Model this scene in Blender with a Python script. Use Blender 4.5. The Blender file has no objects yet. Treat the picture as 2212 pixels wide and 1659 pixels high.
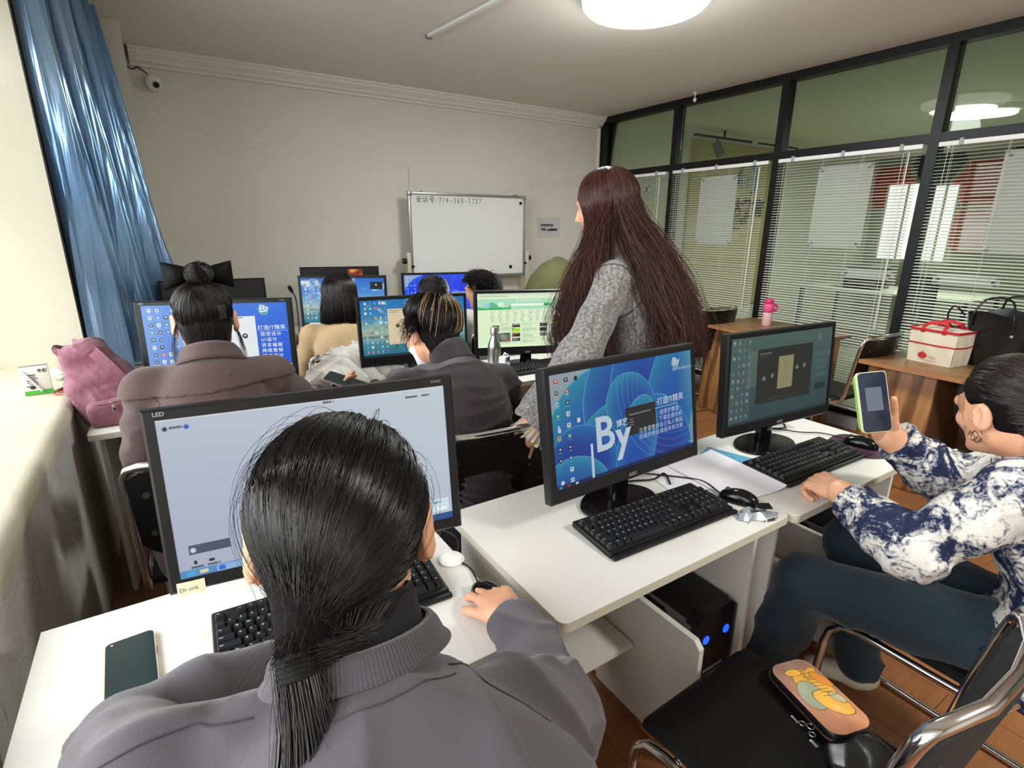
import bpy, bmesh, math, random
import numpy as np
from mathutils import Vector, Matrix, Euler
random.seed(7); RNG = np.random.default_rng(7)
S = bpy.context.scene
COL = S.collection
PI = math.pi
# ---------------------------------------------------------------- camera
cam_data = bpy.data.cameras.new('camera')
cam_data.lens = 18.70; cam_data.sensor_width = 36.0; cam_data.sensor_fit = 'HORIZONTAL'
cam_data.clip_start = 0.02; cam_data.clip_end = 60
cam = bpy.data.objects.new('camera', cam_data); COL.objects.link(cam)
_R = Matrix(((0.84097018, 0.14802338, -0.52044042), (-0.54105833, 0.23894988, -0.80632428), (0.00500433, 0.9596833, 0.28103901)))
cam.matrix_world = Matrix.Translation((0, 0, 1.5)) @ _R.to_4x4()
S.camera = cam
# ---------------------------------------------------------------- view and light
S.view_settings.view_transform = 'Standard'
S.view_settings.look = 'None'
S.view_settings.exposure = 0.0
S.view_settings.gamma = 1.0
S.view_settings.use_curve_mapping = False
S.cycles.use_denoising = True
S.cycles.max_bounces = 7
S.cycles.diffuse_bounces = 4
S.cycles.glossy_bounces = 3
S.cycles.transmission_bounces = 4
S.cycles.transparent_max_bounces = 12
S.cycles.caustics_reflective = False
S.cycles.caustics_refractive = False
S.cycles.sample_clamp_indirect = 6.0
world = bpy.data.worlds.new('sky'); S.world = world; world.use_nodes = True
wb = world.node_tree.nodes['Background']
wb.inputs['Color'].default_value = (0.86, 0.93, 1.0, 1); wb.inputs['Strength'].default_value = 1.2

def area(name, loc, size, power, color, rot, shape='RECTANGLE', spread=PI):
    l = bpy.data.lights.new(name, 'AREA'); l.shape = shape
    l.size = size[0]; l.size_y = size[1]; l.energy = power; l.color = color; l.spread = spread
    o = bpy.data.objects.new(name, l); COL.objects.link(o); o.location = loc; o.rotation_euler = rot
    return o
# daylight through the long window in the left wall
area('window_daylight', (-3.0, 0.9, 2.6), (3.2, 8.0), 640, (0.97, 0.985, 1.0), (0, math.radians(-68), 0))
# ceiling lamps of this room and of the room behind the glass
area('ceiling_lamp_light', (2.35, 2.36, 2.59), (0.5, 0.5), 42, (0.93, 1.0, 0.97), (0, 0, 0), 'DISK')
area('rear_lamp_light', (2.0, -1.0, 2.59), (0.5, 0.5), 62, (1.0, 0.99, 0.95), (0, 0, 0), 'DISK')
area('lobby_lamp_light', (7.2, 2.45, 2.52), (0.6, 0.6), 75, (0.95, 1.0, 0.93), (0, 0, 0), 'DISK')
def bulb(name, loc, power, color, r=.16):
    l = bpy.data.lights.new(name, 'POINT'); l.energy = power; l.color = color; l.shadow_soft_size = r
    o = bpy.data.objects.new(name, l); COL.objects.link(o); o.location = loc
bulb('ceiling_lamp_glow', (2.35, 2.36, 2.42), 16, (0.95, 1.0, 0.97)); bulb('rear_lamp_glow', (2.0, -1.0, 2.42), 22, (1.0, .98, .94))
# ---------------------------------------------------------------- materials
def lin(c):
    return tuple((v / 12.92 if v <= 0.04045 else ((v + 0.055) / 1.055) ** 2.4) for v in c)
def rgb(h):
    return lin(tuple(int(h[i:i + 2], 16) / 255 for i in (0, 2, 4)))
MATS = {}
class NT:
    def __init__(self, name):
        self.m = bpy.data.materials.new(name); self.m.use_nodes = True
        self.t = self.m.node_tree; self.b = self.t.nodes['Principled BSDF']
    def n(self, typ, **kw):
        nd = self.t.nodes.new(typ)
        for k, v in kw.items():
            if k.startswith('i_'):
                key = k[2:].replace('_', ' ')
                nd.inputs[key].default_value = v
            else: setattr(nd, k, v)
        return nd
    def l(self, a, b): self.t.links.new(a, b)
    def coords(self, scale=(1, 1, 1), kind='Object', rot=(0, 0, 0)):
        tc = self.n('ShaderNodeTexCoord'); mp = self.n('ShaderNodeMapping')
        mp.inputs['Scale'].default_value = scale; mp.inputs['Rotation'].default_value = rot
        self.l(tc.outputs[kind], mp.inputs['Vector']); return mp.outputs['Vector']
    def noise(self, vec, scale, detail=3, rough=.55, dist=0):
        nd = self.n('ShaderNodeTexNoise'); nd.inputs['Scale'].default_value = scale
        nd.inputs['Detail'].default_value = detail; nd.inputs['Roughness'].default_value = rough
        nd.inputs['Distortion'].default_value = dist; self.l(vec, nd.inputs['Vector']); return nd.outputs['Fac']
    def ramp(self, fac, stops, interp='LINEAR'):
        r = self.n('ShaderNodeValToRGB'); r.color_ramp.interpolation = interp
        e = r.color_ramp.elements
        while len(e) < len(stops): e.new(0.5)
        for el, (p, c) in zip(e, stops): el.position = p; el.color = (*c[:3], 1)
        self.l(fac, r.inputs['Fac']); return r.outputs['Color']
    def bump(self, h, strength=.3, dist=.002):
        b = self.n('ShaderNodeBump'); b.inputs['Strength'].default_value = strength; b.inputs['Distance'].default_value = dist
        self.l(h, b.inputs['Height']); self.l(b.outputs['Normal'], self.b.inputs['Normal'])
def mat(name, col, rough=.5, metal=0., spec=.32, noise=None, bump=None, coat=0, emit=None, estr=1, sheen=0, sss=0, alpha=1, aniso=0):
    """col: hex or (hexA, hexB) mixed by a noise of scale noise"""
    if name in MATS: return MATS[name]
    q = NT(name); b = q.b
    c0 = rgb(col) if isinstance(col, str) else rgb(col[0])
    b.inputs['Base Color'].default_value = (*c0, 1)
    b.inputs['Roughness'].default_value = rough; b.inputs['Metallic'].default_value = metal
    b.inputs['Specular IOR Level'].default_value = spec
    b.inputs['Coat Weight'].default_value = coat
    if sheen: b.inputs['Sheen Weight'].default_value = sheen; b.inputs['Sheen Roughness'].default_value = .4
    if sss:
        b.inputs['Subsurface Weight'].default_value = sss; b.inputs['Subsurface Radius'].default_value = (.01, .004, .002)
    if alpha < 1: b.inputs['Alpha'].default_value = alpha
    if aniso: b.inputs['Anisotropic'].default_value = aniso
    if emit: b.inputs['Emission Color'].default_value = (*rgb(emit), 1); b.inputs['Emission Strength'].default_value = estr
    vec = q.coords() if (noise or bump) else None
    if noise and not isinstance(col, str):
        f = q.noise(vec, noise if not isinstance(noise, tuple) else noise[0], 4)
        lo, hi = (.35, .65) if not isinstance(noise, tuple) else (noise[1], noise[2])
        q.l(q.ramp(f, [(lo, rgb(col[0])), (hi, rgb(col[1]))]), b.inputs['Base Color'])
    if bump: q.bump(q.noise(vec, bump[0], 4), bump[1], bump[2] if len(bump) > 2 else .002)
    MATS[name] = q.m; return q.m
def emis(name, col, strength=1.0):
    if name in MATS: return MATS[name]
    m = bpy.data.materials.new(name); m.use_nodes = True; t = m.node_tree; t.nodes.clear()
    e = t.nodes.new('ShaderNodeEmission'); o = t.nodes.new('ShaderNodeOutputMaterial')
    e.inputs['Color'].default_value = (*rgb(col), 1); e.inputs['Strength'].default_value = strength
    t.links.new(e.outputs[0], o.inputs['Surface']); MATS[name] = m; return m
# ---------------------------------------------------------------- mesh builder
class MB:
    def __init__(s): s.v = []; s.f = []; s.m = []; s.cur = 0
    def add(s, vs, fs, M=None, mi=None):
        o = len(s.v)
        if M is not None: vs = [tuple(M @ Vector(v)) for v in vs]
        s.v += [tuple(v) for v in vs]; s.f += [tuple(i + o for i in f) for f in fs]
        s.m += [s.cur if mi is None else mi] * len(fs); return s
    def box(s, c, d, M=None, mi=None, rz=0, rot=None):
        x, y, z = d[0] / 2, d[1] / 2, d[2] / 2
        vs = [(-x, -y, -z), (x, -y, -z), (x, y, -z), (-x, y, -z), (-x, -y, z), (x, -y, z), (x, y, z), (-x, y, z)]
        T = Matrix.Translation(c) @ (Euler(rot) if rot else Euler((0, 0, rz))).to_matrix().to_4x4()
        if M is not None: T = M @ T
        return s.add(vs, [(0, 3, 2, 1), (4, 5, 6, 7), (0, 1, 5, 4), (1, 2, 6, 5), (2, 3, 7, 6), (3, 0, 4, 7)], T, mi)
    def rbox(s, c, d, r=.003, seg=2, M=None, mi=None, rz=0, rot=None):
        bm = bmesh.new(); bmesh.ops.create_cube(bm, size=1)
        for v in bm.verts: v.co = Vector((v.co.x * d[0], v.co.y * d[1], v.co.z * d[2]))
        bmesh.ops.bevel(bm, geom=bm.edges[:], offset=min(r, min(d) * .49), segments=seg, affect='EDGES', profile=.5)
        bm.verts.index_update()
        T = Matrix.Translation(c) @ (Euler(rot) if rot else Euler((0, 0, rz))).to_matrix().to_4x4()
        if M is not None: T = M @ T
        s.add([tuple(v.co) for v in bm.verts], [tuple(v.index for v in f.verts) for f in bm.faces], T, mi)
        bm.free(); return s
    def prism(s, poly, z0, z1, M=None, mi=None, axis='z'):
        n = len(poly)
        if axis == 'z': vs = [(x, y, z0) for x, y in poly] + [(x, y, z1) for x, y in poly]
        elif axis == 'y': vs = [(x, z0, y) for x, y in poly] + [(x, z1, y) for x, y in poly]
        else: vs = [(z0, x, y) for x, y in poly] + [(z1, x, y) for x, y in poly]
        fs = [tuple(range(n - 1, -1, -1)), tuple(range(n, 2 * n))] + [(i, (i + 1) % n, n + (i + 1) % n, n + i) for i in range(n)]
        return s.add(vs, fs, M, mi)
    def tube(s, path, r, seg=10, M=None, mi=None, closed=False, cap=True, sq=(1, 1)):
        P = [Vector(p) for p in path]; n = len(P)
        rs = r if isinstance(r, (list, tuple)) else [r] * n
        vs = []; fs = []; up = None
        for i in range(n):
            a = P[(i - 1) % n] if (closed or i > 0) else P[i]; b = P[(i + 1) % n] if (closed or i < n - 1) else P[i]
            t = (b - a).normalized()
            if up is None: up = t.orthogonal().normalized()
            up = (up - t * up.dot(t)).normalized() if (up - t * up.dot(t)).length > 1e-6 else t.orthogonal().normalized()
            w = t.cross(up)
            for k in range(seg):
                an = 2 * PI * k / seg
                vs.append(P[i] + (up * math.cos(an) * sq[0] + w * math.sin(an) * sq[1]) * rs[i])
        for i in range(n if closed else n - 1):
            j = (i + 1) % n
            for k in range(seg):
                k2 = (k + 1) % seg
                fs.append((i * seg + k, i * seg + k2, j * seg + k2, j * seg + k))
        if cap and not closed:
            fs.append(tuple(range(seg - 1, -1, -1))); fs.append(tuple((n - 1) * seg + k for k in range(seg)))
        return s.add(vs, fs, M, mi)
    def cyl(s, a, b, r, seg=16, M=None, mi=None, r2=None): return s.tube([a, b], [r, r if r2 is None else r2], seg, M, mi)
    def lathe(s, prof, seg=28, M=None, mi=None, arc=2 * PI):
        vs = []; fs = []; n = len(prof)
        for k in range(seg):
            an = 2 * PI * k / seg
            for r, z in prof: vs.append((r * math.cos(an), r * math.sin(an), z))
        for k in range(seg):
            k2 = (k + 1) % seg
            for i in range(n - 1):
                fs.append((k * n + i, k2 * n + i, k2 * n + i + 1, k * n + i + 1))
        if prof[0][0] > 1e-5: fs.append(tuple(k * n for k in range(seg - 1, -1, -1)))
        if prof[-1][0] > 1e-5: fs.append(tuple(k * n + n - 1 for k in range(seg)))
        return s.add(vs, fs, M, mi)
    def grid(s, fn, nu, nv, M=None, mi=None):
        vs = [fn(i / nu, j / nv) for j in range(nv + 1) for i in range(nu + 1)]
        fs = [(j * (nu + 1) + i, j * (nu + 1) + i + 1, (j + 1) * (nu + 1) + i + 1, (j + 1) * (nu + 1) + i) for j in range(nv) for i in range(nu)]
        return s.add(vs, fs, M, mi)
    def quad(s, a, b, c, d, M=None, mi=None): return s.add([a, b, c, d], [(0, 1, 2, 3)], M, mi)
def mesh_of(mb, name, mats, smooth=30):
    me = bpy.data.meshes.new(name); me.from_pydata(mb.v, [], mb.f)
    for m in mats: me.materials.append(m)
    if len(mats) > 1: me.polygons.foreach_set('material_index', mb.m)
    me.update()
    if smooth:
        me.shade_smooth()
        if smooth < 180: me.set_sharp_from_angle(angle=math.radians(smooth))
    return me
def obj(name, mb, mats, parent=None, loc=None, rz=None, smooth=30, M=None):
    if not isinstance(mats, (list, tuple)): mats = [mats]
    me = mb if isinstance(mb, bpy.types.Mesh) else mesh_of(mb, name, mats, smooth)
    o = bpy.data.objects.new(name, me); COL.objects.link(o)
    if parent: o.parent = parent
    if loc is not None: o.location = loc
    if rz is not None: o.rotation_euler = (0, 0, rz)
    if M is not None: o.matrix_local = M
    return o
def thing(name, label, cat, loc=(0, 0, 0), rz=0, group=None, rot=None):
    o = bpy.data.objects.new(name, None); COL.objects.link(o); o.empty_display_size = .05
    o.location = loc; o.rotation_euler = rot if rot else (0, 0, rz)
    o['label'] = label; o['category'] = cat
    if group: o['group'] = group
    return o
def tag(o, label, cat, group=None):
    o['label'] = label; o['category'] = cat
    if group: o['group'] = group
    return o
def struct(o): o['kind'] = 'structure'; return o
KIDS = {}
def dup(root, loc, rz, label, group=None, rot=None):
    def cp(o, par):
        c = o.copy(); COL.objects.link(c)
        if par is not None: c.parent = par
        for ch in list(o.children): cp(ch, c)
        return c
    r = cp(root, None); r.location = loc; r.rotation_euler = rot if rot else (0, 0, rz); r['label'] = label
    if group: r['group'] = group
    return r
# text converted to mesh (characters standing on a surface)
_txt = []
def text_mesh(body, size, bold=0.0, align='LEFT', space=1.0, extrude=0.0):
    cu = bpy.data.curves.new('t', 'FONT'); cu.body = body; cu.size = size; cu.offset = bold; cu.align_x = align
    cu.space_character = space; cu.resolution_u = 3; cu.extrude = extrude
    o = bpy.data.objects.new('t', cu); COL.objects.link(o)
    bpy.context.view_layer.update()
    dg = bpy.context.evaluated_depsgraph_get(); me = o.evaluated_get(dg).to_mesh()
    vs = [tuple(v.co) for v in me.vertices]; fs = [tuple(p.vertices) for p in me.polygons]
    o.evaluated_get(dg).to_mesh_clear(); bpy.data.objects.remove(o); bpy.data.curves.remove(cu)
    return vs, fs
_tc = {}
def text(mb, body, size, M, mi=0, bold=0.0, align='LEFT', space=1.0):
    key = (body, size, bold, align, space)
    if key not in _tc: _tc[key] = text_mesh(*key)
    vs, fs = _tc[key]; return mb.add(vs, fs, M, mi)
def arc(c, r, a0, a1, n, plane='xz'):
    out = []
    for i in range(n + 1):
        a = math.radians(a0 + (a1 - a0) * i / n); u, w = r * math.cos(a), r * math.sin(a)
        out.append((c[0] + u, c[1], c[2] + w) if plane == 'xz' else ((c[0] + u, c[1] + w, c[2]) if plane == 'xy' else (c[0], c[1] + u, c[2] + w)))
    return out
def rpoly(w, h, r, n=5, cx=0, cy=0):
    out = []
    for sx, sy, a0 in ((1, 1, 0), (-1, 1, 90), (-1, -1, 180), (1, -1, 270)):
        for i in range(n + 1):
            a = math.radians(a0 + 90 * i / n)
            out.append((cx + sx * (w / 2 - r) + r * math.cos(a), cy + sy * (h / 2 - r) + r * math.sin(a)))
    return out
def smooth_path(pts, sub=6, closed=False):
    P = [Vector(p) for p in pts]; n = len(P); out = []
    for i in range(n if closed else n - 1):
        p0 = P[(i - 1) % n] if (closed or i > 0) else P[i]; p1 = P[i]; p2 = P[(i + 1) % n]; p3 = P[(i + 2) % n] if (closed or i < n - 2) else p2
        for k in range(sub):
            t = k / sub
            out.append(0.5 * ((2 * p1) + (-p0 + p2) * t + (2 * p0 - 5 * p1 + 4 * p2 - p3) * t * t + (-p0 + 3 * p1 - 3 * p2 + p3) * t ** 3))
    if not closed: out.append(P[-1])
    return [tuple(p) for p in out]
# ================================================================ the room
XL, XR, YB, YF, H = -0.38, 4.40, 4.99, -3.0, 2.69      # left wall, glass partition, whiteboard wall, wall behind the camera, ceiling
def wall_paint(name, ca, cb, b=.25, sc=1.2):
    q = NT(name); v = q.coords()
    q.l(q.ramp(q.noise(v, sc, 5, .6), [(.3, rgb(ca)), (.7, rgb(cb))]), q.b.inputs['Base Color'])
    q.b.inputs['Roughness'].default_value = .75; q.b.inputs['Specular IOR Level'].default_value = .25
    q.bump(q.noise(v, 35, 4), b, .003); return q.m
m_wall = wall_paint('wall_paint', 'd9d4ca', 'dedad0')
m_ceil = wall_paint('ceiling_paint', 'e2ddd3', 'e7e2d9', .15)
m_sill = wall_paint('sill_plaster', 'c6c1aa', 'cdc9b4', .3, 2)
def plaster_mat():
    q = NT('old_plaster'); v = q.coords()
    n1 = q.noise(v, 2.2, 6, .65); n2 = q.noise(v, 9, 6, .7, 1.5)
    base = q.ramp(n1, [(.35, rgb('b3b0aa')), (.6, rgb('c6c3bd'))])
    stain = q.ramp(n2, [(.60, (0, 0, 0)), (.72, (1, 1, 1))])
    mx = q.n('ShaderNodeMix', data_type='RGBA'); q.l(stain, mx.inputs[0]); q.l(base, mx.inputs[6]); mx.inputs[7].default_value = (*rgb('a29e98'), 1)
    q.l(mx.outputs[2], q.b.inputs['Base Color']); q.b.inputs['Roughness'].default_value = .8
    q.bump(n2, .8, .012); return q.m
m_plaster = plaster_mat()
def floor_mat():
    q = NT('laminate_floor'); v = q.coords(rot=(0, 0, math.radians(90)))
    br = q.n('ShaderNodeTexBrick'); br.offset = .5; br.inputs['Scale'].default_value = 1.0
    br.inputs['Brick Width'].default_value = .80; br.inputs['Row Height'].default_value = .155
    br.inputs['Mortar Size'].default_value = .0016; br.inputs['Mortar Smooth'].default_value = .3
    br.inputs['Color1'].default_value = (*rgb('95633f'), 1); br.inputs['Color2'].default_value = (*rgb('8a5936'), 1); br.inputs['Mortar'].default_value = (*rgb('54331c'), 1)
    q.l(v, br.inputs['Vector'])
    v2 = q.coords((1.2, 14, 1), rot=(0, 0, math.radians(90)))
    g = q.ramp(q.noise(v2, 3, 6, .6, .6), [(.3, (.72, .72, .72)), (.7, (1.1, 1.1, 1.1))])
    mx = q.n('ShaderNodeMix', data_type='RGBA', blend_type='MULTIPLY'); mx.inputs[0].default_value = .8
    q.l(br.outputs['Color'], mx.inputs[6]); q.l(g, mx.inputs[7]); q.l(mx.outputs[2], q.b.inputs['Base Color'])
    q.b.inputs['Roughness'].default_value = .38; q.bump(br.outputs['Fac'], -.3, .001); return q.m
m_floor = floor_mat()
m_black_al = mat('black_aluminium', '0f1011', .45, 0, .3)
m_white_pl = mat('white_plastic', 'e9e9e6', .4)
m_black_pl = mat('black_plastic', '131314', .38)
m_gray_pl = mat('grey_plastic', '6b6d70', .4)
m_chrome = mat('chrome', 'd8d8d8', .12, 1.0)
m_wire = mat('black_cable', '0e0e0e', .45)
struct(obj('floor', MB().box((1.7, 1.2, -.05), (5.6, 8.7, .1)), m_floor))
struct(obj('floor', MB().box((8.0, 1.2, -.05), (7.0, 8.7, .1)), mat('lobby_tile', 'b5b6ac', .3)))
struct(obj('ceiling', MB().box((5.0, 1.2, H + .05), (13, 8.7, .1)), m_ceil))
struct(obj('wall_back', MB().box((5.0, YB + .06, H / 2), (13, .12, H)), m_wall))
struct(obj('wall_front', MB().box((5.0, YF - .06, H / 2), (13, .12, H)), m_wall))
struct(obj('wall_right', MB().box((11.0, 1.0, H / 2), (.12, 8.2, H)), wall_paint('lobby_paint', '9fa392', 'a6aa99')))
# left wall: low plaster wall below the window, deep sill, reveal beyond it, pier in the corner
wl = MB()
wl.add(*(lambda n=60: ([(XL + .018 * (math.exp(-((z - .62) / .12) ** 2)) * 0 + .006 * math.sin(7 * y + 3 * z), y, z) for z in (0, .2, .4, .6, .74, .80) for y in np.linspace(YF, 3.32, n)],
    [(j * n + i, j * n + i + 1, (j + 1) * n + i + 1, (j + 1) * n + i) for j in range(5) for i in range(n - 1)]))())
struct(obj('wall_left', wl, m_plaster, smooth=180))
sl = MB(); n = 90; prof = [(0.000, -.09), (.006, -.055), (.010, -.03), (.004, -.01), (-.012, 0.0), (-.03, .004), (-.55, .006)]
vs = []
for i in range(n):
    y = YF + (3.32 - YF) * i / (n - 1); w = .0025 * math.sin(5.1 * y) + .0012 * math.sin(17 * y + 1) + .0006 * math.sin(41 * y)
    for a, b in prof: vs.append((XL + a + w * (1 if a > -.1 else 0), y, .85 + b + w * .5))
k = len(prof)
sl.add(vs, [(i * k + j, (i + 1) * k + j, (i + 1) * k + j + 1, i * k + j + 1) for i in range(n - 1) for j in range(k - 1)])
struct(obj('trim_1', sl, m_sill, smooth=180))
wu = MB()
wu.box((-.675, 3.86, H / 2), (.59, 1.08, H))            # wall beyond the window; its near face is the window reveal
wu.box((-.675, .15, 2.57), (.59, 6.34, .24))            # lintel above the window
wu.box((-.675, -2.62, 1.65), (.59, .76, 1.62))
struct(obj('wall_far_left', wu, m_sill if False else wall_paint('reveal_paint', 'c3beab', 'c9c4b2', .2, 2)))
struct(obj('wall_corner_left', MB().box((-.20, 4.695, H / 2), (.40, .59, H)), m_wall))
wf = MB()
for y in (-2.2, -.85, .5, 1.85, 3.26): wf.box((-.93, y, 1.66), (.05, .06, 1.6))
for z in (.88, 1.95, 2.43): wf.box((-.93, .53, z), (.05, 5.5, .06))
struct(obj('window_1', wf, m_white_pl))
# stepped plaster cornice on the whiteboard wall and its return
co = MB(); pr = [(0, 0), (-.105, 0), (-.105, -.016), (-.088, -.022), (-.088, -.036), (-.05, -.066), (-.05, -.078), (-.022, -.092), (-.022, -.108), (0, -.112)]
co.add([(0.02, YB + a, H + b) for a, b in pr] + [(XR, YB + a, H + b) for a, b in pr], [(i, i + 1, len(pr) + i + 1, len(pr) + i) for i in range(len(pr) - 1)])
struct(obj('trim_2', co, mat('cornice_white', 'e4e1d9', .6), smooth=20))
# fine cracks and seams on the whiteboard wall
cr = MB()
crk = [(2.06, 2.05), (2.055, 1.98), (2.062, 1.93), (2.05, 1.86), (2.058, 1.815)]
for (x0, z0), (x1, z1) in zip(crk, crk[1:]): cr.quad((x0, YB - .002, z0), (x0 + .004, YB - .002, z0), (x1 + .004, YB - .002, z1), (x1, YB - .002, z1))
struct(obj('trim_3', cr, mat('wall_crack', 'a8a296', .9)))
# ---------------------------------------------------------------- glass partition
POST = [YB - .03, 3.9, 2.8, 1.70, .60, -.5, -1.6, YF + .03]
PW = .062
fr = MB()
for y in POST: fr.box((XR + .035, y, H / 2 + .04), (.094, PW, H - .084))
fr.box((XR + .035, (YB + YF) / 2, H - .03), (.09, YB - YF, .06))
fr.box((XR + .035, (YB + YF) / 2, 2.085), (.09, YB - YF, .055))
fr.box((XR + .035, (YB + YF) / 2, .115), (.09, YB - YF, .05))
struct(obj('window_2', fr, m_black_al))
struct(obj('trim_4', MB().box((XR + .03, (YB + YF) / 2, .045), (.16, YB - YF, .09)), mat('kerb_white', 'b9bcc2', .6)))
struct(obj('trim_5', MB().box((XR - .03, YB - .012, 1.35), (.02, .02, 2.6)), m_white_pl))
def glass_mat():
    m = bpy.data.materials.new('partition_glass'); m.use_nodes = True; t = m.node_tree; t.nodes.clear()
    tr = t.nodes.new('ShaderNodeBsdfTransparent'); tr.inputs['Color'].default_value = (.82, .87, .78, 1)
    gl = t.nodes.new('ShaderNodeBsdfGlossy'); gl.inputs['Roughness'].default_value = .02; gl.inputs['Color'].default_value = (.9, .95, .9, 1)
    fz = t.nodes.new('ShaderNodeFresnel'); fz.inputs['IOR'].default_value = 1.35
    mx = t.nodes.new('ShaderNodeMixShader'); o = t.nodes.new('ShaderNodeOutputMaterial')
    t.links.new(fz.outputs[0], mx.inputs[0]); t.links.new(tr.outputs[0], mx.inputs[1]); t.links.new(gl.outputs[0], mx.inputs[2]); t.links.new(mx.outputs[0], o.inputs['Surface'])
    return m
m_glass = glass_mat()
gp = MB()
for a, b in zip(POST, POST[1:]):
    y0, y1 = a - PW / 2, b + PW / 2
    for z0, z1 in ((.14, 2.058), (2.112, 2.63)): gp.box((XR + .055, (y0 + y1) / 2, (z0 + z1) / 2), (.006, y0 - y1, z1 - z0))
struct(obj('window_3', gp, m_glass))
# notices taped to the far side of the glass
m_paper = mat('white_paper', 'f0f0ec', .8)
_t = m_paper.node_tree; _tl = _t.nodes.new('ShaderNodeBsdfTranslucent'); _tl.inputs['Color'].default_value = (.9, .9, .86, 1); _mx = _t.nodes.new('ShaderNodeMixShader'); _mx.inputs[0].default_value = .5
_t.links.new(_t.nodes['Principled BSDF'].outputs[0], _mx.inputs[1]); _t.links.new(_tl.outputs[0], _mx.inputs[2]); _t.links.new(_mx.outputs[0], _t.nodes['Material Output'].inputs['Surface'])
def notice(nm, y, z, w, h, label, mtl=None):
    mb = MB(); mb.grid(lambda u, v: (XR + .046 + .002 * math.sin(9 * u + 5 * v), y + (u - .5) * w, z + (v - .5) * h), 8, 8)
    q = MB()
    t = thing(nm, label, 'sign' if h > .3 else 'paper', (0, 0, 0), 0, None)
    obj('sheet', mb, mtl or m_paper, t)
    for sx in (-1, 1):
        for sy in (-1, 1): q.box((XR + .0425, y + sx * (w / 2 - .02), z + sy * (h / 2 - .02)), (.002, .05, .018), rot=(sx * sy * .7, 0, 0))
    obj('tape', q, mat('tape_grey', '8d9494', .5), t)
notice('wall_notice', 3.38, 1.665, .40, .61, 'white poster taped behind the blind nearest the long-haired standing person', None)
notice('wall_notice', 2.262, 1.668, .40, .60, 'white poster taped on the glass above the pink bottle, beside the window reflection pane', None)
notice('wall_notice', 1.13, 1.665, .40, .615, 'white poster on the glass above the black tote bag, cut by the photo edge', None)
notice('paper_strip', 1.978, 1.178, .36, .068, 'narrow white paper strip on the glass left of the thick black post', None)
notice('paper_strip', 1.378, 1.178, .36, .070, 'narrow white paper strip on the glass above the black tote bag', None)
notice('door_label', 4.27, 1.90, .067, .08, 'tiny white label on the glass in the far corner bay', None)
# ---------------------------------------------------------------- venetian blinds
m_slat = mat('blind_slat', 'd2d3cb', .45)
def blind(y0, y1, label, wand=True):
    yc = (y0 + y1) / 2; w = y0 - y1 - .03
    t = thing('venetian_blind', label, 'blind', (XR - .035, yc, 0), 0, 'venetian blinds on the glass partition')
    hb = MB(); hb.rbox((0, 0, 2.035), (.028, w, .028), .002); obj('headrail', hb, m_white_pl, t)
    for sy in (-.38, .0, .38):
        obj('bracket', MB().rbox((-.004, sy * w, 2.04), (.036, .022, .042), .002), mat('bracket_grey', '9fa2a3', .5), t)
    sm = MB(); z = 2.005; i = 0; th = math.radians(16); hw = .0125
    while z > .17:
        dz = RNG.normal(0, .0007); a = th + RNG.normal(0, .015)
        pts = []
        for u in (-1, -.5, 0, .5, 1): pts.append((u * hw * math.cos(a), .0016 * (1 - u * u) + u * hw * math.sin(a)))
        ys = (-w / 2, w / 2)
        vs = [(p, yy, z + dz + q) for yy in ys for p, q in pts]
        sm.add(vs, [(k, k + 1, 5 + k + 1, 5 + k) for k in range(4)]); z -= .0212; i += 1
    o = obj('slats', sm, m_slat, t, smooth=180)
    obj('bottom_rail', MB().rbox((0, 0, .155), (.026, w, .014), .003), m_white_pl, t)
    for sy in (-.42, -.14, .14, .42):
        lc = MB()
        for dx in (-.013, .013): lc.box((dx, sy * w, 1.09), (.0012, .0016, 1.86))
        obj('ladder_cord', lc, m_slat, t)
    obj('lift_cord', MB().tube([(-.02, w / 2 * .88 - w * .0, 2.0), (-.022, w / 2 * .88, .95)], .0016, 6), m_slat, t)
    obj('lift_cord', MB().tube([(-.02, -w / 2 * .80, 2.0), (-.022, -w / 2 * .80, .72)], .0018, 6), m_slat, t)
    if wand: obj('tilt_wand', MB().tube([(-.022, -w / 2 * .87, 2.0), (-.03, -w / 2 * .87, .80)], .0045, 8), mat('wand_cream', 'dcd8c2', .3), t)
blind(4.93, 3.93, 'venetian blind in the far corner bay beside the whiteboard wall')
blind(3.87, 2.83, 'venetian blind behind the head of the long-haired standing person')
blind(2.77, 1.73, 'venetian blind in the bay above the pink bottle')
blind(1.67, .63, 'venetian blind in the bay behind the black tote bag')
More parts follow.
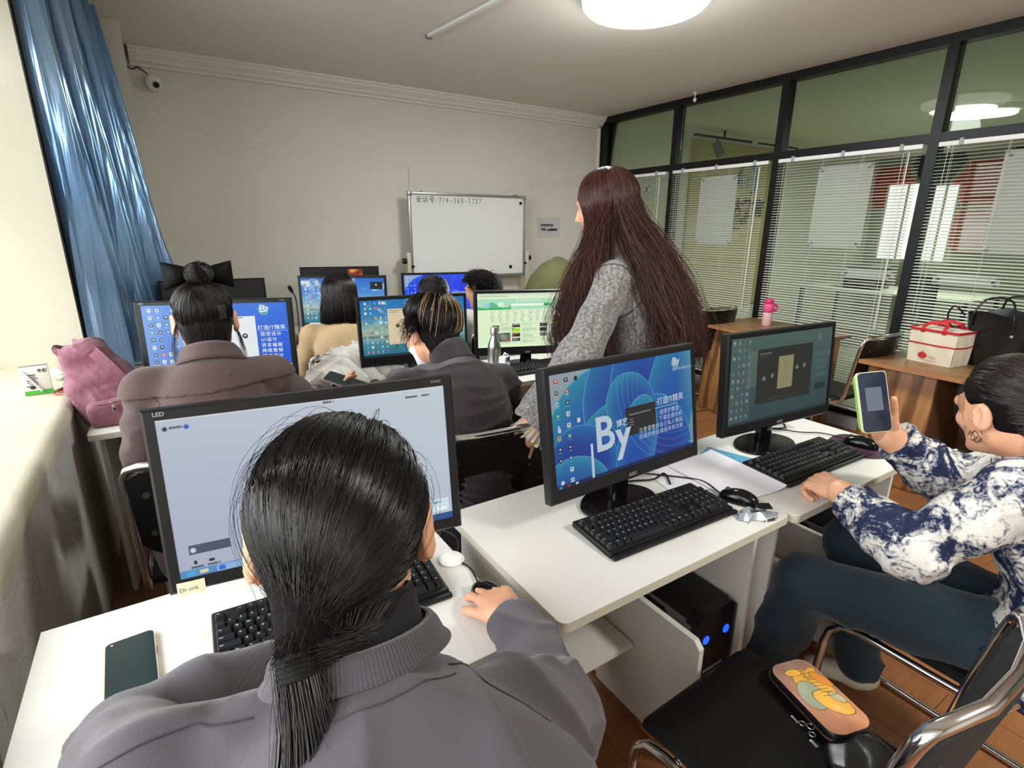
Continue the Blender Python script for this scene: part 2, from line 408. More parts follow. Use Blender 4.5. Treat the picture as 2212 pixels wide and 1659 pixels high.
# ---------------------------------------------------------------- curtain
def satin():
    q = NT('blue_satin'); v = q.coords()
    q.l(q.ramp(q.noise(v, 1.4, 2), [(.35, rgb('5f89b6')), (.65, rgb('86a6c4'))]), q.b.inputs['Base Color'])
    q.b.inputs['Roughness'].default_value = .20; q.b.inputs['Metallic'].default_value = .68
    q.b.inputs['Sheen Weight'].default_value = .4; q.b.inputs['Sheen Tint'].default_value = (.85, .9, 1, 1)
    q.bump(q.noise(q.coords((12, 12, .9)), 1.4, 3, .5, .3), .35, .02); return q.m
def curtain_fn(u, v):
    # u along the rail, v from the top down
    ax, ay, bx, by = -.350, 3.30, -.150, 4.12
    s = 1 + .0 * v
    x = ax + (bx - ax) * u; y = ay + (by - ay) * u
    uu = u * (1 + .05 * math.sin(3 * v + 4 * u)) + .018 * math.sin(5.1 * v + 7 * u)
    f = 1.25 * math.copysign(abs(math.sin(2 * PI * 6.5 * uu)) ** .75, math.sin(2 * PI * 6.5 * uu)) + .35 * math.sin(2 * PI * 13 * uu + 1.3 + 2 * v) + .25 * math.sin(2 * PI * 3.1 * uu + 2.2 * v)
    amp = (.060 + .035 * v) * (1 if .02 < u < .98 else .4)
    off = amp * f + (.21 * v - .05 * v * v) * u
    return (max(x + off * .97, -.374 + .003 * u), y - off * .24, 2.66 - 1.86 * v)
cb = MB(); cb.grid(curtain_fn, 260, 70)
ct = thing('curtain', 'shiny blue satin curtain drawn back beside the window', 'curtain')
obj('fabric', cb, satin(), ct, smooth=180)
m = obj('curtain_rail', MB().box((-.24, 2.2, 2.672), (.03, 4.0, .03)), m_white_pl, ct)
# ---------------------------------------------------------------- ceiling fittings
def lamp(x, y, r, label, name='ceiling_lamp'):
    t = thing(name, label, 'ceiling lamp', (x, y, H))
    obj('base', MB().lathe([(r, 0), (r, -.018), (r - .012, -.022)], 48), m_white_pl, t)
    obj('diffuser', MB().lathe([(r - .01, -.02), (r - .008, -.05), (r - .03, -.072), (r - .09, -.082), (.0, -.086)], 48), emis('lamp_glow', 'f6fffb', 3.2), t, smooth=180)
    return t
lamp(2.35, 2.36, .34, 'round white ceiling lamp glowing at the top of the photo')
t = thing('ceiling_lamp', 'long oval lamp glowing on the ceiling behind the glass', 'ceiling lamp', (7.15, 2.45, H), math.radians(-60))
def oval(a, b, z0, z1, mb, k=40):
    ring = lambda s, z: [(a * s * math.cos(2 * PI * i / k), b * s * math.sin(2 * PI * i / k), z) for i in range(k)]
    R_ = [ring(1, z0), ring(1, z1), ring(.93, z1 - .012), ring(.5, z1 - .02)]
    vs = sum(R_, []) + [(0, 0, z1 - .022)]
    fs = [(r * k + i, (r + 1) * k + i, (r + 1) * k + (i + 1) % k, r * k + (i + 1) % k) for r in range(3) for i in range(k)] + [(3 * k + i, 4 * k, 3 * k + (i + 1) % k) for i in range(k)]
    return mb.add(vs, fs)
obj('base', oval(.42, .19, 0, -.03, MB()), m_white_pl, t, smooth=60)
obj('diffuser', oval(.33, .165, -.03, -.075, MB()), emis('lamp_glow', 'f6fffb', 3.2), t, smooth=180)
t = thing('cable_trunking', 'thin white cable trunking strip stuck across the ceiling', 'trunking', (0, 0, 0))
tr = MB(); a = Vector((1.66, 3.60, H)); b = Vector((1.80, 2.3, H)); d = (b - a).normalized(); L = (b - a).length
obj('channel', tr.box((0, 0, 0), (.028, L, .014), Matrix.Translation((a + b) / 2 + Vector((0, 0, -.007))) @ Euler((0, 0, math.atan2(-d.x, d.y))).to_matrix().to_4x4()), m_white_pl, t)
obj('end_clip', MB().box((1.662, 3.585, H - .012), (.04, .014, .022)), m_gray_pl, t)
t = thing('ceiling_hook', 'small white hook hanging from the ceiling near the glass partition', 'hook', (4.30, 3.62, H))
obj('hook', MB().lathe([(.022, 0), (.02, -.006), (.004, -.012), (.004, -.04), (.014, -.05), (.016, -.062), (.008, -.078), (0, -.08)], 14).tube([(-.02, 0, 0), (0, 0, -.03), (.02, 0, 0)], .002, 6), m_white_pl, t)
# security camera with its cable
t = thing('security_camera', 'small round white security camera on the wall below the cornice', 'camera', (.143, YB, 2.478))
obj('body', MB().lathe([(0, .052), (.03, .046), (.046, .028), (.05, 0), (.046, -.028), (.03, -.046), (0, -.052)], 28, Matrix.Translation((0, -.06, 0))), m_white_pl, t, smooth=180)
obj('bracket', MB().cyl((0, 0, .0), (0, -.04, 0), .022).box((0, -.004, .0), (.06, .008, .075)), m_white_pl, t)
hd = Vector((.18, -.75, -.35)).normalized(); c0 = Vector((0, -.06, 0))
obj('lens', MB().cyl(tuple(c0 + hd * .040), tuple(c0 + hd * .0535), .019, 20), m_black_pl, t)
obj('lens_ring', MB().cyl(tuple(c0 + hd * .038), tuple(c0 + hd * .0505), .025, 24), mat('ring_grey', 'b9b6ae', .4), t)
w = smooth_path([(-.16, YB - .01, 2.66), (-.12, YB - .012, 2.60), (-.03, YB - .012, 2.585), (.03, YB - .012, 2.56), (.06, YB - .014, 2.575), (.10, YB - .02, 2.55), (.12, YB - .05, 2.52)], 6)
obj('camera_cable', MB().tube([(p[0] - .143, p[1] - YB, p[2] - 2.478) for p in w], .004, 6), m_wire, t)
# ---------------------------------------------------------------- whiteboard on its stand
m_board = mat('board_white', 'e9eae8', .18, 0, .5, coat=.3)
m_alu = mat('board_frame_grey', 'a7a6a3', .35, .6)
m_stand = mat('stand_cream', 'c9c6ae', .4)
t = thing('whiteboard', 'white board with a handwritten line of numbers, on a wheeled stand by the wall', 'whiteboard', (2.60, 4.80, 0), math.radians(-1.0))
bw, bh, bz = 1.27, .79, 1.42
obj('panel', MB().box((0, 0, bz), (bw - .02, .012, bh - .02)), m_board, t)
f = MB()
for s_ in (-1, 1):
    f.rbox((s_ * (bw / 2 - .012), -.004, bz), (.024, .026, bh), .004); f.rbox((0, -.004, bz + s_ * (bh / 2 - .012)), (bw, .026, .024), .004)
    f.rbox((s_ * (bw / 2 - .016), -.006, bz + bh / 2 - .016), (.042, .034, .042), .006); f.rbox((s_ * .52, -.002, bz + bh / 2 + .006), (.05, .02, .012), .003)
obj('frame', f, m_alu, t)
for s_ in (-1, 1):
    p = MB(); p.box((s_ * (bw / 2 + .022), .0, .70), (.028, .05, 1.16)); p.rbox((s_ * (bw / 2 + .022), -.004, 1.13), (.036, .056, .30), .004)
    obj('upright', p, m_stand, t)
    obj('clamp_knob', MB().cyl((s_ * (bw / 2 + .04), -.0, 1.20), (s_ * (bw / 2 + .075), -.0, 1.20), .026, 18).cyl((s_ * (bw / 2 - .01), -.03, 1.15), (s_ * (bw / 2 - .01), -.045, 1.15), .012), m_black_pl, t)
    ft = MB(); ft.box((s_ * (bw / 2 + .022), 0, .10), (.04, .34, .03))
    obj('foot', ft, m_stand, t)
    for q in (-.145, .145): obj('caster', MB().cyl((s_ * (bw / 2 + .010), q, .035), (s_ * (bw / 2 + .034), q, .035), .034, 16).box((s_ * (bw / 2 + .022), q, .07), (.02, .02, .04)), m_black_pl, t)
obj('crossbar', MB().box((0, 0, .25), (bw + .05, .03, .03)), m_stand, t)
# handwriting: 会议号:714-360-5727, drawn as marker strokes
ink = MB(); mk = mat('marker_ink', '5c5d5c', .7)
def stroke(pts, ox, s=1.0, w=.0048):
    for (x0, z0), (x1, z1) in zip(pts, pts[1:]):
        ax_, az, bx_, bz_ = ox + x0 * s, z0 * s, ox + x1 * s, z1 * s
        dx, dz = bx_ - ax_, bz_ - az; l_ = math.hypot(dx, dz) or 1; nx, nz = -dz / l_ * w / 2, dx / l_ * w / 2
        ex, ez = dx / l_ * w * .3, dz / l_ * w * .3
        ink.add([(ax_ - ex + nx, -.0075, az - ez + nz), (ax_ - ex - nx, -.0075, az - ez - nz), (bx_ + ex - nx, -.0075, bz_ + ez - nz), (bx_ + ex + nx, -.0075, bz_ + ez + nz)], [(0, 1, 2, 3)])
G = {'会': [[(.5, 1), (0, .5)], [(.5, 1), (1, .55)], [(.25, .55), (.75, .6)], [(.1, .38), (.9, .42)], [(.45, .4), (.2, .08), (.8, .12)], [(.65, .25), (.9, 0)]],
     '议': [[(.1, 1), (.25, .85)], [(0, .6), (.25, .65), (.22, .1), (.38, .25)], [(.65, 1), (.75, .85)], [(.9, .85), (.4, 0)], [(.45, .75), (1, 0)]],
     '号': [[(.25, 1), (.25, .7), (.75, .72), (.78, 1), (.25, 1)], [(0, .5), (1, .56)], [(.4, .52), (.32, .3), (.8, .32), (.68, 0), (.45, .05)]],
     ':': [[(.45, .65), (.55, .68)], [(.45, .25), (.55, .28)]], '-': [[(.2, .42), (.8, .46)]],
     '7': [[(.1, .95), (.9, 1), (.4, 0)]], '1': [[(.55, 1), (.45, 0)]], '4': [[(.45, 1), (.1, .4), (.9, .45)], [(.7, .8), (.6, 0)]],
     '3': [[(.2, .95), (.75, .9), (.4, .55), (.8, .3), (.2, 0)]], '6': [[(.7, 1), (.25, .5), (.3, .05), (.75, .15), (.7, .42), (.25, .3)]],
     '0': [[(.5, 1), (.15, .5), (.4, 0), (.8, .45), (.5, 1)]], '5': [[(.8, 1), (.3, .95), (.25, .6), (.75, .4), (.2, 0)]], '2': [[(.2, .8), (.6, 1), (.7, .65), (.15, .05), (.85, .08)]]}
x = -.555
for ch in '会议号:714-360-5727':
    w_ = .052 if ch in '会议号' else (.020 if ch == ':' else (.030 if ch == '-' else .026)); s_ = .055 if ch in '会议号' else .048
    for st in G[ch]: stroke([(a * w_ / s_ + RNG.normal(0, .02), b + RNG.normal(0, .02) + (bz + .305) / s_) for a, b in st], x, s_)
    x += w_ + .012
stroke([(0, (bz + .31) / .05), (.1, (bz + .312) / .05)], .16, .05)
obj('handwriting', ink, mk, t)
o = tag(obj('magnet', MB().cyl((0, 0, 0), (0, -.010, 0), .014, 20), m_black_pl, None, (3.175, 4.78, 1.745)), 'round black magnet in the top right corner of the whiteboard', 'magnet')
o = tag(obj('magnet', MB().box((0, -.004, 0), (.03, .008, .03), rot=(0, .5, 0)), m_black_pl, None, (3.06, 4.784, 1.115)), 'square black magnet near the lower right corner of the whiteboard', 'magnet')
# wifi note
t = thing('wall_paper_note', 'white paper note with the wifi name and password taped on the wall', 'note', (3.70, YB - .002, 1.51))
obj('sheet', MB().grid(lambda u, v: ((u - .5) * .297, -.0015 - .002 * math.sin(6 * u + 3 * v), (v - .5) * .21), 8, 6), mat('note_grey', 'c9c8c9', .8), t)
tm = MB(); F = Matrix(((1, 0, 0, 0), (0, 0, -1, -.006), (0, 1, 0, 0), (0, 0, 0, 1)))
text(tm, 'WIFI:BYDN', .036, Matrix.Translation((-.12, 0, .012)) @ F, bold=.0012); text(tm, '密码: by888888', .036, Matrix.Translation((-.12, 0, -.035)) @ F, bold=.0012)
obj('lettering', tm, mat('ink_black', '202022', .7), t, smooth=0)
# ---------------------------------------------------------------- the lobby behind the glass
m_dkt = mat('lobby_text_dark', '1f2a33', .5)
pn = struct(obj('trim_6', MB().box((7.0, YB - .015, 1.5), (2.1, .03, 2.2)), mat('lobby_panel', 'b7ab7d', .7)))
t = thing('wall_logo', 'round blue ring logo on the beige lobby wall above the dark characters', 'logo', (7.15, YB - .035, 2.17))
rg = MB(); 
rg.tube(arc((0, 0, 0), .20, -60, 200, 30), .034, 8, sq=(1, .4)); obj('ring', rg, mat('logo_blue', '3f7fb5', .4), t, smooth=60)
lg = MB(); FM = Matrix(((1, 0, 0, 0), (0, 0, -1, 0), (0, 1, 0, 0), (0, 0, 0, 1)))
text(lg, 'By', .26, Matrix.Translation((-.15, -.01, -.08)) @ FM, bold=.004); obj('letters', lg, mat('logo_pale', 'aebfbf', .4), t, smooth=0)
t = thing('wall_lettering', 'dark raised characters in three lines on the beige lobby wall', 'lettering', (6.2, YB - .032, 1.7))
lm = MB(); text(lm, '博艺达教育', .26, Matrix.Translation((.1, -.02, 0)) @ FM, bold=.006); text(lm, '电脑培训 设计培训', .10, Matrix.Translation((.2, -.02, -.12)) @ FM, bold=.003); text(lm, 'BOYIDA EDUCATION', .07, Matrix.Translation((.2, -.02, -.21)) @ FM, bold=.002)
obj('letters', lm, m_dkt, t, smooth=0)
t = thing('spotlight_track', 'dark track with one spotlight head under the lobby ceiling', 'track light', (6.1, 4.7, 2.60), math.radians(-1))
obj('track', MB().box((.1, 0, .0), (1.1, .03, .025)).box((1.25, 0, .0), (.9, .02, .02)).box((.1, 0, .05), (.02, .02, .08)), m_black_pl, t)
obj('lamp_head', MB().cyl((-.05, 0, -.06), (.03, -.03, -.21), .05, 18).cyl((-.03, 0, .0), (-.03, 0, -.09), .012), m_gray_pl, t)
m_red = mat('hex_red', 'b5382b', .5); m_hexd = mat('hex_dark', '2a3a40', .5)
def hexa(y, z, r, m_, label, k):
    pts = [(y + r * math.cos(math.radians(60 * i)), z + r * math.sin(math.radians(60 * i))) for i in range(6)]
    t = thing('hexagon_panel', label, 'wall panel', (0, 0, 0), 0, None)
    obj('face', MB().prism(pts, 10.89, 10.905, axis='x'), m_, t)
    pts2 = [(y + (p[0] - y) * 1.05, z + (p[1] - z) * 1.05) for p in pts]
    obj('border', MB().prism(pts2, 10.905, 10.92, axis='x'), mat('hex_gold', 'b9a774', .4), t)
R6 = .385
hexa(4.72, 2.22, R6, m_red, 'dark red hexagon panel in the lobby directly left of the thick black post', 0)
hexa(4.08, 2.57 - .0, R6 * .99, m_hexd, 'dark green hexagon panel cut by the thick black post', 1)
hexa(3.45, 2.22, R6, m_red, 'upper dark red hexagon panel right of the thick black post', 2)
hexa(3.45, 1.50, R6, m_red, 'lower dark red hexagon panel right of the thick black post', 3)
hexa(4.08, 1.85, R6, m_hexd, 'dark green hexagon panel low beside the white window reflection pane', 4)
hexa(2.82, 2.57, R6, m_hexd, 'dark green hexagon panel near the right photo edge', 5)
for (y, w_, z0, z1) in ((4.42, .62, 1.02, 2.25), (3.87, .34, 1.0, 2.2)):  # added glowing panes imitating a window reflected in the partition glass
    o = struct(obj('window_reflection', MB().box((10.86, y, (z0 + z1) / 2), (.02, w_, z1 - z0)), emis('reflection_glow', 'f2f6f8', 1.7)))
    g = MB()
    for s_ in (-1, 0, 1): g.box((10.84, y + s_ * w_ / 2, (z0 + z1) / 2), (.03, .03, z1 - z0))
    o2 = obj('reflection_frame', g, m_white_pl, o)
t = thing('lobby_table', 'white lobby table with thin legs behind the glass', 'table', (8.0, 3.2, 0), 0)
obj('tabletop', MB().rbox((0, 0, .74), (1.1, 2.0, .03), .004), mat('table_white', 'cfd2c4', .4), t)
for sx in (-1, 1):
    for sy in (-1, 1): obj('leg', MB().box((sx * .5, sy * .93, .365), (.04, .04, .73)), m_black_pl, t)
t = thing('printer', 'dark desktop printer on the lobby table', 'printer', (7.9, 3.5, .755), .2)
obj('body', MB().rbox((0, 0, .13), (.45, .45, .26), .02), m_black_pl, t); obj('output_tray', MB().box((-.27, 0, .08), (.14, .3, .012)), m_gray_pl, t); obj('lid', MB().rbox((0, 0, .275), (.43, .43, .03), .008), m_gray_pl, t)
t = thing('office_chair', 'dark office chair standing by the lobby table', 'chair', (7.0, 2.4, 0), 1.2)
obj('seat', MB().rbox((0, 0, .47), (.48, .46, .07), .03), m_black_pl, t); obj('backrest', MB().rbox((0, .24, .80), (.44, .05, .50), .03), m_black_pl, t)
for i in range(5):
    a = 2 * PI * i / 5; obj('leg', MB().tube([(0, 0, .1), (.28 * math.cos(a), .28 * math.sin(a), .05)], [.025, .018], 8).cyl((.28 * math.cos(a), .28 * math.sin(a) - .02, .028), (.28 * math.cos(a), .28 * math.sin(a) + .02, .028), .027, 10), m_black_pl, t)
obj('post', MB().cyl((0, 0, .08), (0, 0, .45), .03), m_gray_pl, t)
# ================================================================ desks
def desk_white():
    q = NT('desk_laminate'); v = q.coords()
    q.l(q.ramp(q.noise(v, 3, 5, .6), [(.3, rgb('d9d7d0')), (.7, rgb('e0dfd9'))]), q.b.inputs['Base Color'])
    q.b.inputs['Roughness'].default_value = .33; q.bump(q.noise(v, 300, 2), .04, .0005); return q.m
m_desk = desk_white(); m_edge = mat('desk_edging', 'c9c4b2', .4); m_side = mat('desk_side', 'cfccc3', .42)
m_screw = mat('screw_dark', '3a3733', .5)
def make_desk(label, W=.79, D=.51, inner=True):
    """top surface at z=.75, origin at the front left corner on the floor"""
    t = thing('computer_desk', label, 'desk', (0, 0, 0), 0, 'white computer desks')
    tp = MB(); poly = [(W, D), (0, D)] + rpoly(W, D, .02, 5, W / 2, D / 2)[12:]; tp.prism(poly, .727, .75)
    tp.prism([((x - W / 2) * .9975 + W / 2, (y - D / 2) * .996 + D / 2) for x, y in poly], .7495, .7503, mi=0)
    obj('tabletop', tp, [m_desk], t)
    e = MB(); n = len(poly)
    big = [((x - W / 2) * (1 + .0016 / W) + W / 2, (y - D / 2) * (1 + .0016 / D) + D / 2) for x, y in poly]
    e.add([(x, y, .7285) for x, y in big] + [(x, y, .7485) for x, y in big], [(i, (i + 1) % n, n + (i + 1) % n, n + i) for i in range(n)])
    obj('edge_band', e, m_edge, t)
    for x in (.035, W - .035): obj('side_panel', MB().rbox((x, D / 2 + .02, .3735), (.018, D - .09, .705), .002), m_side, t)
    obj('back_panel', MB().box((W / 2, D - .06, .53), (W - .09, .016, .38)), m_side, t)
    if inner:
        pr = [(.02, .03), (.40, .03), (.40, .45), (.04, .45), (.02, .43)]
        obj('divider_panel', MB().prism(pr, .485, .503, axis='x'), m_side, t)
        obj('shelf', MB().box((.26, .35, .285), (.43, .22, .016)), m_side, t)
        obj('floor_board', MB().box((.62, .28, .022), (.22, .38, .016)), m_side, t)
        obj('cam_screw', MB().cyl((.484, .10, .12), (.4835, .10, .12), .006).cyl((.045, .26, .31), (.0455, .26, .31), .005), m_screw, t)
    return t
deskA = make_desk('white desk at the front left, under the grey keyboard hand of the ponytailed person'); deskA.location = (-.30, .69, 0)
deskA['label'] = 'white desk in the near left corner carrying the large blank lit monitor'
dup(deskA, (.557, .675, 0), 0, 'white desk in the middle of the near row, with the uncovered keyboard and mouse')
dup(deskA, (1.350, .660, 0), 0, 'white desk at the right of the near row, where the floral blouse sits')
r2a = dup(deskA, (-.33, 2.40, 0), -.02, 'white desk under the pink backpack, against the window wall')
dup(deskA, (.49, 2.25, 0), -.04, 'white desk in front of the person with the highlighted bun')
dup(deskA, (1.31, 2.16, 0), -.03, 'white desk with the steel bottle and the drink carton')
dup(deskA, (-.26, 3.35, 0), -.03, 'far white desk under the switched-off black monitor')
dup(deskA, (.55, 3.28, 0), -.05, 'far white desk in front of the beige sweater')
dup(deskA, (1.42, 3.47, 0), -.05, 'far white desk in front of the short-haired boy')
dup(deskA, (.75, 4.02, 0), -.03, 'farthest white desk, below the dark screen with an orange picture')
# ================================================================ brown desks along the glass
def wood_mat():
    q = NT('brown_wood_laminate'); v = q.coords((9, 9, 1.1))
    w = q.n('ShaderNodeTexWave', wave_type='BANDS', bands_direction='DIAGONAL'); w.inputs['Scale'].default_value = .55; w.inputs['Distortion'].default_value = 7; w.inputs['Detail'].default_value = 4; w.inputs['Detail Scale'].default_value = 1.2
    q.l(v, w.inputs['Vector'])
    q.l(q.ramp(w.outputs['Fac'], [(0, rgb('6e4a2c')), (.35, rgb('96693f')), (.7, rgb('b08352')), (1, rgb('a2754a'))]), q.b.inputs['Base Color'])
    q.b.inputs['Roughness'].default_value = .35; return q.m
def wood_top():
    q = NT('brown_wood_top'); v = q.coords((7, 1.2, 7))
    q.l(q.ramp(q.noise(v, 2.5, 6, .6, .8), [(.3, rgb('7d5b3f')), (.7, rgb('9b7550'))]), q.b.inputs['Base Color'])
    q.b.inputs['Roughness'].default_value = .4; return q.m
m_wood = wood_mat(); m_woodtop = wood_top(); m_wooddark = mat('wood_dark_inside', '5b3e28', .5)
def make_brown():
    t = thing('wooden_desk', 'brown wooden desk by the glass', 'desk', (0, 0, 0), 0, 'brown wooden desks along the glass')
    obj('tabletop', MB().rbox((.33, .45, .738), (.66, .90, .024), .003), m_woodtop, t)          # x into the glass, y along it
    obj('edge_band', MB().box((-.0006, .45, .738), (.0012, .896, .022)), mat('wood_edge', 'a8764f', .4), t)
    obj('front_panel', MB().rbox((.10, .70, .365), (.018, .36, .72), .002), m_wood, t)
    obj('front_panel', MB().rbox((.10, .08, .365), (.018, .12, .72), .002), m_wood, t)
    obj('side_panel', MB().rbox((.34, .872, .365), (.46, .018, .72), .002), m_wood, t)
    obj('side_panel', MB().rbox((.34, .028, .365), (.46, .018, .72), .002), m_wood, t)
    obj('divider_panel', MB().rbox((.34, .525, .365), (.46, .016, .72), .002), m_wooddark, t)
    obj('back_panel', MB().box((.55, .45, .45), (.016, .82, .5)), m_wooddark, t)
    obj('cam_screw', MB().cyl((.0905, .845, .66), (.090, .845, .66), .006).cyl((.0905, .845, .30), (.090, .845, .30), .006), mat('screw_tan', 'c89a70', .4), t)
    return t
bd = make_brown(); bd.location = (3.585, 2.0, 0); bd.rotation_euler = (0, 0, math.radians(-8)); bd['label'] = 'brown wooden desk with the pink bottle on it'
dup(bd, (3.42, .60, 0), math.radians(-3), 'brown wooden desk under the lunch bag and black tote')
dup(bd, (3.70, 3.40, 0), 0, 'brown wooden desk partly hidden behind the long brown hair')
# ================================================================ chairs
m_seat = mat('chair_black_vinyl', '070708', .6, 0, .2, bump=(260, .15, .0006)); m_shell = mat('chair_black_shell', '0d0d0e', .28)
m_mesh = mat('chair_ribbed_fabric', '2a2b2d', .7)
def make_chair(name_label):
    t = thing('chrome_chair', name_label, 'chair', (0, 0, 0), 0, 'black chairs with chrome frames')
    a = .205; half = [(-.215, .845), (-.205, .80), (-.19, .70), (-.175, .58), (-.165, .50), (-.145, .455), (-.10, .437), (.0, .435), (.16, .435), (.205, .425), (.232, .395), (.242, .35), (.25, .20), (.252, .06), (.243, .03), (.215, .014), (.10, .0125), (-.15, .0125), (-.205, .0125)]
    L = [(-a, y, z) for y, z in half]
    corner = [(-a + .012, -.223, .868), (-a + .04, -.236, .878)]
    left = [(-.10, -.255, .880)] + corner[::-1] + L
    bottom = [(-a + .008, -.225, .0125), (-a + .03, -.235, .0125), (0, -.237, .0125)]
    path = [(0, -.262, .881)] + left + bottom
    mir = [(-x, y, z) for x, y, z in path]
    full = path[:-1] + mir[::-1][:-1] if False else path + mir[::-1][1:-1]
    obj('frame', MB().tube(full, .0115, 12, closed=True), m_chrome, t, smooth=60)
    # seat pad
    def seat(u, v, top):
        x = (u - .5) * .40; y = -.14 + .385 * v; r = max(abs(u - .5) * 2, abs(v - .5) * 2)
        ex = 1 - max(0, (r - .8) / .2) ** 2.2
        z = .455 + (.022 * ex if top else -.008 * ex) - .006 * math.cos((u - .5) * 2) * 0 - (.012 * max(0, v - .8) / .2)
        c = .03; sx, sy = abs(u - .5) * .40 - (.20 - c), abs(v - .5) * .385 - (.1925 - c)
        if sx > 0 and sy > 0:
            l = math.hypot(sx, sy)
            if l > c: k = c / l; x = math.copysign(.20 - c + sx * k, u - .5); y = .0525 + math.copysign(.1925 - c + sy * k, v - .5)
        return (x, y, z)
    s = MB(); s.grid(lambda u, v: seat(u, v, True), 30, 30).grid(lambda u, v: seat(1 - u, v, False), 30, 30)
    obj('seat', s, m_seat, t, smooth=60)
    # moulded back: broad rounded upper panel, narrower lower tongue
    def prof(z):
        if z > .63: 
            w = .2; dz = max(0, z - .815); w = .2 - .05 + math.sqrt(max(0, .05 ** 2 - dz ** 2)) if dz > 0 else .2
            return w
        if z > .575: return .2 - .06 * ((.63 - z) / .055) ** 1.5
        return .14
    b = MB(); NZ, NX = 34, 24
    def bk(u, v, off):
        z = .52 + .342 * v; w = prof(z); x = (u - .5) * 2 * w
        y = -.165 - (.065 * (z - .52) / .34) + 1.0 * x * x - .036 + off
        return (x, y, z)
    b.grid(lambda u, v: bk(u, v, .006), NX, NZ).grid(lambda u, v: bk(1 - u, v, -.006), NX, NZ)
    k = len(b.v) // 2
    for j in range(NZ):
        for (i0, i1) in ((0, NX), (NX, 0)):
            p, q = j * (NX + 1) + i0, (j + 1) * (NX + 1) + i0; r, s2 = k + j * (NX + 1) + i1, k + (j + 1) * (NX + 1) + i1
            b.add([], []); b.f.append((p, q, s2, r)); b.m.append(0)
    for j in (0, NZ):
        for i in range(NX):
            b.f.append((j * (NX + 1) + i, j * (NX + 1) + i + 1, k + j * (NX + 1) + NX - i - 1, k + j * (NX + 1) + NX - i)); b.m.append(0)
    obj('backrest', b, m_shell, t, smooth=40)
    sc = MB()
    for x_ in (-.16, .16):
        for z_ in (.66, .79):
            y_ = -.165 - .065 * (z_ - .52) / .34 + 1.0 * x_ * x_ - .042
            sc.cyl((x_, y_ + .001, z_), (x_, y_ - .003, z_), .009, 14)
    obj('back_screws', sc, mat('screw_black', '2e2e2f', .3), t)
    br = MB()
    for x_ in (-.18, .18): br.cyl((x_, -.07, .437), (x_, -.07, .452), .012).cyl((x_, .14, .437), (x_, .14, .452), .012)
    br.tube([(-.205, -.07, .436), (.205, -.07, .436)], .009, 8).tube([(-.205, .14, .434), (.205, .14, .434)], .009, 8)
    obj('seat_crossbar', br, m_chrome, t)
    return t
chair0 = make_chair('black chrome chair in the near row holding the printed pouch'); chair0.location = (.945, .385, 0); chair0.rotation_euler = (0, 0, .03)
dup(chair0, (1.665, .335, 0), -.02, 'black chrome chair the person in the floral blouse sits on')
dup(chair0, (.12, .22, 0), -.2, 'black chair under the ponytailed person in the near left')
dup(chair0, (.035, 1.88, 0), -.02, 'black chair behind the blank lit monitor, under the brown coat')
dup(chair0, (.86, 1.60, 0), -.06, 'black chair under the dark ribbed top, beside the lace cuff')
dup(chair0, (.78, 2.92, 0), -.1, 'black chair under the beige sweater')
dup(chair0, (1.77, 3.05, 0), -.1, 'black chair under the hooded boy')
dup(chair0, (3.70, 1.70, 0), -.06, 'empty black chrome chair beside the lunch bag desk')
dup(chair0, (3.84, 2.98, 0), -.12, 'empty black chrome chair behind the pink bottle desk')
# ================================================================ computer tower
def make_pc(loc, label):
    t = thing('computer_tower', label, 'computer', loc)
    m = mat('tower_black', '0a0a0b', .3)
    obj('case', MB().rbox((0, .19, .21), (.18, .36, .40), .004), m, t)
    fp = MB(); fp.prism([(-.09, 0), (.09, 0), (.09, .40), (.06, .425), (-.06, .425), (-.09, .40)], -.02, .012, axis='y'); obj('front_panel', fp, mat('tower_front', '101012', .18), t)
    obj('side_trim', MB().add([(-.0915, .0, .25), (-.0915, .0, .39), (-.0915, .10, .39)], [(0, 1, 2)]).box((-.0915, .19, .395), (.002, .34, .012)), m_gray_pl, t)
    for x_ in (-.045, .045): obj('power_light', MB().lathe([(.0, .003), (.012, .0025), (.014, 0)], 24, Matrix.Translation((x_, -.0205, .335)) @ Matrix.Rotation(PI / 2, 4, 'X')), emis('led_blue', '1f4dff', 2.2), t)
    obj('drive_slot', MB().box((0, -.021, .22), (.09, .002, .008)), m_gray_pl, t)
    return t
pc = make_pc((1.20, .775, .032), 'black computer tower with two blue lights under the middle desk')
dup(pc, (2.02, .80, .032), 0, 'black computer tower in shade under the right desk of the near row')
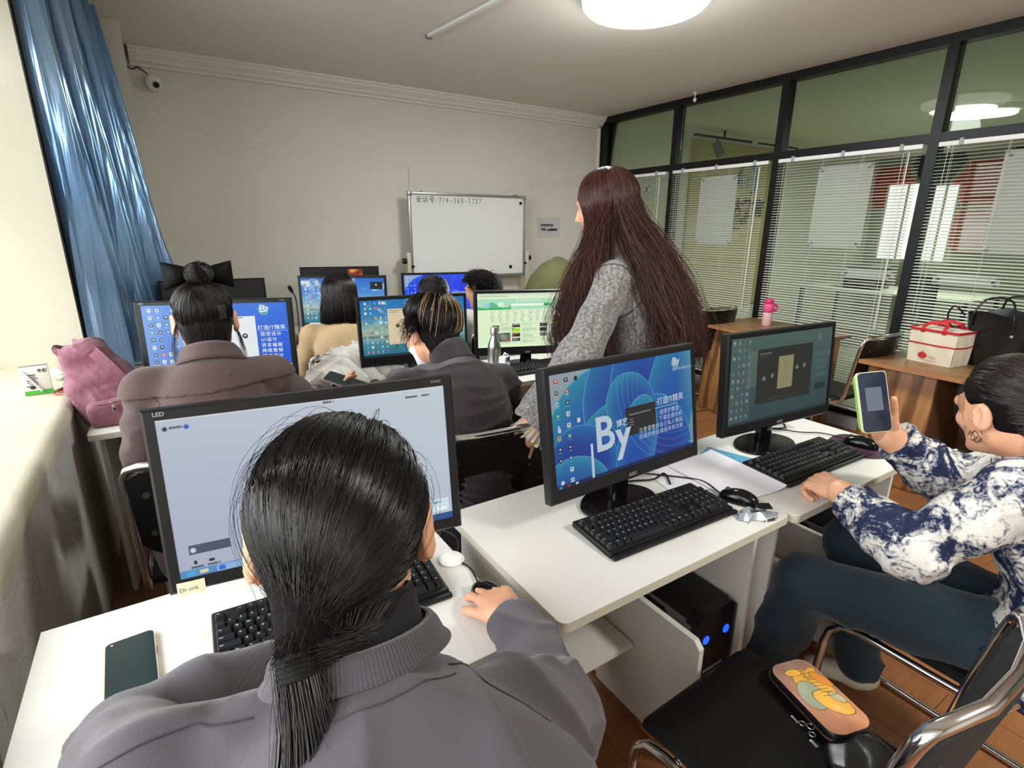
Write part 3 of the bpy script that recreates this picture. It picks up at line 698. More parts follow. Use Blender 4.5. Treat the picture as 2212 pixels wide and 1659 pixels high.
# ================================================================ monitors
def bezel_mesh(W, H, b=(.017, .017, .017, .030)):
    """b: left, right, top, bottom. origin bottom centre, screen faces -y"""
    l, r, tp, bt = b; m = MB()
    x0, x1 = -W / 2, W / 2; y = -.012; q = .005
    xs0, xs1, zs0, zs1 = x0 + l, x1 - r, bt, H - tp
    m.add([(x0, y + q, 0), (x1, y + q, 0), (x1, y + q, H), (x0, y + q, H), (x0 + q, y, q), (x1 - q, y, q), (x1 - q, y, H - q), (x0 + q, y, H - q),
           (xs0, y, zs0), (xs1, y, zs0), (xs1, y, zs1), (xs0, y, zs1), (xs0, y + .004, zs0), (xs1, y + .004, zs0), (xs1, y + .004, zs1), (xs0, y + .004, zs1)],
          [(0, 1, 5, 4), (1, 2, 6, 5), (2, 3, 7, 6), (3, 0, 4, 7), (4, 5, 9, 8), (5, 6, 10, 9), (6, 7, 11, 10), (7, 4, 8, 11), (8, 9, 13, 12), (9, 10, 14, 13), (10, 11, 15, 14), (11, 8, 12, 15)])
    yb = .018
    m.add([(x0, y + q, 0), (x1, y + q, 0), (x1, y + q, H), (x0, y + q, H), (x0, yb, 0), (x1, yb, 0), (x1, yb, H), (x0, yb, H),
           (x0 * .8, yb + .016, H * .12), (x1 * .8, yb + .016, H * .12), (x1 * .8, yb + .016, H * .88), (x0 * .8, yb + .016, H * .88)],
          [(0, 4, 5, 1), (1, 5, 6, 2), (2, 6, 7, 3), (3, 7, 4, 0), (4, 8, 9, 5), (5, 9, 10, 6), (6, 10, 11, 7), (7, 11, 8, 4), (8, 11, 10, 9)])
    return m, (xs0, xs1, zs0, zs1, y + .0035)
def attr_screen(name, strength=1.0):
    if name in MATS: return MATS[name]
    m = bpy.data.materials.new(name); m.use_nodes = True; t = m.node_tree; b = t.nodes['Principled BSDF']
    a = t.nodes.new('ShaderNodeAttribute'); a.attribute_name = 'picture'
    b.inputs['Base Color'].default_value = (.01, .01, .01, 1); b.inputs['Roughness'].default_value = .32; b.inputs['Specular IOR Level'].default_value = .3
    t.links.new(a.outputs['Color'], b.inputs['Emission Color']); b.inputs['Emission Strength'].default_value = strength
    MATS[name] = m; return m
def screen_mesh(name, rect, img, strength):
    x0, x1, z0, z1, y = rect; h, w, _ = img.shape
    me = bpy.data.meshes.new(name)
    xs = np.linspace(x0, x1, w + 1); zs = np.linspace(z1, z0, h + 1)
    V = np.stack(np.meshgrid(zs, xs, indexing='ij'), -1).reshape(-1, 2)
    co = np.empty((len(V), 3)); co[:, 0] = V[:, 1]; co[:, 1] = y; co[:, 2] = V[:, 0]
    i = np.arange(h)[:, None] * (w + 1) + np.arange(w)[None]
    F = np.stack([i + w + 1, i + w + 2, i + 1, i], -1).reshape(-1, 4)
    me.vertices.add(len(co)); me.vertices.foreach_set('co', co.ravel().astype(np.float32))
    me.loops.add(F.size); me.loops.foreach_set('vertex_index', F.ravel().astype(np.int32))
    me.polygons.add(len(F)); me.polygons.foreach_set('loop_start', np.arange(0, F.size, 4, dtype=np.int32))
    me.update(calc_edges=True)
    a = me.attributes.new('picture', 'FLOAT_COLOR', 'FACE')
    c = np.ones((h * w, 4), np.float32); s = np.clip(img, 0, 1).reshape(-1, 3)
    c[:, :3] = np.where(s <= .04045, s / 12.92, ((s + .055) / 1.055) ** 2.4)
    a.data.foreach_set('color', c.ravel()); me.materials.append(attr_screen('screen_glow_%g' % strength, strength)); return me
def hx(h): return np.array([int(h[i:i + 2], 16) / 255 for i in (0, 2, 4)])
class Img:
    def __init__(s, w, h, col): s.w, s.h = w, h; s.a = np.ones((h, w, 3)) * hx(col); s.Y, s.X = np.mgrid[0:h, 0:w] / np.array([h, w])[:, None, None]; s.ar = w / h
    def vgrad(s, stops):
        p = [q[0] for q in stops]; c = np.array([hx(q[1]) for q in stops])
        for k in range(3): s.a[..., k] = np.interp(s.Y, p, c[:, k])
        return s
    def rect(s, x0, y0, x1, y1, col, al=1):
        sl = (slice(max(0, round(y0 * s.h)), round(y1 * s.h)), slice(max(0, round(x0 * s.w)), round(x1 * s.w)))
        s.a[sl] = s.a[sl] * (1 - al) + hx(col) * al; return s
    def mask(s, m, col, al=1): m = np.clip(m, 0, 1)[..., None] * al; s.a = s.a * (1 - m) + hx(col) * m; return s
    def disc(s, x, y, r, col, al=1): return s.mask(np.clip((r - np.hypot((s.X - x) * s.ar, s.Y - y)) * s.h + .5, 0, 1), col, al)
    def noise(s, seed, n=6):
        r = np.random.default_rng(seed); f = np.zeros((s.h, s.w))
        for k in range(n):
            for _ in range(3):
                a, b, p = r.normal(0, 1, 3); f += math.sin(p) * 0 + np.sin((s.X * a * s.ar * 1.0 + s.Y * b * 2.2) * 5 * 1.75 ** k + p * 9 + 1.5 * np.sin(s.X * 9 * b + s.Y * 7)) / 1.6 ** k
        return f / 4
    def icons(s, x0, y0, dx, dy, nx, ny, seed, r=.016, skip=()):
        q = np.random.default_rng(seed); cols = ['2b6fc2', 'd8482e', '1d1f26', 'eef3f7', '35a66a', 'e7c34a', 'eef3f7', '1f2a44', '4aa3e0', 'f4f6f8']
        for i in range(nx):
            for j in range(ny):
                if (i, j) in skip or q.random() < .06: continue
                x, y = x0 + i * dx, y0 + j * dy; c = cols[q.integers(len(cols))]
                if q.random() < .5: s.disc(x, y, r, c); s.disc(x, y, r * .5, 'f2f4f8' if c != 'eef3f7' else '2f6db2')
                else: s.rect(x - r / s.ar, y - r, x + r / s.ar, y + r, c); s.rect(x - r * .4 / s.ar, y - r * .5, x + r * .5 / s.ar, y + r * .3, 'f2f4f8' if c[0] != 'e' else '3c7fc4')
                s.rect(x - r * .9 / s.ar, y + r * 1.45, x + r * .9 / s.ar, y + r * 1.75, 'e8eef4', .55)
        return s
def petals(s, seed=0, tone=0):
    """broad folded ribbon shapes in blues over a pale ground, drawn as families of arcs"""
    s.vgrad([(0, 'a9bdc4'), (.45, '9bb3bd'), (1, '7f9fb4')])
    base = [('2aa0c0', '1a4fbf'), ('2f9fc6', '163fae'), ('1f7fc9', '1c2f9d')] if tone == 0 else [('1b57f0', '0a1fc8'), ('1644ea', '0814b8'), ('2a6cff', '0b19c2')]
    def petal(cx_, cy_, rx, ry, rot, ca, cb, al=1):
        X = (s.X - cx_) * s.ar; Y = s.Y - cy_; c, n = math.cos(rot), math.sin(rot)
        u = (X * c + Y * n) / rx; v = (-X * n + Y * c) / ry; d = np.sqrt(u * u + v * v)
        m = np.clip((1 - d) * 60, 0, 1); g = np.clip(d, 0, 1)[..., None] ** 2.2
        g = .55 * g + .45 * np.clip(.5 - .6 * v, 0, 1)[..., None] ** 1.5; col = hx(cb) * (1 - g) + hx(ca) * g; m = (m * al)[..., None]; s.a = s.a * (1 - m) + col * m
        e = np.exp(-((d - .985) / .012) ** 2); s.mask(e * .55, '8fd8ea' if tone == 0 else '7aa6ff')
        for q in range(1, 5): s.mask(np.exp(-((d - 1 + .035 * q * (1.2 + u)) / .006) ** 2) * .30 * np.clip(u + .2, 0, 1), '7cc8e6' if tone == 0 else '6a96ff')
    k = .0
    P = [(.30, .55, .62, .55, -.5), (.48, .30, .50, .62, .35), (.62, .42, .42, .66, -.25), (.80, .55, .36, .80, .28), (.42, .95, .55, .50, .1), (.70, .95, .50, .60, -.2), (.35, .62, .42, .26, -.45), (.52, .42, .30, .34, -.7), (.20, .80, .40, .30, .5), (.55, .80, .26, .48, .3), (.12, 1.1, .42, .36, .2)]
    for i, p in enumerate(P):
        a_, b_ = base[i % 3]; petal(*p, a_, b_)
    for i in range(5):
        r = .42 + .05 * i; X = (s.X - .86) * s.ar; Y = s.Y - .25
        d = np.hypot(X / (r * 1.25), Y / (r * 1.3)); s.mask(np.exp(-((d - 1) / .010) ** 2) * .35 * (s.Y > .1), '6fc0e8' if tone == 0 else '6a8cff')
    s.mask(np.clip((s.X - .88 - .25 * (s.Y - .3) ** 2 * 0) * 6, 0, 1) * np.clip((.62 - s.Y) * 4, 0, 1) * .7, '9db2bd' if tone == 0 else '0f2be0')
    return s
def sky(s, seed, warm=False):
    s.vgrad([(0, '1d5fc0'), (.3, '3f86cc'), (.55, '8fb5c4'), (.62, 'a7b9ae'), (.66, '6c8f94'), (.70, '94b3b4'), (.76, '5c9098'), (1, '1f6f8f')] if not warm else
            [(0, '1a6fb4'), (.3, '3b86b4'), (.5, '8fae9f'), (.60, '9cae9d'), (.64, '5f7f80'), (.68, '8aa7a2'), (.74, '4f8a92'), (1, '1b6d8d')])
    n = s.noise(seed); s.mask(np.clip(n * 1.4 - .25, 0, .9) * np.clip((.55 - s.Y) * 4, 0, 1), 'dfe3df')
    s.mask(np.clip(s.noise(seed + 5) - .1, 0, .5) * np.clip((s.Y - .6) * 6, 0, 1) * .5, '1f5568'); return s
TXT = Matrix(((1, 0, 0, 0), (0, 0, -1, 0), (0, 1, 0, 0), (0, 0, 0, 1)))
def monitor(label, pos, yaw, tilt, W, H, img, extra=None, strength=1.0, bez=(.017, .017, .017, .030), logo=None, top_l=None, top_r=None, deskz=.75, col='18191b', group='desktop monitors', neck=True):
    t = thing('computer_monitor', label, 'monitor', (pos[0], pos[1], deskz), yaw, group)
    m_b = mat('bezel_' + col, col, .36)
    mb, rect = bezel_mesh(W, H, bez); zb = pos[2] - deskz
    T = Matrix.Translation((0, 0, zb)) @ Matrix.Rotation(-tilt, 4, 'X')
    obj('housing', mb, m_b, t, M=T)
    sc = obj('screen', screen_mesh('screen', rect, img.a, strength), None, t, M=T)
    x0, x1, z0, z1, y = rect
    if extra:
        ex = MB(); mats = extra(ex, lambda u, v, d=.0006: Matrix.Translation((x0 + (x1 - x0) * u, y - d, z1 + (z0 - z1) * v)) @ TXT)
        o = obj('screen_text', ex, mats, sc, smooth=0)
    lt = MB()
    if top_l: text(lt, top_l, .0105, Matrix.Translation((-W / 2 + .018, -.0124, H - .0125)) @ TXT, bold=.0003)
    if top_r: text(lt, top_r, .0075, Matrix.Translation((W / 2 - .048, -.0124, H - .0115)) @ TXT)
    if logo: text(lt, logo, .0125, Matrix.Translation((-.015, -.0124, .0105)) @ TXT, bold=.0006, space=1.1)
    if lt.v: obj('bezel_lettering', lt, mat('bezel_print', '8b8d90', .4), t, M=T, smooth=0)
    if neck:
        nk = MB(); nk.rbox((0, .045, (zb + .10) / 2 + .005), (.065, .028, zb + .10), .008).rbox((0, .036, zb + .09), (.12, .03, .09), .006)
        obj('stand_neck', nk, mat('stand_gloss', '0d0d0e', .12), t)
        bs = MB(); k = 48; rx, ry = .125, .088
        R_ = [[(rx * s_ * math.cos(2 * PI * i / k), .035 + ry * s_ * math.sin(2 * PI * i / k), z_) for i in range(k)] for s_, z_ in ((.97, .0005), (1, .003), (1, .008), (.97, .012), (.4, .016))]
        bs.add(sum(R_, []), [(r * k + i, r * k + (i + 1) % k, (r + 1) * k + (i + 1) % k, (r + 1) * k + i) for r in range(4) for i in range(k)] + [tuple(4 * k + i for i in range(k)), tuple(range(k - 1, -1, -1))])
        obj('stand_base', bs, mat('stand_gloss', '0d0d0e', .12), t, smooth=40)
    return t, T, rect
m_tw = emis('screen_white', 'e9f1fb', .95); m_tw2 = emis('screen_pale', 'c9d6e4', .8)
# near left: pale meeting window
im = Img(300, 168, 'bcc6d2'); im.a = np.ones((168, 300, 3)) * hx('b7c0cf'); im.a += ((im.X * .5 + (1 - im.Y) * .5 - .5) * .10)[..., None] * np.array([.9, 1.1, .6])
im.rect(0, 0, 1, .012, 'cdd3d6'); im.vg = None
for i in range(300):
    pass
im.rect(0, .955, 1, 1, '3a76b8'); im.rect(0, .955, .5, 1, '6e9cc9', .6); im.rect(.02, .96, .045, .995, '4fa3d8'); im.rect(.06, .965, .085, .99, 'd8d6a5'); im.rect(.115, .957, .20, .998, '8fb4dc'); im.rect(.12, .962, .14, .993, '3b6bd0'); im.rect(.25, .957, .34, .998, '8fb4dc'); im.rect(.255, .962, .275, .993, '3b6bd0')
im.rect(.035, .80, .165, .855, '4b5668'); im.disc(.048, .828, .016, 'cfd6e0')
im.rect(.905, .84, .985, .935, 'd3e6ee'); im.rect(.935, .905, .978, .925, 'f2f5f7'); im.disc(.93, .862, .012, '48a0c0'); im.rect(.88, .955, 1, 1, '24508f')
im.disc(.085, .055, .014, '2c56b8'); im.disc(.022, .055, .013, '22343a'); im.disc(.46, .115, .013, '3d5fb4')
for x0_, y0_, x1_ in ((.035, .05, .07), (.475, .11, .56), (.84, .05, .885), (.905, .05, .94), (.53, .012, .56)): im.rect(x0_, y0_, x1_, y0_ + .012, '5c6670', .8)
im.rect(.048, .90, .056, .925, '30363f'); im.rect(.035, .935, .072, .945, '4a525c', .7); im.rect(.093, .903, .11, .922, '30363f'); im.rect(.085, .935, .118, .945, '4a525c', .7); im.rect(.10, .103, .13, .113, '9aa')if False else None
def exA(mb, at):
    for u, v, s in ((.53, .022, '腾讯会议'), (.84, .062, '演讲者视图'), (.905, .062, '布局'), (.475, .122, '会议号 714 360 5727'), (.035, .062, '会议详情'), (.036, .948, '解除静音'), (.087, .948, '开启视频'), (.935, .868, '同意')): text(mb, s, .0055, at(u, v))
    return [emis('screen_ink', '46505c', .8)]
monA, TA, rA = monitor('large blank pale-blue lit monitor directly behind the ponytail', (.205, 1.0, .852), -.126, .134, .565, .345, im, exA, .92, bez=(.020, .020, .020, .026), top_l='LED', top_r='E2460S', col='1c1c1c')
st = MB(); st.grid(lambda u, v: (-.27 + .045 * u + .0, -.0135 - .001 * math.sin(3 * u), -.004 + .026 * v), 4, 3)
obj('sticky_label', st, mat('label_cream', 'd9d6b4', .6), monA, M=TA)
st = MB(); text(st, 'Dr.ork', .011, Matrix.Translation((-.267, -.0148, .004)) @ TXT); obj('label_writing', st, mat('ink_brown', '6d6a52', .7), monA, M=TA, smooth=0)
# near middle: blue folded shapes with the large letters
im = petals(Img(460, 258, '8899aa')); im.icons(.04, .06, .062, .098, 2, 10, 3, .019); im.disc(.16, .06, .02, '2b2f33'); im.disc(.165, .43, .022, '2f6fd0'); im.rect(.155, .41, .175, .45, 'f2f6fa')
im.disc(.865, .10, .052, 'a8c6cc', .8); im.rect(.0, .965, 1, 1, '10204a', .85)
for i, c in enumerate(('4aa3e0', 'c23a2e', 'e6e6e6')): im.rect(.02 + .05 * i, .972, .038 + .05 * i, .994, c)
im.rect(.475, .435, .70, .70, '262a2c'); im.rect(.955, .93, .995, .945, 'c9d6e4', .6)
for k, y_ in enumerate((.50, .545, .57, .595)): im.rect(.50, y_, (.66 if k == 0 else .53), y_ + .010, '8e9496')
im.rect(.65, .665, .66, .672, 'c0c4c6')
def exB(mb, at):
    mb.cur = 0
    text(mb, 'B', .128, at(.255, .76), 0, .0022); text(mb, 'y', .112, at(.405, .80), 0, .0035)
    mb.add([(-.004, -.082, 0), (.004, -.082, 0), (.004, .008, 0), (-.004, .008, 0)], [(0, 1, 2, 3)], at(.235, .70), 0)
    text(mb, '博艺', .022, at(.405, .585), 0, .0003); text(mb, '·打造IT精英', .023, at(.70, .475), 0, .0002)
    mb.add([(-.004, -.0007, 0), (.092, -.0007, 0), (.092, .0007, 0), (-.004, .0007, 0)], [(0, 1, 2, 3)], at(.70, .505), 0)
    for k, s in enumerate(('温馨提示:请爱护教室', '机器设备下课后请关机', '注意保管好自己私人物品', '完成的作业请保存到文档')): text(mb, s, .0155, at(.565, .575 + .062 * k), 0, .0, 'LEFT', 1.15) if k > 1 else text(mb, s[-6:], .0155, at(.72, .575 + .062 * k), 0, .0, 'LEFT', 1.15)
    text(mb, 'By', .030, at(.845, .12), 0, .0008); text(mb, '看微信学习更多设计课程', .0085, at(.845, .175), 0)
    text(mb, 'e', .022, at(.032, .50), 0, .0008); text(mb, 'W', .012, at(.09, .20), 0)
    return [m_tw2]
monitor('monitor with blue folded shapes and big letters in the middle of the near row', (.994, .94, .845), .027, .160, .56, .34, im, exB, .60, logo='AOC', bez=(.018, .018, .018, .034), top_l='', col='1b1c1d')
# near right: dim screen with a dark window
im = Img(400, 225, '45605f').vgrad([(0, '56706b'), (.5, '435c5c'), (1, '2f4a50')]); im.icons(.035, .05, .045, .085, 4, 11, 9, .017)
im.a = im.a * .85 + hx('45605f') * .15; m_ = (im.X < .2); im.a[m_] = im.a[m_] * .55 + hx('5b7471') * .45
im.rect(.165, .16, .26, .58, '7d8d80', .35); im.rect(.25, .16, .80, .80, '2b2c2a'); im.rect(.455, .27, .605, .66, 'a09c72')
for x_, y_ in ((.32, .50), (.40, .48), (.645, .43), (.72, .42)): im.disc(x_, y_, .030, '5d6f70'); im.disc(x_, y_ + .008, .014, 'b9c2be', .6)
im.rect(.27, .205, .38, .22, '6c706c'); im.rect(.27, .24, .35, .25, '5c605c'); im.rect(0, .965, 1, 1, '22343a')
for i in range(10): im.rect(.38 + .03 * i, .755, .39 + .03 * i, .77, '8a8f8c', .5)
im.disc(.865, .10, .045, '77887a', .7); im.rect(.855, .68, .97, .76, '1f2a2c', .8)
def exC(mb, at):
    text(mb, '打造IT精英', .020, at(.82, .34), 0); text(mb, '视觉设计', .016, at(.84, .43), 0); text(mb, '室内设计', .016, at(.84, .51), 0); text(mb, '语言编程', .016, at(.84, .59), 0); text(mb, 'By', .022, at(.84, .12), 0)
    return [emis('screen_dim', '5f7a78', .8)]
monitor('dim greenish monitor with a dark window and pale card, facing the floral blouse', (1.735, .972, .843), -.079, .081, .56, .34, im, exC, .62, logo='AOC', bez=(.016, .016, .016, .032), col='111213')
# second row left
im = Img(360, 202, '2f6fd6').vgrad([(0, '2f6fd8'), (1, '2050c8')]); im.mask(np.clip((.45 - im.X) * 2.2, 0, 1) * .75, '8fb2e2'); im.icons(.05, .06, .052, .096, 6, 10, 21, .022)
im.mask(np.exp(-((im.Y - .08 - .25 * (im.X - .3)) / .012) ** 2) * (im.X > .45) * (im.X < .7), '1a48b0', .5)
im.rect(.20, .14, .32, .55, 'b8c8d8', .45); im.rect(.52, .175, .765, .86, 'dfe5e6'); im.rect(.55, .19, .58, .20, '5a6268'); im.rect(.63, .19, .68, .20, '5a6268'); im.disc(.678, .435, .034, '26282c'); im.disc(.678, .43, .013, 'dfe5e6')
im.disc(.828, .095, .078, '2a86b8'); im.disc(.828, .095, .064, '6fb6b8'); im.disc(.828, .095, .052, '3f8fae'); im.rect(.845, .84, 1, .96, 'eef3f8'); im.rect(.93, .895, .985, .92, '2a55c8'); im.rect(0, .965, 1, 1, '10204a'); im.rect(.97, .972, .985, .99, 'f2f4f8')
def exD(mb, at):
    text(mb, 'B', .044, at(.800, .125), 0, .001); text(mb, '7', .030, at(.840, .125), 0, .001)
    text(mb, '打造IT精英', .022, at(.775, .36), 0, .0002, 'LEFT', 1.1)
    mb.add([(0, 0, 0), (.12, 0, 0), (.12, .001, 0), (0, .001, 0)], [(0, 1, 2, 3)], at(.78, .385), 0)
    for k, s in enumerate(('视觉设计', 'UI设计', '语言编程', '网络营销', '室内设计')): text(mb, s, .019, at(.79, .445 + .075 * k), 0, .0002, 'LEFT', 1.3)
    return [m_tw]
monitor('monitor with a bright blue desktop in front of the brown coat', (.16, 2.55, .838), -.30, .06, .60, .368, im, exD, 1.0, bez=(.024, .022, .018, .030), top_l='LED', top_r='E2460S', col='1e1e1f')
# second row middle
im = sky(Img(360, 202, '4488aa'), 3, True); im.icons(.045, .05, .045, .085, 5, 11, 33, .017, skip=[(3, 2), (4, 2), (2, 2)]); im.disc(.21, .05, .02, 'f2f2f2')
im.rect(.245, .165, .62, .79, 'dac9a8'); im.rect(.25, .19, .40, .198, '8f8670'); im.rect(.25, .22, .35, .228, '8f8670'); im.disc(.335, .46, .032, '2d241c'); im.disc(.34, .45, .012, 'c9b48f'); im.rect(.26, .765, .33, .772, '8f8670'); im.rect(.44, .765, .48, .772, '8f8670')
im.mask(np.exp(-((im.X - .315) / .006) ** 2 - ((im.Y - .84) / .035) ** 2), '1c2a30', .9); im.rect(0, .955, 1, 1, '17323c'); im.rect(.93, .94, 1, .958, 'dfe6e2')
monitor('monitor with a sky and lake picture in front of the highlighted bun', (1.035, 2.514, .832), -.127, .054, .565, .345, im, None, .95, bez=(.017, .015, .017, .046), col='121314', logo=None)
# second row right
im = Img(420, 236, 'd9eccb').vgrad([(0, 'dfeecb'), (1, 'd6ecc6')]); im.rect(0, 0, 1, .035, 'c7d8bd'); im.rect(0, .035, 1, .075, 'dbe8c9'); im.rect(.015, .045, .3, .058, '8fa08a', .7)
im.rect(0, .10, 1, .30, 'a9dcb8'); im.mask(((im.Y > .235 + .03 * np.sin(im.X * 30) - .05 * np.exp(-((im.X - .12) / .06) ** 2)) & (im.Y < .30) & (im.X < .33)).astype(float), '5fb98a'); im.mask(((im.Y > .26) & (im.Y < .30)).astype(float) * np.clip((.33 - im.X) * 9, 0, 1), '3fae62')
im.disc(.09, .22, .06, 'a7cfe0', .7); im.rect(.20, .17, .26, .24, 'e6f4e0', .8)
for i in range(7): im.disc(.395 + .037 * i, .135, .018, 'eef8e6'); im.disc(.395 + .037 * i, .135, .010, 'b5d8b4')
im.rect(.33, .195, .66, .235, 'f1f8e4'); im.rect(.66, .19, .725, .24, '2fa343'); im.mask((np.abs(im.Y - (.26 - .06 * np.abs(np.sin(im.X * 26)))) < .006).astype(float) * (im.X > .78), '4a9f78')
q_ = np.random.default_rng(4)
for j, y_ in enumerate(np.arange(.325, .54, .032)):
    for i in range(11):
        x_ = .13 + .075 * i + q_.normal(0, .004)
        if j in (0, 6) or i < 10: im.rect(x_, y_, x_ + .02 + .022 * q_.random(), y_ + .010, ['8d9c86', '7b8a78', 'a2a088'][q_.integers(3)], .8)
def pic(x0, y0, w, h, a, b, sd):
    n = im.noise(sd, 4); sl = (im.X >= x0) & (im.X <= x0 + w) & (im.Y >= y0) & (im.Y <= y0 + h); f = np.clip(n * 1.6 + .4, 0, 1)[..., None]; im.a[sl] = (hx(a) * (1 - f) + hx(b) * f)[sl]
pic(.145, .585, .065, .11, '2a1f22', 'c98a7a', 1); pic(.145, .73, .175, .17, '3c4a44', '8a9a8c', 2)
for k, (a_, b_) in enumerate((('222020', 'b9a898'), ('3f6a1c', 'a9d83a'), ('1c140e', '9a6a3a'), ('141414', '9a9a96'))): pic(.34, .56 + .088 * k, .08, .07, a_, b_, 10 + k)
for k, (a_, b_) in enumerate((('2a2a2a', 'c9c9b9'), ('1c1c20', '6a6a6a'), ('3a3f3a', '8a9a8a'), ('cfe0bf', 'dff0cf'))): pic(.62, .56 + .088 * k, .075, .07, a_, b_, 20 + k)
im.rect(.27, .855, .315, .885, 'd8482e')
for x0_ in (.225, .44, .715):
    for y_ in np.arange(.565, .93, .022):
        if q_.random() < .8: im.rect(x0_, y_, x0_ + .05 + .10 * q_.random(), y_ + .007, '8f9c84', .8)
im.rect(0, .945, 1, 1, 'dff0c8')
monitor('monitor with a pale green web page beside the steel bottle', (1.665, 2.42, .818), -.36, .05, .60, .36, im, None, 1.0, bez=(.018, .018, .018, .046), logo='AOC', col='121314')
# third row
im = sky(Img(300, 168, '4488aa'), 11); im.icons(.05, .05, .048, .088, 4, 10, 41, .016); im.rect(.83, .08, .98, .24, '10151c'); im.disc(.9, .14, .02, 'b9c2be'); im.rect(0, .955, 1, 1, 'dfe6ea'); im.rect(0, .955, .06, 1, '1c2a30')
monitor('monitor with a blue sky picture in front of the beige sweater', (.987, 3.60, .850), -.45, .02, .565, .345, im, None, 1.0, bez=(.017, .015, .017, .022), col='16171a')
im = petals(Img(300, 168, '8899aa'), 1, 1); im.a = im.a * .8 + hx('1330e8') * .2; im.icons(.045, .06, .05, .09, 3, 6, 51, .016); im.disc(.865, .09, .05, '6fa6e0', .9); im.mask(np.clip((.10 - np.hypot((im.X - .93) * 1.2, im.Y - .5)) * 40, 0, 1) * 0, 'bcd7f4')
def exE(mb, at): text(mb, '·打造IT精英', .026, at(.66, .50), 0, .0006); text(mb, 'B', .09, at(.50, .62), 0, .001); return [m_tw]
monitor('monitor with a vivid blue picture in front of the boy', (1.76, 3.75, .830), -.27, .085, .565, .345, im, exE, 1.0, bez=(.017, .015, .017, .022), col='121314')
im = Img(40, 24, '0c0d0e')
monitor('switched-off black monitor beside the gooseneck microphone', (.245, 3.70, .85), -.10, .07, .565, .345, im, None, .3, bez=(.010, .010, .010, .022), col='0e0e0f')
im = Img(200, 112, '08090b'); pn_ = im.noise(77, 5); im.mask(((im.Y > .02) & (im.Y < .2) & (im.X > .60) & (im.X < .80)).astype(float) * np.clip(pn_ + .7, 0, 1), 'c2501c'); im.mask(((im.Y > .02) & (im.Y < .1) & (im.X > .63) & (im.X < .78)).astype(float) * np.clip(pn_ * 2, 0, 1), 'e8b25a'); im.rect(.62, .16, .79, .20, 'd83a2a', .8)
monitor('dark monitor with a small orange picture, farthest at the back', (1.145, 4.22, .855), -.28, .05, .58, .355, im, None, .8, bez=(.012, .012, .012, .022), col='0c0c0d')
# ================================================================ keyboards and mice
def key_rows():
    U = 19.05; K = []
    def row(x, y, items):
        for it in items:
            lab, w = it if isinstance(it, tuple) else (it, 1)
            if lab is not None: K.append((x + w / 2, y, w, 1, lab))
            x += w
        return x
    row(0, 0, ['Esc', (None, 1), 'F1', 'F2', 'F3', 'F4', (None, .5), 'F5', 'F6', 'F7', 'F8', (None, .5), 'F9', 'F10', 'F11', 'F12', (None, .25), 'Prt', 'Scr', 'Brk'])
    row(0, 1.3, list('`1234567890-=') + [('Back', 2), (None, .25), 'Ins', 'Hom', 'PgU', (None, .25), 'Num', '/', '*', '-'])
    row(0, 2.3, [('Tab', 1.5)] + list('QWERTYUIOP[]') + [('\\', 1.5), (None, .25), 'Del', 'End', 'PgD', (None, .25), '7', '8', '9'])
    row(0, 3.3, [('Caps', 1.75)] + list("ASDFGHJKL;'") + [('Enter', 2.25), (None, 3.5), '4', '5', '6'])
    row(0, 4.3, [('Shift', 2.25)] + list('ZXCVBNM,./') + [('Shift', 2.75), (None, 1.25), '^', (None, 1.25), '1', '2', '3'])
    row(0, 5.3, [('Ctrl', 1.25), ('Win', 1.25), ('Alt', 1.25), ('', 6.25), ('Alt', 1.25), ('Win', 1.25), ('M', 1.25), ('Ctrl', 1.25), (None, .25), '<', 'v', '>', (None, .25), ('0', 2), '.'])
    K.append((22.5 - .5 + .0, 2.8, 1, 2, '+')); K.append((22.5 - .5, 4.8, 1, 2, 'Ent'))
    return K, U / 1000
m_key = mat('key_black', '1c1d1f', .45); m_leg = mat('key_legend', 'c9cccf', .5); m_kb = mat('keyboard_black', '111213', .4)
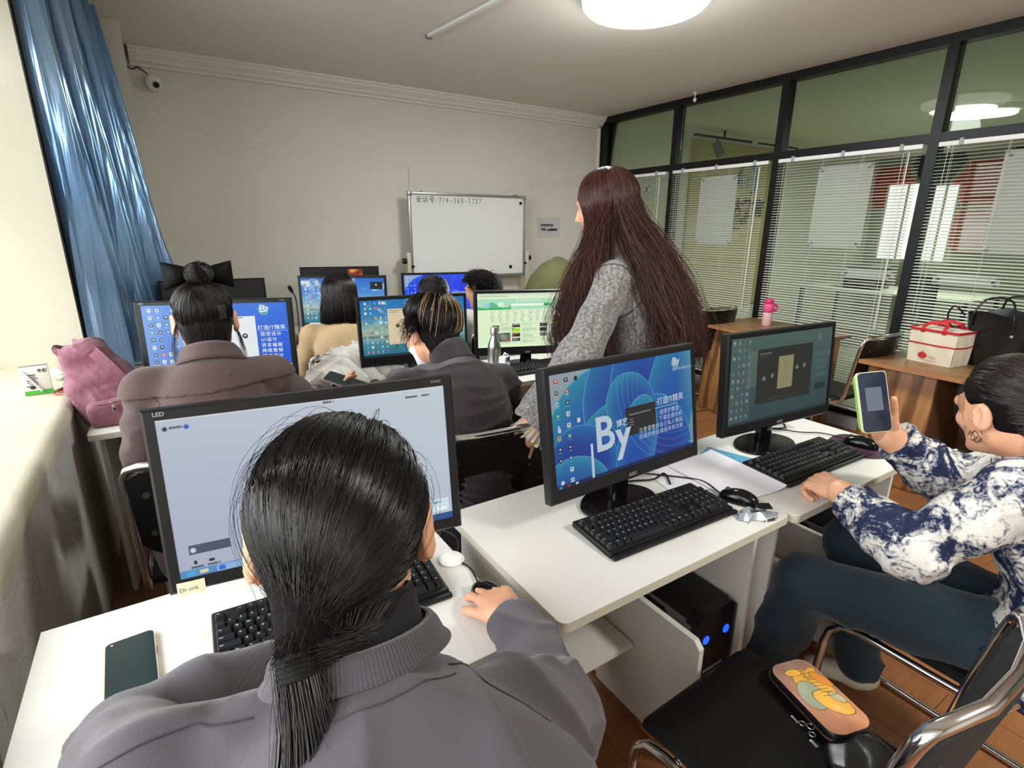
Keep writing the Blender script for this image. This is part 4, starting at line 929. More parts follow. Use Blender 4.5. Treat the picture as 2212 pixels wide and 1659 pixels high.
def make_keyboard(label, indiv=True):
    K, U = key_rows(); W, D = 22.5 * U + .014, .157
    t = thing('keyboard', label, 'keyboard', (0, 0, 0), 0, 'black keyboards on the white desks')
    c = MB(); c.prism([(-W / 2, -D / 2 + .004), (-W / 2 + .004, -D / 2), (W / 2 - .004, -D / 2), (W / 2, -D / 2 + .004), (W / 2, D / 2 - .004), (W / 2 - .004, D / 2), (-W / 2 + .004, D / 2), (-W / 2, D / 2 - .004)], 0, .012)
    o = c.v[:]; c.v = [(x, y, z + (y + D / 2) * .07 * (1 if z > .006 else 0)) for x, y, z in o]
    b2 = MB(); b2.rbox((0, .004, .010), (W - .002, D - .003, .017), .004, M=Matrix.Rotation(math.radians(3.5), 4, 'X'))
    obj('case', b2, m_kb, t); 
    obj('front_lip', MB().rbox((0, -D / 2 - .003, .006), (W, .014, .011), .004), m_kb, t)
    rest = MB(); n = 0
    order = sorted(K, key=lambda k: -k[2])
    for (x, y, w, h, lab) in K:
        kx = -W / 2 + .007 + x * U; ky = D / 2 - .022 - y * U * 1.07
        w2, h2 = w * U / 2 - .0009, h * U * 1.07 / 2 - .0011
        tw, th = w2 - .0026, h2 - .0030; z0, z1 = .0005, .0095
        kb = MB(); kb.cur = 0
        kb.add([(-w2, -h2, z0), (w2, -h2, z0), (w2, h2, z0), (-w2, h2, z0), (-tw, -th + .0008, z1), (tw, -th + .0008, z1), (tw, th + .0012, z1 + .0008), (-tw, th + .0012, z1 + .0008)],
               [(4, 5, 6, 7), (0, 1, 5, 4), (1, 2, 6, 5), (2, 3, 7, 6), (3, 0, 4, 7)])
        if lab:
            s_ = .0062 if len(lab) == 1 else .0036
            text(kb, lab, s_, Matrix.Translation((-tw + .0016, .0004, z1 + .0011)), 1, .00008)
        Tm = Matrix.Rotation(math.radians(3.5), 4, 'X') @ Matrix.Translation((kx, ky, .0188))
        n += 1
        if indiv and n <= 100: obj('key', kb, [m_key, m_leg], t, M=Tm, smooth=25)
        else:
            o = len(rest.v); rest.v += [tuple(Tm @ Vector(v)) for v in kb.v]; rest.f += [tuple(i + o for i in f) for f in kb.f]; rest.m += kb.m
    r = obj('keys' if not indiv else 'lower_keys', rest, [m_key, m_leg], t, smooth=25); r['kind'] = 'stuff'
    return t
kbA = make_keyboard('black keyboard in front of the large blank monitor, under the ponytailed head'); kbA.location = (.196, .962, .7505); kbA.rotation_euler = (0, 0, -.045)
dup(kbA, (1.011, .853, .7505), -.035, 'black keyboard in full view on the middle white desk')
dup(kbA, (1.714, .846, .7505), -.03, 'black keyboard below the dim greenish monitor, beside the fist')
kbF = make_keyboard('black keyboard below the pale green web page, beside the drink carton', False); kbF.location = (1.72, 2.335, .7505); kbF.rotation_euler = (0, 0, -.02)
dup(kbF, (.735, 2.36, .7505), -.08, 'black keyboard on the desk of the person with the highlighted bun')
dup(kbF, (.66, 3.42, .7505), -.1, 'black keyboard left of the beige sweater')
def make_mouse(label):
    t = thing('computer_mouse', label, 'mouse', (0, 0, 0), 0, 'black computer mice')
    def body(u, v):
        a = 2 * PI * u; y = -.055 + .11 * v; s = math.sqrt(max(0, 1 - ((v - .5) * 2) ** 2 * .985)) ** .8
        wv = .030 * s * (1 - .10 * math.sin(PI * v)); hv = .037 * (s ** .9) * (1 - .35 * max(0, v - .45))
        x = wv * math.copysign(abs(math.cos(a)) ** .8, math.cos(a)); z = max(0.001, .001 + hv * max(0, math.sin(a)) ** .9)
        return (x, y, z)
    obj('body', MB().grid(body, 40, 26), mat('mouse_gloss', '0b0b0c', .16), t, smooth=180)
    obj('scroll_wheel', MB().cyl((-.003, .032, .028), (.003, .032, .028), .0075, 16), mat('wheel_grey', '4c4d50', .5), t)
    sm = MB()
    for p, q in (((0, .052, .013), (0, .005, .0385)),): 
        sm.tube([(0, .05 - .05 * k / 8, .0) for k in range(9)], .0004, 4)
    pts = []
    for k in range(10):
        v = .5 + .44 * k / 9; x, y, z = body(.25, v); pts.append((0, y, z + .0002))
    obj('button_seam', MB().tube(pts, .0006, 5), mat('seam_grey', '3c3d40', .6), t)
    return t
msA = make_mouse('black mouse under the right hand at the corner of the near left desk'); msA.location = (.475, .815, .7505); msA.rotation_euler = (0, 0, .10)
dup(msA, (1.292, .800, .7505), .35, 'black mouse beside the crumpled silver wrapper on the middle desk')
dup(msA, (2.022, .815, .7535), .25, 'black mouse on the dark purple pad beside the hand holding a phone')
dup(msA, (2.02, 2.36, .7505), 0, 'black mouse at the far right end of the row with the steel bottle')
def cable(label, pts, r=.0022, group=None):
    t = tag(obj('cable', MB().tube(smooth_path(pts, 8), r, 7), m_wire, smooth=180), label, 'cable', group); return t
cable('thin black mouse cable running down between the two near desks', [(.478, .872, .757), (.49, .93, .7535), (.485, .98, .7535), (.52, 1.06, .7535), (.50, 1.13, .7535)])
cable('black cable curving across the white papers to the middle mouse', [(1.275, .852, .760), (1.30, .93, .757), (1.26, .99, .757), (1.18, 1.07, .757), (1.10, 1.14, .757)])
cable('black cable bundle emerging behind the middle blue monitor', [(1.03, 1.03, .757), (1.10, 1.05, .757), (1.18, 1.02, .757), (1.24, 1.03, .757), (1.20, .97, .757)], .003)
cable('black power cable looping behind the dim greenish monitor', [(1.80, 1.05, .80), (1.88, 1.10, .757), (1.95, 1.06, .757), (2.00, 1.10, .757), (1.98, 1.15, .757)], .003)
cable('black cable from the purple mouse pad to the desk edge behind the dim monitor', [(2.03, .872, .760), (2.02, .95, .757), (1.96, 1.0, .757), (1.92, 1.06, .757), (1.86, 1.12, .757)])
# ================================================================ things on the near desks
def phone_mesh(t, w, h, th, m_case, m_scr, M=None):
    p = rpoly(w, h, .010, 6)
    obj('case', MB().prism(p, 0, th, M), m_case, t); p2 = [(x * .955, y * .98) for x, y in p]
    obj('screen', MB().prism(p2, th, th + .0006, M), m_scr, t)
t = thing('smartphone', 'black smartphone with a pale case lying face up on the near left desk', 'phone', (-.150, 1.000, .7505), math.radians(3))
phone_mesh(t, .077, .163, .009, mat('phone_case_pale', 'c9b9a0', .35), mat('phone_glass', '1f3033', .1, 0, .6))
obj('camera_hole', MB().cyl((-.027, .072, .0096), (-.027, .072, .0099), .0018, 10), m_white_pl, t)
obj('side_button', MB().box((.0395, .02, .005), (.0012, .018, .003)), m_gray_pl, t)
t = thing('round_disc_stand', 'small round white stand beside the right end of the near left keyboard', 'stand', (.470, .985, .7505))
obj('base', MB().lathe([(.0, .0), (.028, 0), (.030, .004), (.024, .010), (.012, .013), (0, .014)], 32), m_white_pl, t)
# paper sheets
def sheet(label, loc, rz, w, h, amp, name='paper_sheet', m=None, curl=0):
    t = obj(name, MB().grid(lambda u, v: ((u - .5) * w, (v - .5) * h, .0004 + amp * (1 + math.sin(5 * u + 4 * v)) + curl * max(0, u - .7) ** 2), 24, 20), m or mat('copy_paper', 'e3e3ea', .7), None, loc, rz, smooth=180)
    return tag(t, label, 'paper')
sheet('white paper sheet lying under the edge of the middle monitor cable', (1.335, .985, .7506), -.25, .297, .21, .001)
sheet('top white paper sheet behind the middle mouse, with one corner raised', (1.390, .925, .7536), -.10, .21, .297, .0012, curl=.12)
bk = thing('blue_booklet', 'light blue booklet sticking out behind the white papers', 'booklet', (1.515, 1.01, .7506), .30)
obj('cover', MB().rbox((0, 0, .0025), (.105, .15, .005), .001), mat('booklet_blue', '5b9fc2', .5), bk)
lt = MB(); text(lt, '学员手册', .016, Matrix.Translation((-.035, .03, .0053))); 
for i in range(4): lt.box((0, .012 - .012 * i, .0052), (.06, .0012, .0002))
obj('printing', lt, mat('booklet_ink', '2f6e8d', .6), bk, smooth=0)
def foil_mat():
    q = NT('silver_wrapper'); q.b.inputs['Base Color'].default_value = (*rgb('a4acb2'), 1); q.b.inputs['Metallic'].default_value = .5; q.b.inputs['Roughness'].default_value = .22; return q.m
t = thing('silver_wrapper', 'crumpled silver and clear wrapper with a barcode in front of the middle mouse', 'wrapper', (1.262, .722, .7506), -.2)
g = MB(); r_ = np.random.default_rng(5); hh = r_.uniform(0, 1, (9, 7))
def foil(u, v):
    i, j = min(8, int(u * 8)), min(6, int(v * 6)); return ((u - .5) * .115 + .01 * math.sin(9 * v), (v - .5) * .055 + .012 * math.sin(7 * u), .002 + .030 * hh[i, j] * math.sin(PI * v) ** .5 * math.sin(PI * min(1, u * 1.1)) ** .5)
g.grid(foil, 8, 6); obj('foil', g, foil_mat(), t, smooth=20)
obj('dark_print', MB().add([(-.01, -.012, .030), (.035, -.020, .024), (.045, .006, .028), (.0, .014, .033)], [(0, 1, 2, 3)]), mat('wrapper_black', '15161a', .2), t)
bc = MB(); bc.box((.012, -.036, .006), (.034, .002, .013)); obj('barcode_label', bc, m_paper, t)
bb = MB()
for i in range(14): bb.box((-.001 + .002 * i, -.0374, .007), (.0006 + .0006 * (i % 3 == 0), .0006, .009))
obj('barcode_bars', bb, mat('ink_black', '202022', .7), t)
mp = MB(); pts = [(.115 * math.cos(a) * (1 - .08 * math.cos(3 * a)), .105 * math.sin(a)) for a in np.linspace(0, 2 * PI, 48, endpoint=False)]
mp.prism(pts, 0, .003); tag(obj('mouse_pad', mp, mat('pad_purple', ('2a2130', '5a3350'), .55, noise=8), None, (2.03, .81, .7505), .3), 'dark purple mouse pad under the mouse of the near right desk', 'mouse pad')
# ================================================================ window sill and backpack
t = thing('drink_box', 'small white and green carton standing on the window sill', 'carton', (-.487, 2.735, .857), math.radians(8))
obj('carton', MB().rbox((0, 0, .055), (.085, .045, .11), .002), mat('carton_white', 'e1e2d8', .45), t)
obj('green_band', MB().box((0, 0, .009), (.0856, .0456, .017)), mat('carton_green', '4fae3f', .45), t)
obj('top_seam', MB().box((0, 0, .112), (.086, .006, .006)), mat('carton_edge', '8a8d80', .5), t)
pr = MB(); text(pr, '牛奶', .016, Matrix.Translation((.008, -.0231, .088)) @ TXT, bold=.0006)
for i in range(8): pr.box((-.016 + .003 * (i % 3), -.0231, .080 - .0075 * i), (.032 - .006 * (i % 2), .0004, .0028 if i % 3 else .004))
pr.cyl((-.015, -.0228, .030), (-.015, -.0233, .030), .008)
obj('printing', pr, mat('print_green_black', '3a4438', .6), t, smooth=0)
tag(obj('drinking_straw', MB().cyl((0, 0, 0), (.045, 0, -.085), .004, 10), m_white_pl, None, (-.518, 2.700, .957), .1), 'white wrapped straw leaning against the small carton on the sill', 'straw')
pb = MB(); pb.grid(lambda u, v: ((.035 + .018 * math.sin(5 * v)) * math.cos(2 * PI * u) * math.sin(PI * v) ** .6 * (1 + .22 * math.sin(9 * u * PI)), .10 * (v - .5), .028 + .028 * math.sin(2 * PI * u) * math.sin(PI * v) ** .6 * (1 + .2 * math.sin(7 * v * PI))), 26, 18)
tag(obj('plastic_bag', pb, mat('clear_bag', 'd4d6cc', .15, alpha=.55), None, (-.44, 2.95, .857), -1.2, smooth=60), 'crumpled clear plastic bag on the sill between the carton and the pink backpack', 'bag')
t = thing('beaded_cord', 'dark beaded cord with orange strings lying on the window sill beside the carton', 'cord', (-.405, 2.66, .858))
obj('cord', MB().tube(smooth_path([(-.02, .04, .006), (.0, .06, .010), (.035, .09, .012), (.06, .13, .012)], 6), .0065, 8), mat('cord_brown', '4a2f26', .6), t)
obj('tassel', MB().tube(smooth_path([(-.02, .04, .006), (-.03, .01, .004), (.0, -.02, .004)], 5), .0022, 6).tube(smooth_path([(-.02, .04, .006), (.02, .02, .004), (.04, .0, .004)], 5), .0022, 6), mat('cord_orange', 'c0492a', .6), t)
# ================================================================ smooth solid modelling (bodies, clothes, bags)
def _rot(fwd, up):
    f = Vector(fwd).normalized(); u = Vector(up); u = (u - f * u.dot(f)).normalized(); r = f.cross(u)
    return np.array([[r.x, r.y, r.z], [f.x, f.y, f.z], [u.x, u.y, u.z]])     # rows: right, forward, up
class SDF:
    def __init__(s): s.P = []
    def _add(s, fn, lo, hi, k, op): s.P.append((fn, np.array(lo, float), np.array(hi, float), k, op)); return s
    def cone(s, a, b, ra, rb, k=.01, op='u', flat=None):
        """rounded cone a->b; flat=(axis unit vector, factor<1) squashes it along that axis"""
        a = np.array(a, float); b = np.array(b, float); R = max(ra, rb)
        ab = b - a; L2 = ab.dot(ab) + 1e-12
        def fn(p):
            q = p - a; h = np.clip(q @ ab / L2, 0, 1)
            d = q - h[..., None] * ab
            if flat is not None:
                ax = np.array(flat[0], float); ax /= np.linalg.norm(ax); c = d @ ax; d = d + (c * (1 / flat[1] - 1))[..., None] * ax
                l = np.linalg.norm(d, axis=-1); r = ra + (rb - ra) * h
                return (l - r) * np.where(np.abs(c) / flat[1] > l * .7, flat[1], 1 - (1 - flat[1]) * .3)
            return np.linalg.norm(d, axis=-1) - (ra + (rb - ra) * h)
        return s._add(fn, np.minimum(a, b) - R, np.maximum(a, b) + R, k, op)
    def ell(s, c, r, M=None, k=.01, op='u'):
        c = np.array(c, float); r = np.array(r, float); M = np.eye(3) if M is None else np.array(M)
        def fn(p):
            q = (p - c) @ M.T; k0 = np.linalg.norm(q / r, axis=-1); k1 = np.linalg.norm(q / (r * r), axis=-1) + 1e-9
            return k0 * (k0 - 1) / k1
        R = np.sqrt(((M.T * r) ** 2).sum(1)); return s._add(fn, c - R, c + R, k, op)
    def chain(s, pts, rs, k=.01, op='u', flat=None):
        for i in range(len(pts) - 1): s.cone(pts[i], pts[i + 1], rs[i], rs[i + 1], k, op, flat)
        return s
    def plane(s, pt, n, k=.005):
        """cut away the side the normal points to"""
        pt = np.array(pt, float); n = np.array(n, float); n /= np.linalg.norm(n)
        s.P.append((lambda p: -((p - pt) @ n), None, None, k, 's')); return s
    def build(s, res, disp=None, cut_box=None):
        los = [p[1] for p in s.P if p[1] is not None and p[4] == 'u']; his = [p[2] for p in s.P if p[1] is not None and p[4] == 'u']
        lo = np.min(los, 0) - 3 * res - .012; hi = np.max(his, 0) + 3 * res + .012
        if cut_box is not None: lo = np.maximum(lo, cut_box[0]); hi = np.minimum(hi, cut_box[1])
        n = np.ceil((hi - lo) / res).astype(int) + 1
        ax = [lo[i] + res * np.arange(n[i]) for i in range(3)]
        F = np.full(n, 1.0, np.float32)
        for fn, l, h, k, op in s.P:
            pad = max(k, 2.5 * res) + res + .006
            if l is None: i0 = np.zeros(3, int); i1 = n
            else:
                i0 = np.clip(np.floor((l - pad - lo) / res).astype(int), 0, n); i1 = np.clip(np.ceil((h + pad - lo) / res).astype(int) + 1, 0, n)
            if (i1 <= i0).any(): continue
            X, Y, Z = np.meshgrid(*[ax[i][i0[i]:i1[i]].astype(np.float32) for i in range(3)], indexing='ij')
            d = fn(np.stack([X, Y, Z], -1)).astype(np.float32)
            sl = tuple(slice(i0[i], i1[i]) for i in range(3)); A = F[sl]
            if op == 'u': hh = np.maximum(k - np.abs(A - d), 0) / k; F[sl] = np.minimum(A, d) - hh * hh * k / 4
            else: hh = np.maximum(k - np.abs(A + d), 0) / k; F[sl] = np.maximum(A, -d) + hh * hh * k / 4
        if disp is not None:
            idx = np.nonzero(np.abs(F) < .03)
            p = np.stack([ax[i][idx[i]] for i in range(3)], -1); F[idx] += disp(p)
        F[0], F[-1] = 1, 1; F[:, 0], F[:, -1] = 1, 1; F[:, :, 0], F[:, :, -1] = 1, 1
        return surface_nets(F, lo, res)
def surface_nets(F, lo, res):
    I = F < 0; n = F.shape
    c = np.zeros((n[0] - 1, n[1] - 1, n[2] - 1), np.int8)
    for a in (0, 1):
        for b in (0, 1):
            for d in (0, 1): c += I[a:n[0] - 1 + a, b:n[1] - 1 + b, d:n[2] - 1 + d]
    act = (c > 0) & (c < 8); ids = np.full(c.shape, -1, np.int64); cells = np.argwhere(act); ids[act] = np.arange(len(cells))
    acc = np.zeros((len(cells), 3)); cnt = np.zeros(len(cells))
    x, y, z = cells.T
    for ax_ in range(3):
        for a in (0, 1):
            for b in (0, 1):
                o = [0, 0, 0]; others = [i for i in range(3) if i != ax_]; o[others[0]] = a; o[others[1]] = b
                o2 = list(o); o2[ax_] = 1
                f0 = F[x + o[0], y + o[1], z + o[2]]; f1 = F[x + o2[0], y + o2[1], z + o2[2]]
                m = (f0 < 0) != (f1 < 0); t = np.where(m, f0 / np.where(m, f0 - f1, 1), 0)
                pos = np.zeros((len(cells), 3)); pos[:, others[0]] = a; pos[:, others[1]] = b; pos[:, ax_] = t
                acc += pos * m[:, None]; cnt += m
    V = lo + (cells + acc / np.maximum(cnt, 1)[:, None]) * res
    Q = []
    for ax_ in range(3):
        sl0 = [slice(1, n[i] - 1) for i in range(3)]; sl0[ax_] = slice(0, n[ax_] - 1); sl1 = list(sl0); sl1[ax_] = slice(1, n[ax_])
        a = I[tuple(sl0)]; b = I[tuple(sl1)]; e = np.argwhere(a != b)
        if not len(e): continue
        base = e.copy()
        for i in range(3):
            if i != ax_: base[:, i] += 1
        o = [i for i in range(3) if i != ax_]
        def cid(du, dv):
            q = base.copy(); q[:, o[0]] -= du; q[:, o[1]] -= dv; return ids[q[:, 0], q[:, 1], q[:, 2]]
        q = np.stack([cid(1, 1), cid(0, 1), cid(0, 0), cid(1, 0)], -1)
        ins = a[tuple(e.T)]; flip = ins if ax_ != 1 else ~ins
        q[~flip] = q[~flip][:, ::-1]; Q.append(q)
    Q = np.concatenate(Q); Q = Q[(Q >= 0).all(1)]
    return V, Q
def np_mesh(name, V, Q, mats, mi=None, smooth=True):
    me = bpy.data.meshes.new(name); V = np.asarray(V, np.float32); Q = np.asarray(Q, np.int32); k = Q.shape[1]
    me.vertices.add(len(V)); me.vertices.foreach_set('co', V.ravel()); me.loops.add(Q.size); me.loops.foreach_set('vertex_index', Q.ravel())
    me.polygons.add(len(Q)); me.polygons.foreach_set('loop_start', np.arange(0, Q.size, k, dtype=np.int32)); me.update(calc_edges=True)
    for m in (mats if isinstance(mats, (list, tuple)) else [mats]): me.materials.append(m)
    if mi is not None: me.polygons.foreach_set('material_index', np.asarray(mi, np.int32))
    me.polygons.foreach_set('use_smooth', np.full(len(Q), smooth)); return me
def join(*VQ):
    Vs, Qs, o = [], [], 0
    for V, Q in VQ: Vs.append(V); Qs.append(Q + o); o += len(V)
    return np.concatenate(Vs), np.concatenate(Qs)
def relax(V, Q, it=1, lam=.5):
    for _ in range(it):
        S_ = np.zeros_like(V); C_ = np.zeros(len(V))
        for a in range(4):
            b = (a + 1) % 4
            np.add.at(S_, Q[:, a], V[Q[:, b]]); np.add.at(C_, Q[:, a], 1); np.add.at(S_, Q[:, b], V[Q[:, a]]); np.add.at(C_, Q[:, b], 1)
        V = V * (1 - lam) + lam * S_ / np.maximum(C_, 1)[:, None]
    return V
def obj_np(name, me, parent=None, loc=None):
    o = bpy.data.objects.new(name, me); COL.objects.link(o)
    if parent: o.parent = parent
    if loc is not None: o.location = loc
    return o
# strands: many thin tapering three-sided tubes in one mesh
def strands_mesh(name, paths, rad, m, taper=.35, mi=None):
    """paths: (n, k, 3)"""
    P = np.asarray(paths, float); n, k, _ = P.shape
    T = np.gradient(P, axis=1); T /= np.linalg.norm(T, axis=-1, keepdims=True) + 1e-9
    A = np.cross(T, np.array([.31, .77, .55])); A /= np.linalg.norm(A, axis=-1, keepdims=True) + 1e-9; B = np.cross(T, A)
    rad = np.broadcast_to(np.asarray(rad, float).reshape(-1, 1), (n, 1)); s = np.linspace(0, 1, k)[None]
    r = rad * (1 - (1 - taper) * s ** 2) * np.minimum(1, .3 + s * 12)
    V = np.empty((n, k, 3, 3))
    for j in range(3):
        an = 2 * PI * j / 3; V[:, :, j] = P + (A * math.cos(an) + B * math.sin(an)) * r[..., None]
    i = (np.arange(n)[:, None, None] * k + np.arange(k - 1)[None, :, None]) * 3 + np.arange(3)[None, None]
    i2 = (np.arange(n)[:, None, None] * k + np.arange(k - 1)[None, :, None]) * 3 + (np.arange(3)[None, None] + 1) % 3
    Q = np.stack([i, i2, i2 + 3, i + 3], -1).reshape(-1, 4)
    mm = None if mi is None else np.repeat(np.asarray(mi), (k - 1) * 3)
    return np_mesh(name, V.reshape(-1, 3), Q, m, mm)
def hair_mat(name, c, rough=.38, spec=.55):
    q = NT(name); v = q.coords((1, 1, 1))
    q.b.inputs['Roughness'].default_value = rough; q.b.inputs['Specular IOR Level'].default_value = spec
    q.b.inputs['Specular Tint'].default_value = (1, .97, .94, 1)
    g = q.n('ShaderNodeNewGeometry'); ca = rgb(c); q.l(q.ramp(g.outputs['Random Per Island'], [(0, tuple(x * .5 for x in ca)), (.6, ca), (1, tuple(min(1, x * 2.3 + .004) for x in ca))]), q.b.inputs['Base Color']); return q.m
# ---------------------------------------------------------------- people
def skin_mat(name, base):
    q = NT(name); v = q.coords()
    c = np.array(rgb(base)); q.l(q.ramp(q.noise(v, 22, 4), [(.3, tuple(c * [.93, .86, .84])), (.7, tuple(np.minimum(c * 1.04, 1)))]), q.b.inputs['Base Color'])
    q.b.inputs['Roughness'].default_value = .48; q.b.inputs['Subsurface Weight'].default_value = .18; q.b.inputs['Subsurface Radius'].default_value = (.012, .004, .002); q.b.inputs['Subsurface Scale'].default_value = 1
    q.bump(q.noise(v, 420, 3), .12, .0006); return q.m
m_skin = skin_mat('skin', 'd9a583'); m_lip = mat('lip', 'b5645a', .4, sss=.1); m_brow = mat('brow_dark', '2a1f1b', .7); m_eye = mat('eye_dark', '1c1512', .1); m_eyew = mat('eye_white', 'dedad5', .25)
def head_sdf(s, c, Rm, sc=1.0, ears=True):
    """Rm rows right, forward, up. c = centre of the skull between the ears"""
    c = np.array(c, float); W = lambda x, y, z: c + sc * (x * Rm[0] + y * Rm[1] + z * Rm[2])
    s.ell(W(0, -.012, .030), np.array([.075, .095, .085]) * sc, Rm, .02)
    s.ell(W(0, .030, -.030), np.array([.062, .062, .078]) * sc, Rm, .03)
    for x in (-1, 1):
        s.cone(W(x * .043, .004, -.055), W(x * .017, .070, -.092), .021 * sc, .014 * sc, .025)
        s.ell(W(x * .036, .066, -.022), np.array([.024, .020, .020]) * sc, Rm, .02)
    s.ell(W(0, .078, -.094), np.array([.017, .015, .013]) * sc, Rm, .015)
    s.cone(W(0, .088, .014), W(0, .106, -.028), .007 * sc, .0105 * sc, .012)
    for x in (-1, 1): s.ell(W(x * .012, .096, -.033), np.array([.0075, .009, .007]) * sc, Rm, .006)
    s.cone(W(-.045, .076, .022), W(.045, .076, .022), .012 * sc, .012 * sc, .018)
    s.ell(W(0, .089, -.061), np.array([.022, .010, .0055]) * sc, Rm, .006); s.ell(W(0, .087, -.071), np.array([.019, .010, .0065]) * sc, Rm, .006)
    for x in (-1, 1): s.ell(W(x * .031, .092, .004), np.array([.017, .010, .009]) * sc, Rm, .010, 's')
    for x in (-1, 1): s.ell(W(x * .031, .078, .004), np.array([.0155, .0105, .0095]) * sc, Rm, .004)
    if ears:
        for x in (-1, 1):
            Re = np.array([Rm[0] * math.cos(.45) + x * -Rm[1] * math.sin(.45) * 1, Rm[1] * math.cos(.45) + x * Rm[0] * math.sin(.45), Rm[2]])
            s.ell(W(x * .086, -.012, -.002), np.array([.0078, .019, .032]) * sc, Re, .006)
            s.ell(W(x * .082, .000, -.029), np.array([.006, .009, .011]) * sc, Re, .006)
            s.ell(W(x * .0945, -.006, .002), np.array([.006, .0105, .021]) * sc, Re, .003, 's')
            s.ell(W(x * .087, .010, -.008), np.array([.004, .004, .006]) * sc, Re, .004)
    return W
def face_mi(V, Q, W, Rm, c, sc=1.0):
    """material index per face: 0 skin, 1 lip, 2 brow, 3 eye"""
    P = (V[Q].mean(1) - np.array(c)) @ Rm.T / sc; x, y, z = P.T; mi = np.zeros(len(Q), int)
    mi[(y > .088) & (np.abs(x) < .021) & (z < -.057) & (z > -.077) & (np.abs(z + .066) > .0012)] = 1
    mi[(y > .070) & (np.abs(np.abs(x) - .032) < .018) & (np.abs(z - .026 + .25 * (np.abs(x) - .032) ** 2 * 20) < .0035)] = 2
    e = ((np.abs(x) - .031) / .0125) ** 2 + ((z - .0035) / .0042) ** 2 < 1; mi[(y > .075) & e] = 3
    return mi
def hand_sdf(s, wrist, fwd, up, side, curl=(.5, .5, .5, .5), spread=.10, thumb=(.6, .3), sc=1.0, palm_arch=.2):
    """fwd: wrist -> knuckles, up: back of the hand; side=+1 thumb on the +right side (fwd x up)"""
    Rm = _rot(fwd, up); w = np.array(wrist, float)
    W = lambda x, y, z: w + sc * (x * side * Rm[0] + y * Rm[1] + z * Rm[2])
    D = lambda x, y, z: x * side * Rm[0] + y * Rm[1] + z * Rm[2]
    kx = [.027, .009, -.010, -.028]; ky = [.086, .090, .086, .078]
    up_ = Rm[2]
    s.cone(W(0, -.03, 0), W(0, .01, 0), .024 * sc, .024 * sc, .01, flat=(up_, .78))
    for i in range(4): s.cone(W(kx[i] * .55, .012, 0), W(kx[i], ky[i] - .004, -.002), .0135 * sc, .0115 * sc, .012)
    s.ell(W(.022, .035, -.009), np.array([.017, .030, .014]) * sc, Rm, .012); s.ell(W(-.018, .035, -.007), np.array([.014, .030, .012]) * sc, Rm, .012)
    L = [(.040, .025, .020), (.044, .028, .021), (.041, .026, .021), (.032, .020, .019)]
    for i in range(4):
        a = curl[i] if not isinstance(curl[i], tuple) else curl[i][0]; p = W(kx[i], ky[i], -.003); ang = 0; sp = (1.5 - i) * spread
        fr = .0092 if i < 3 else .0080
        for j, (l, f_) in enumerate(zip(L[i], (.55, 1.0, .7))):
            ang += a * f_ * 1.5; d = D(math.sin(sp) * math.cos(ang), math.cos(sp) * math.cos(ang), -math.sin(ang)); q = p + d * l * sc
            s.cone(p, q, fr * sc * (1 - .07 * j), fr * sc * (.94 - .07 * j), .0025 if j else .005); p = q
    ta, tb = thumb; p = W(.016, .018, -.006)
    for l, a, r0, r1, kk in ((.042, 0, .0145, .0115, .012), (.032, tb * .5, .0112, .0098, .003), (.026, tb, .0098, .0080, .003)):
        d = D(math.sin(ta) * math.cos(a * 1.0), math.cos(ta) * math.cos(a) , -math.sin(a) * .8 - .12 * (1 if l > .04 else 0)); d = d / np.linalg.norm(d)
        q = p + d * l * sc; s.cone(p, q, r0 * sc, r1 * sc, kk); p = q; ta = ta * .75
    return W
def folds(dirs, amp, seed=0, soft=.35):
    """creases: narrow ridges along wandering lines, fading in and out over the cloth"""
    r = np.random.default_rng(seed)
    D_ = [(np.array(d, float), r.uniform(0, 6), r.normal(0, 5, 3), r.normal(0, 7, 3), r.uniform(0, 6)) for d in dirs]
    def f(p):
        o = np.zeros(len(p)); wob = .7 * np.sin(p @ np.array([9., 5, 7]) + seed) + .5 * np.sin(p @ np.array([-6, 11, 8.]) * 1.7 + 2) + .25 * np.sin(p @ np.array([23, -17, 29.]) + 1)
        for d, ph, m1, m2, ph2 in D_:
            w_ = p @ d * .5 + ph + 1.1 * wob; rd = (1 - np.abs(np.sin(w_))) ** 2.5; mk = np.clip(.5 + .9 * np.sin(p @ m1 + ph2) * np.sin(p @ m2 + ph), 0, 1.2); o += rd * mk * 1.9 - .25
        return -amp * o
    return f
def circ(c, ax, r, n=40, a0=0, a1=2 * PI):
    Ra = _rot(ax, (.21, .1, 1) if abs(V3(*ax)[2]) < .8 * np.linalg.norm(ax) else (.1, 1, .1)); return [tuple(V3(*c) + r * (math.cos(a) * Ra[0] + math.sin(a) * Ra[2])) for a in np.linspace(a0, a1, n)]
def V3(*a): return np.array(a, float)
def surf_tubes(V, Q, lines, r=.0011, lift=.0006, sub=4):
    """seam lines laid on a surface"""
    from mathutils.bvhtree import BVHTree
    bt = BVHTree.FromPolygons([tuple(v) for v in V], [tuple(int(i) for i in q) for q in Q]); mb = MB()
    for ln in lines:
        pts = []
        for p in smooth_path(ln, sub):
            h = bt.find_nearest(Vector(p))
            if h[0] is not None: pts.append(tuple(h[0] + h[1] * lift))
        mb.tube(pts, r, 6)
    return mb
class _RB: pass
def sdf_box(s, c, half, Rm, rad, k=.01):
    c = np.array(c, float); half = np.array(half, float); Rm = np.array(Rm)
    def fn(p):
        q = np.abs((p - c) @ Rm.T) - (half - rad); return np.linalg.norm(np.maximum(q, 0), axis=-1) + np.minimum(q.max(-1), 0) - rad
    R = (np.abs(Rm.T) * half).sum(1); return s._add(fn, c - R, c + R, k, 'u')
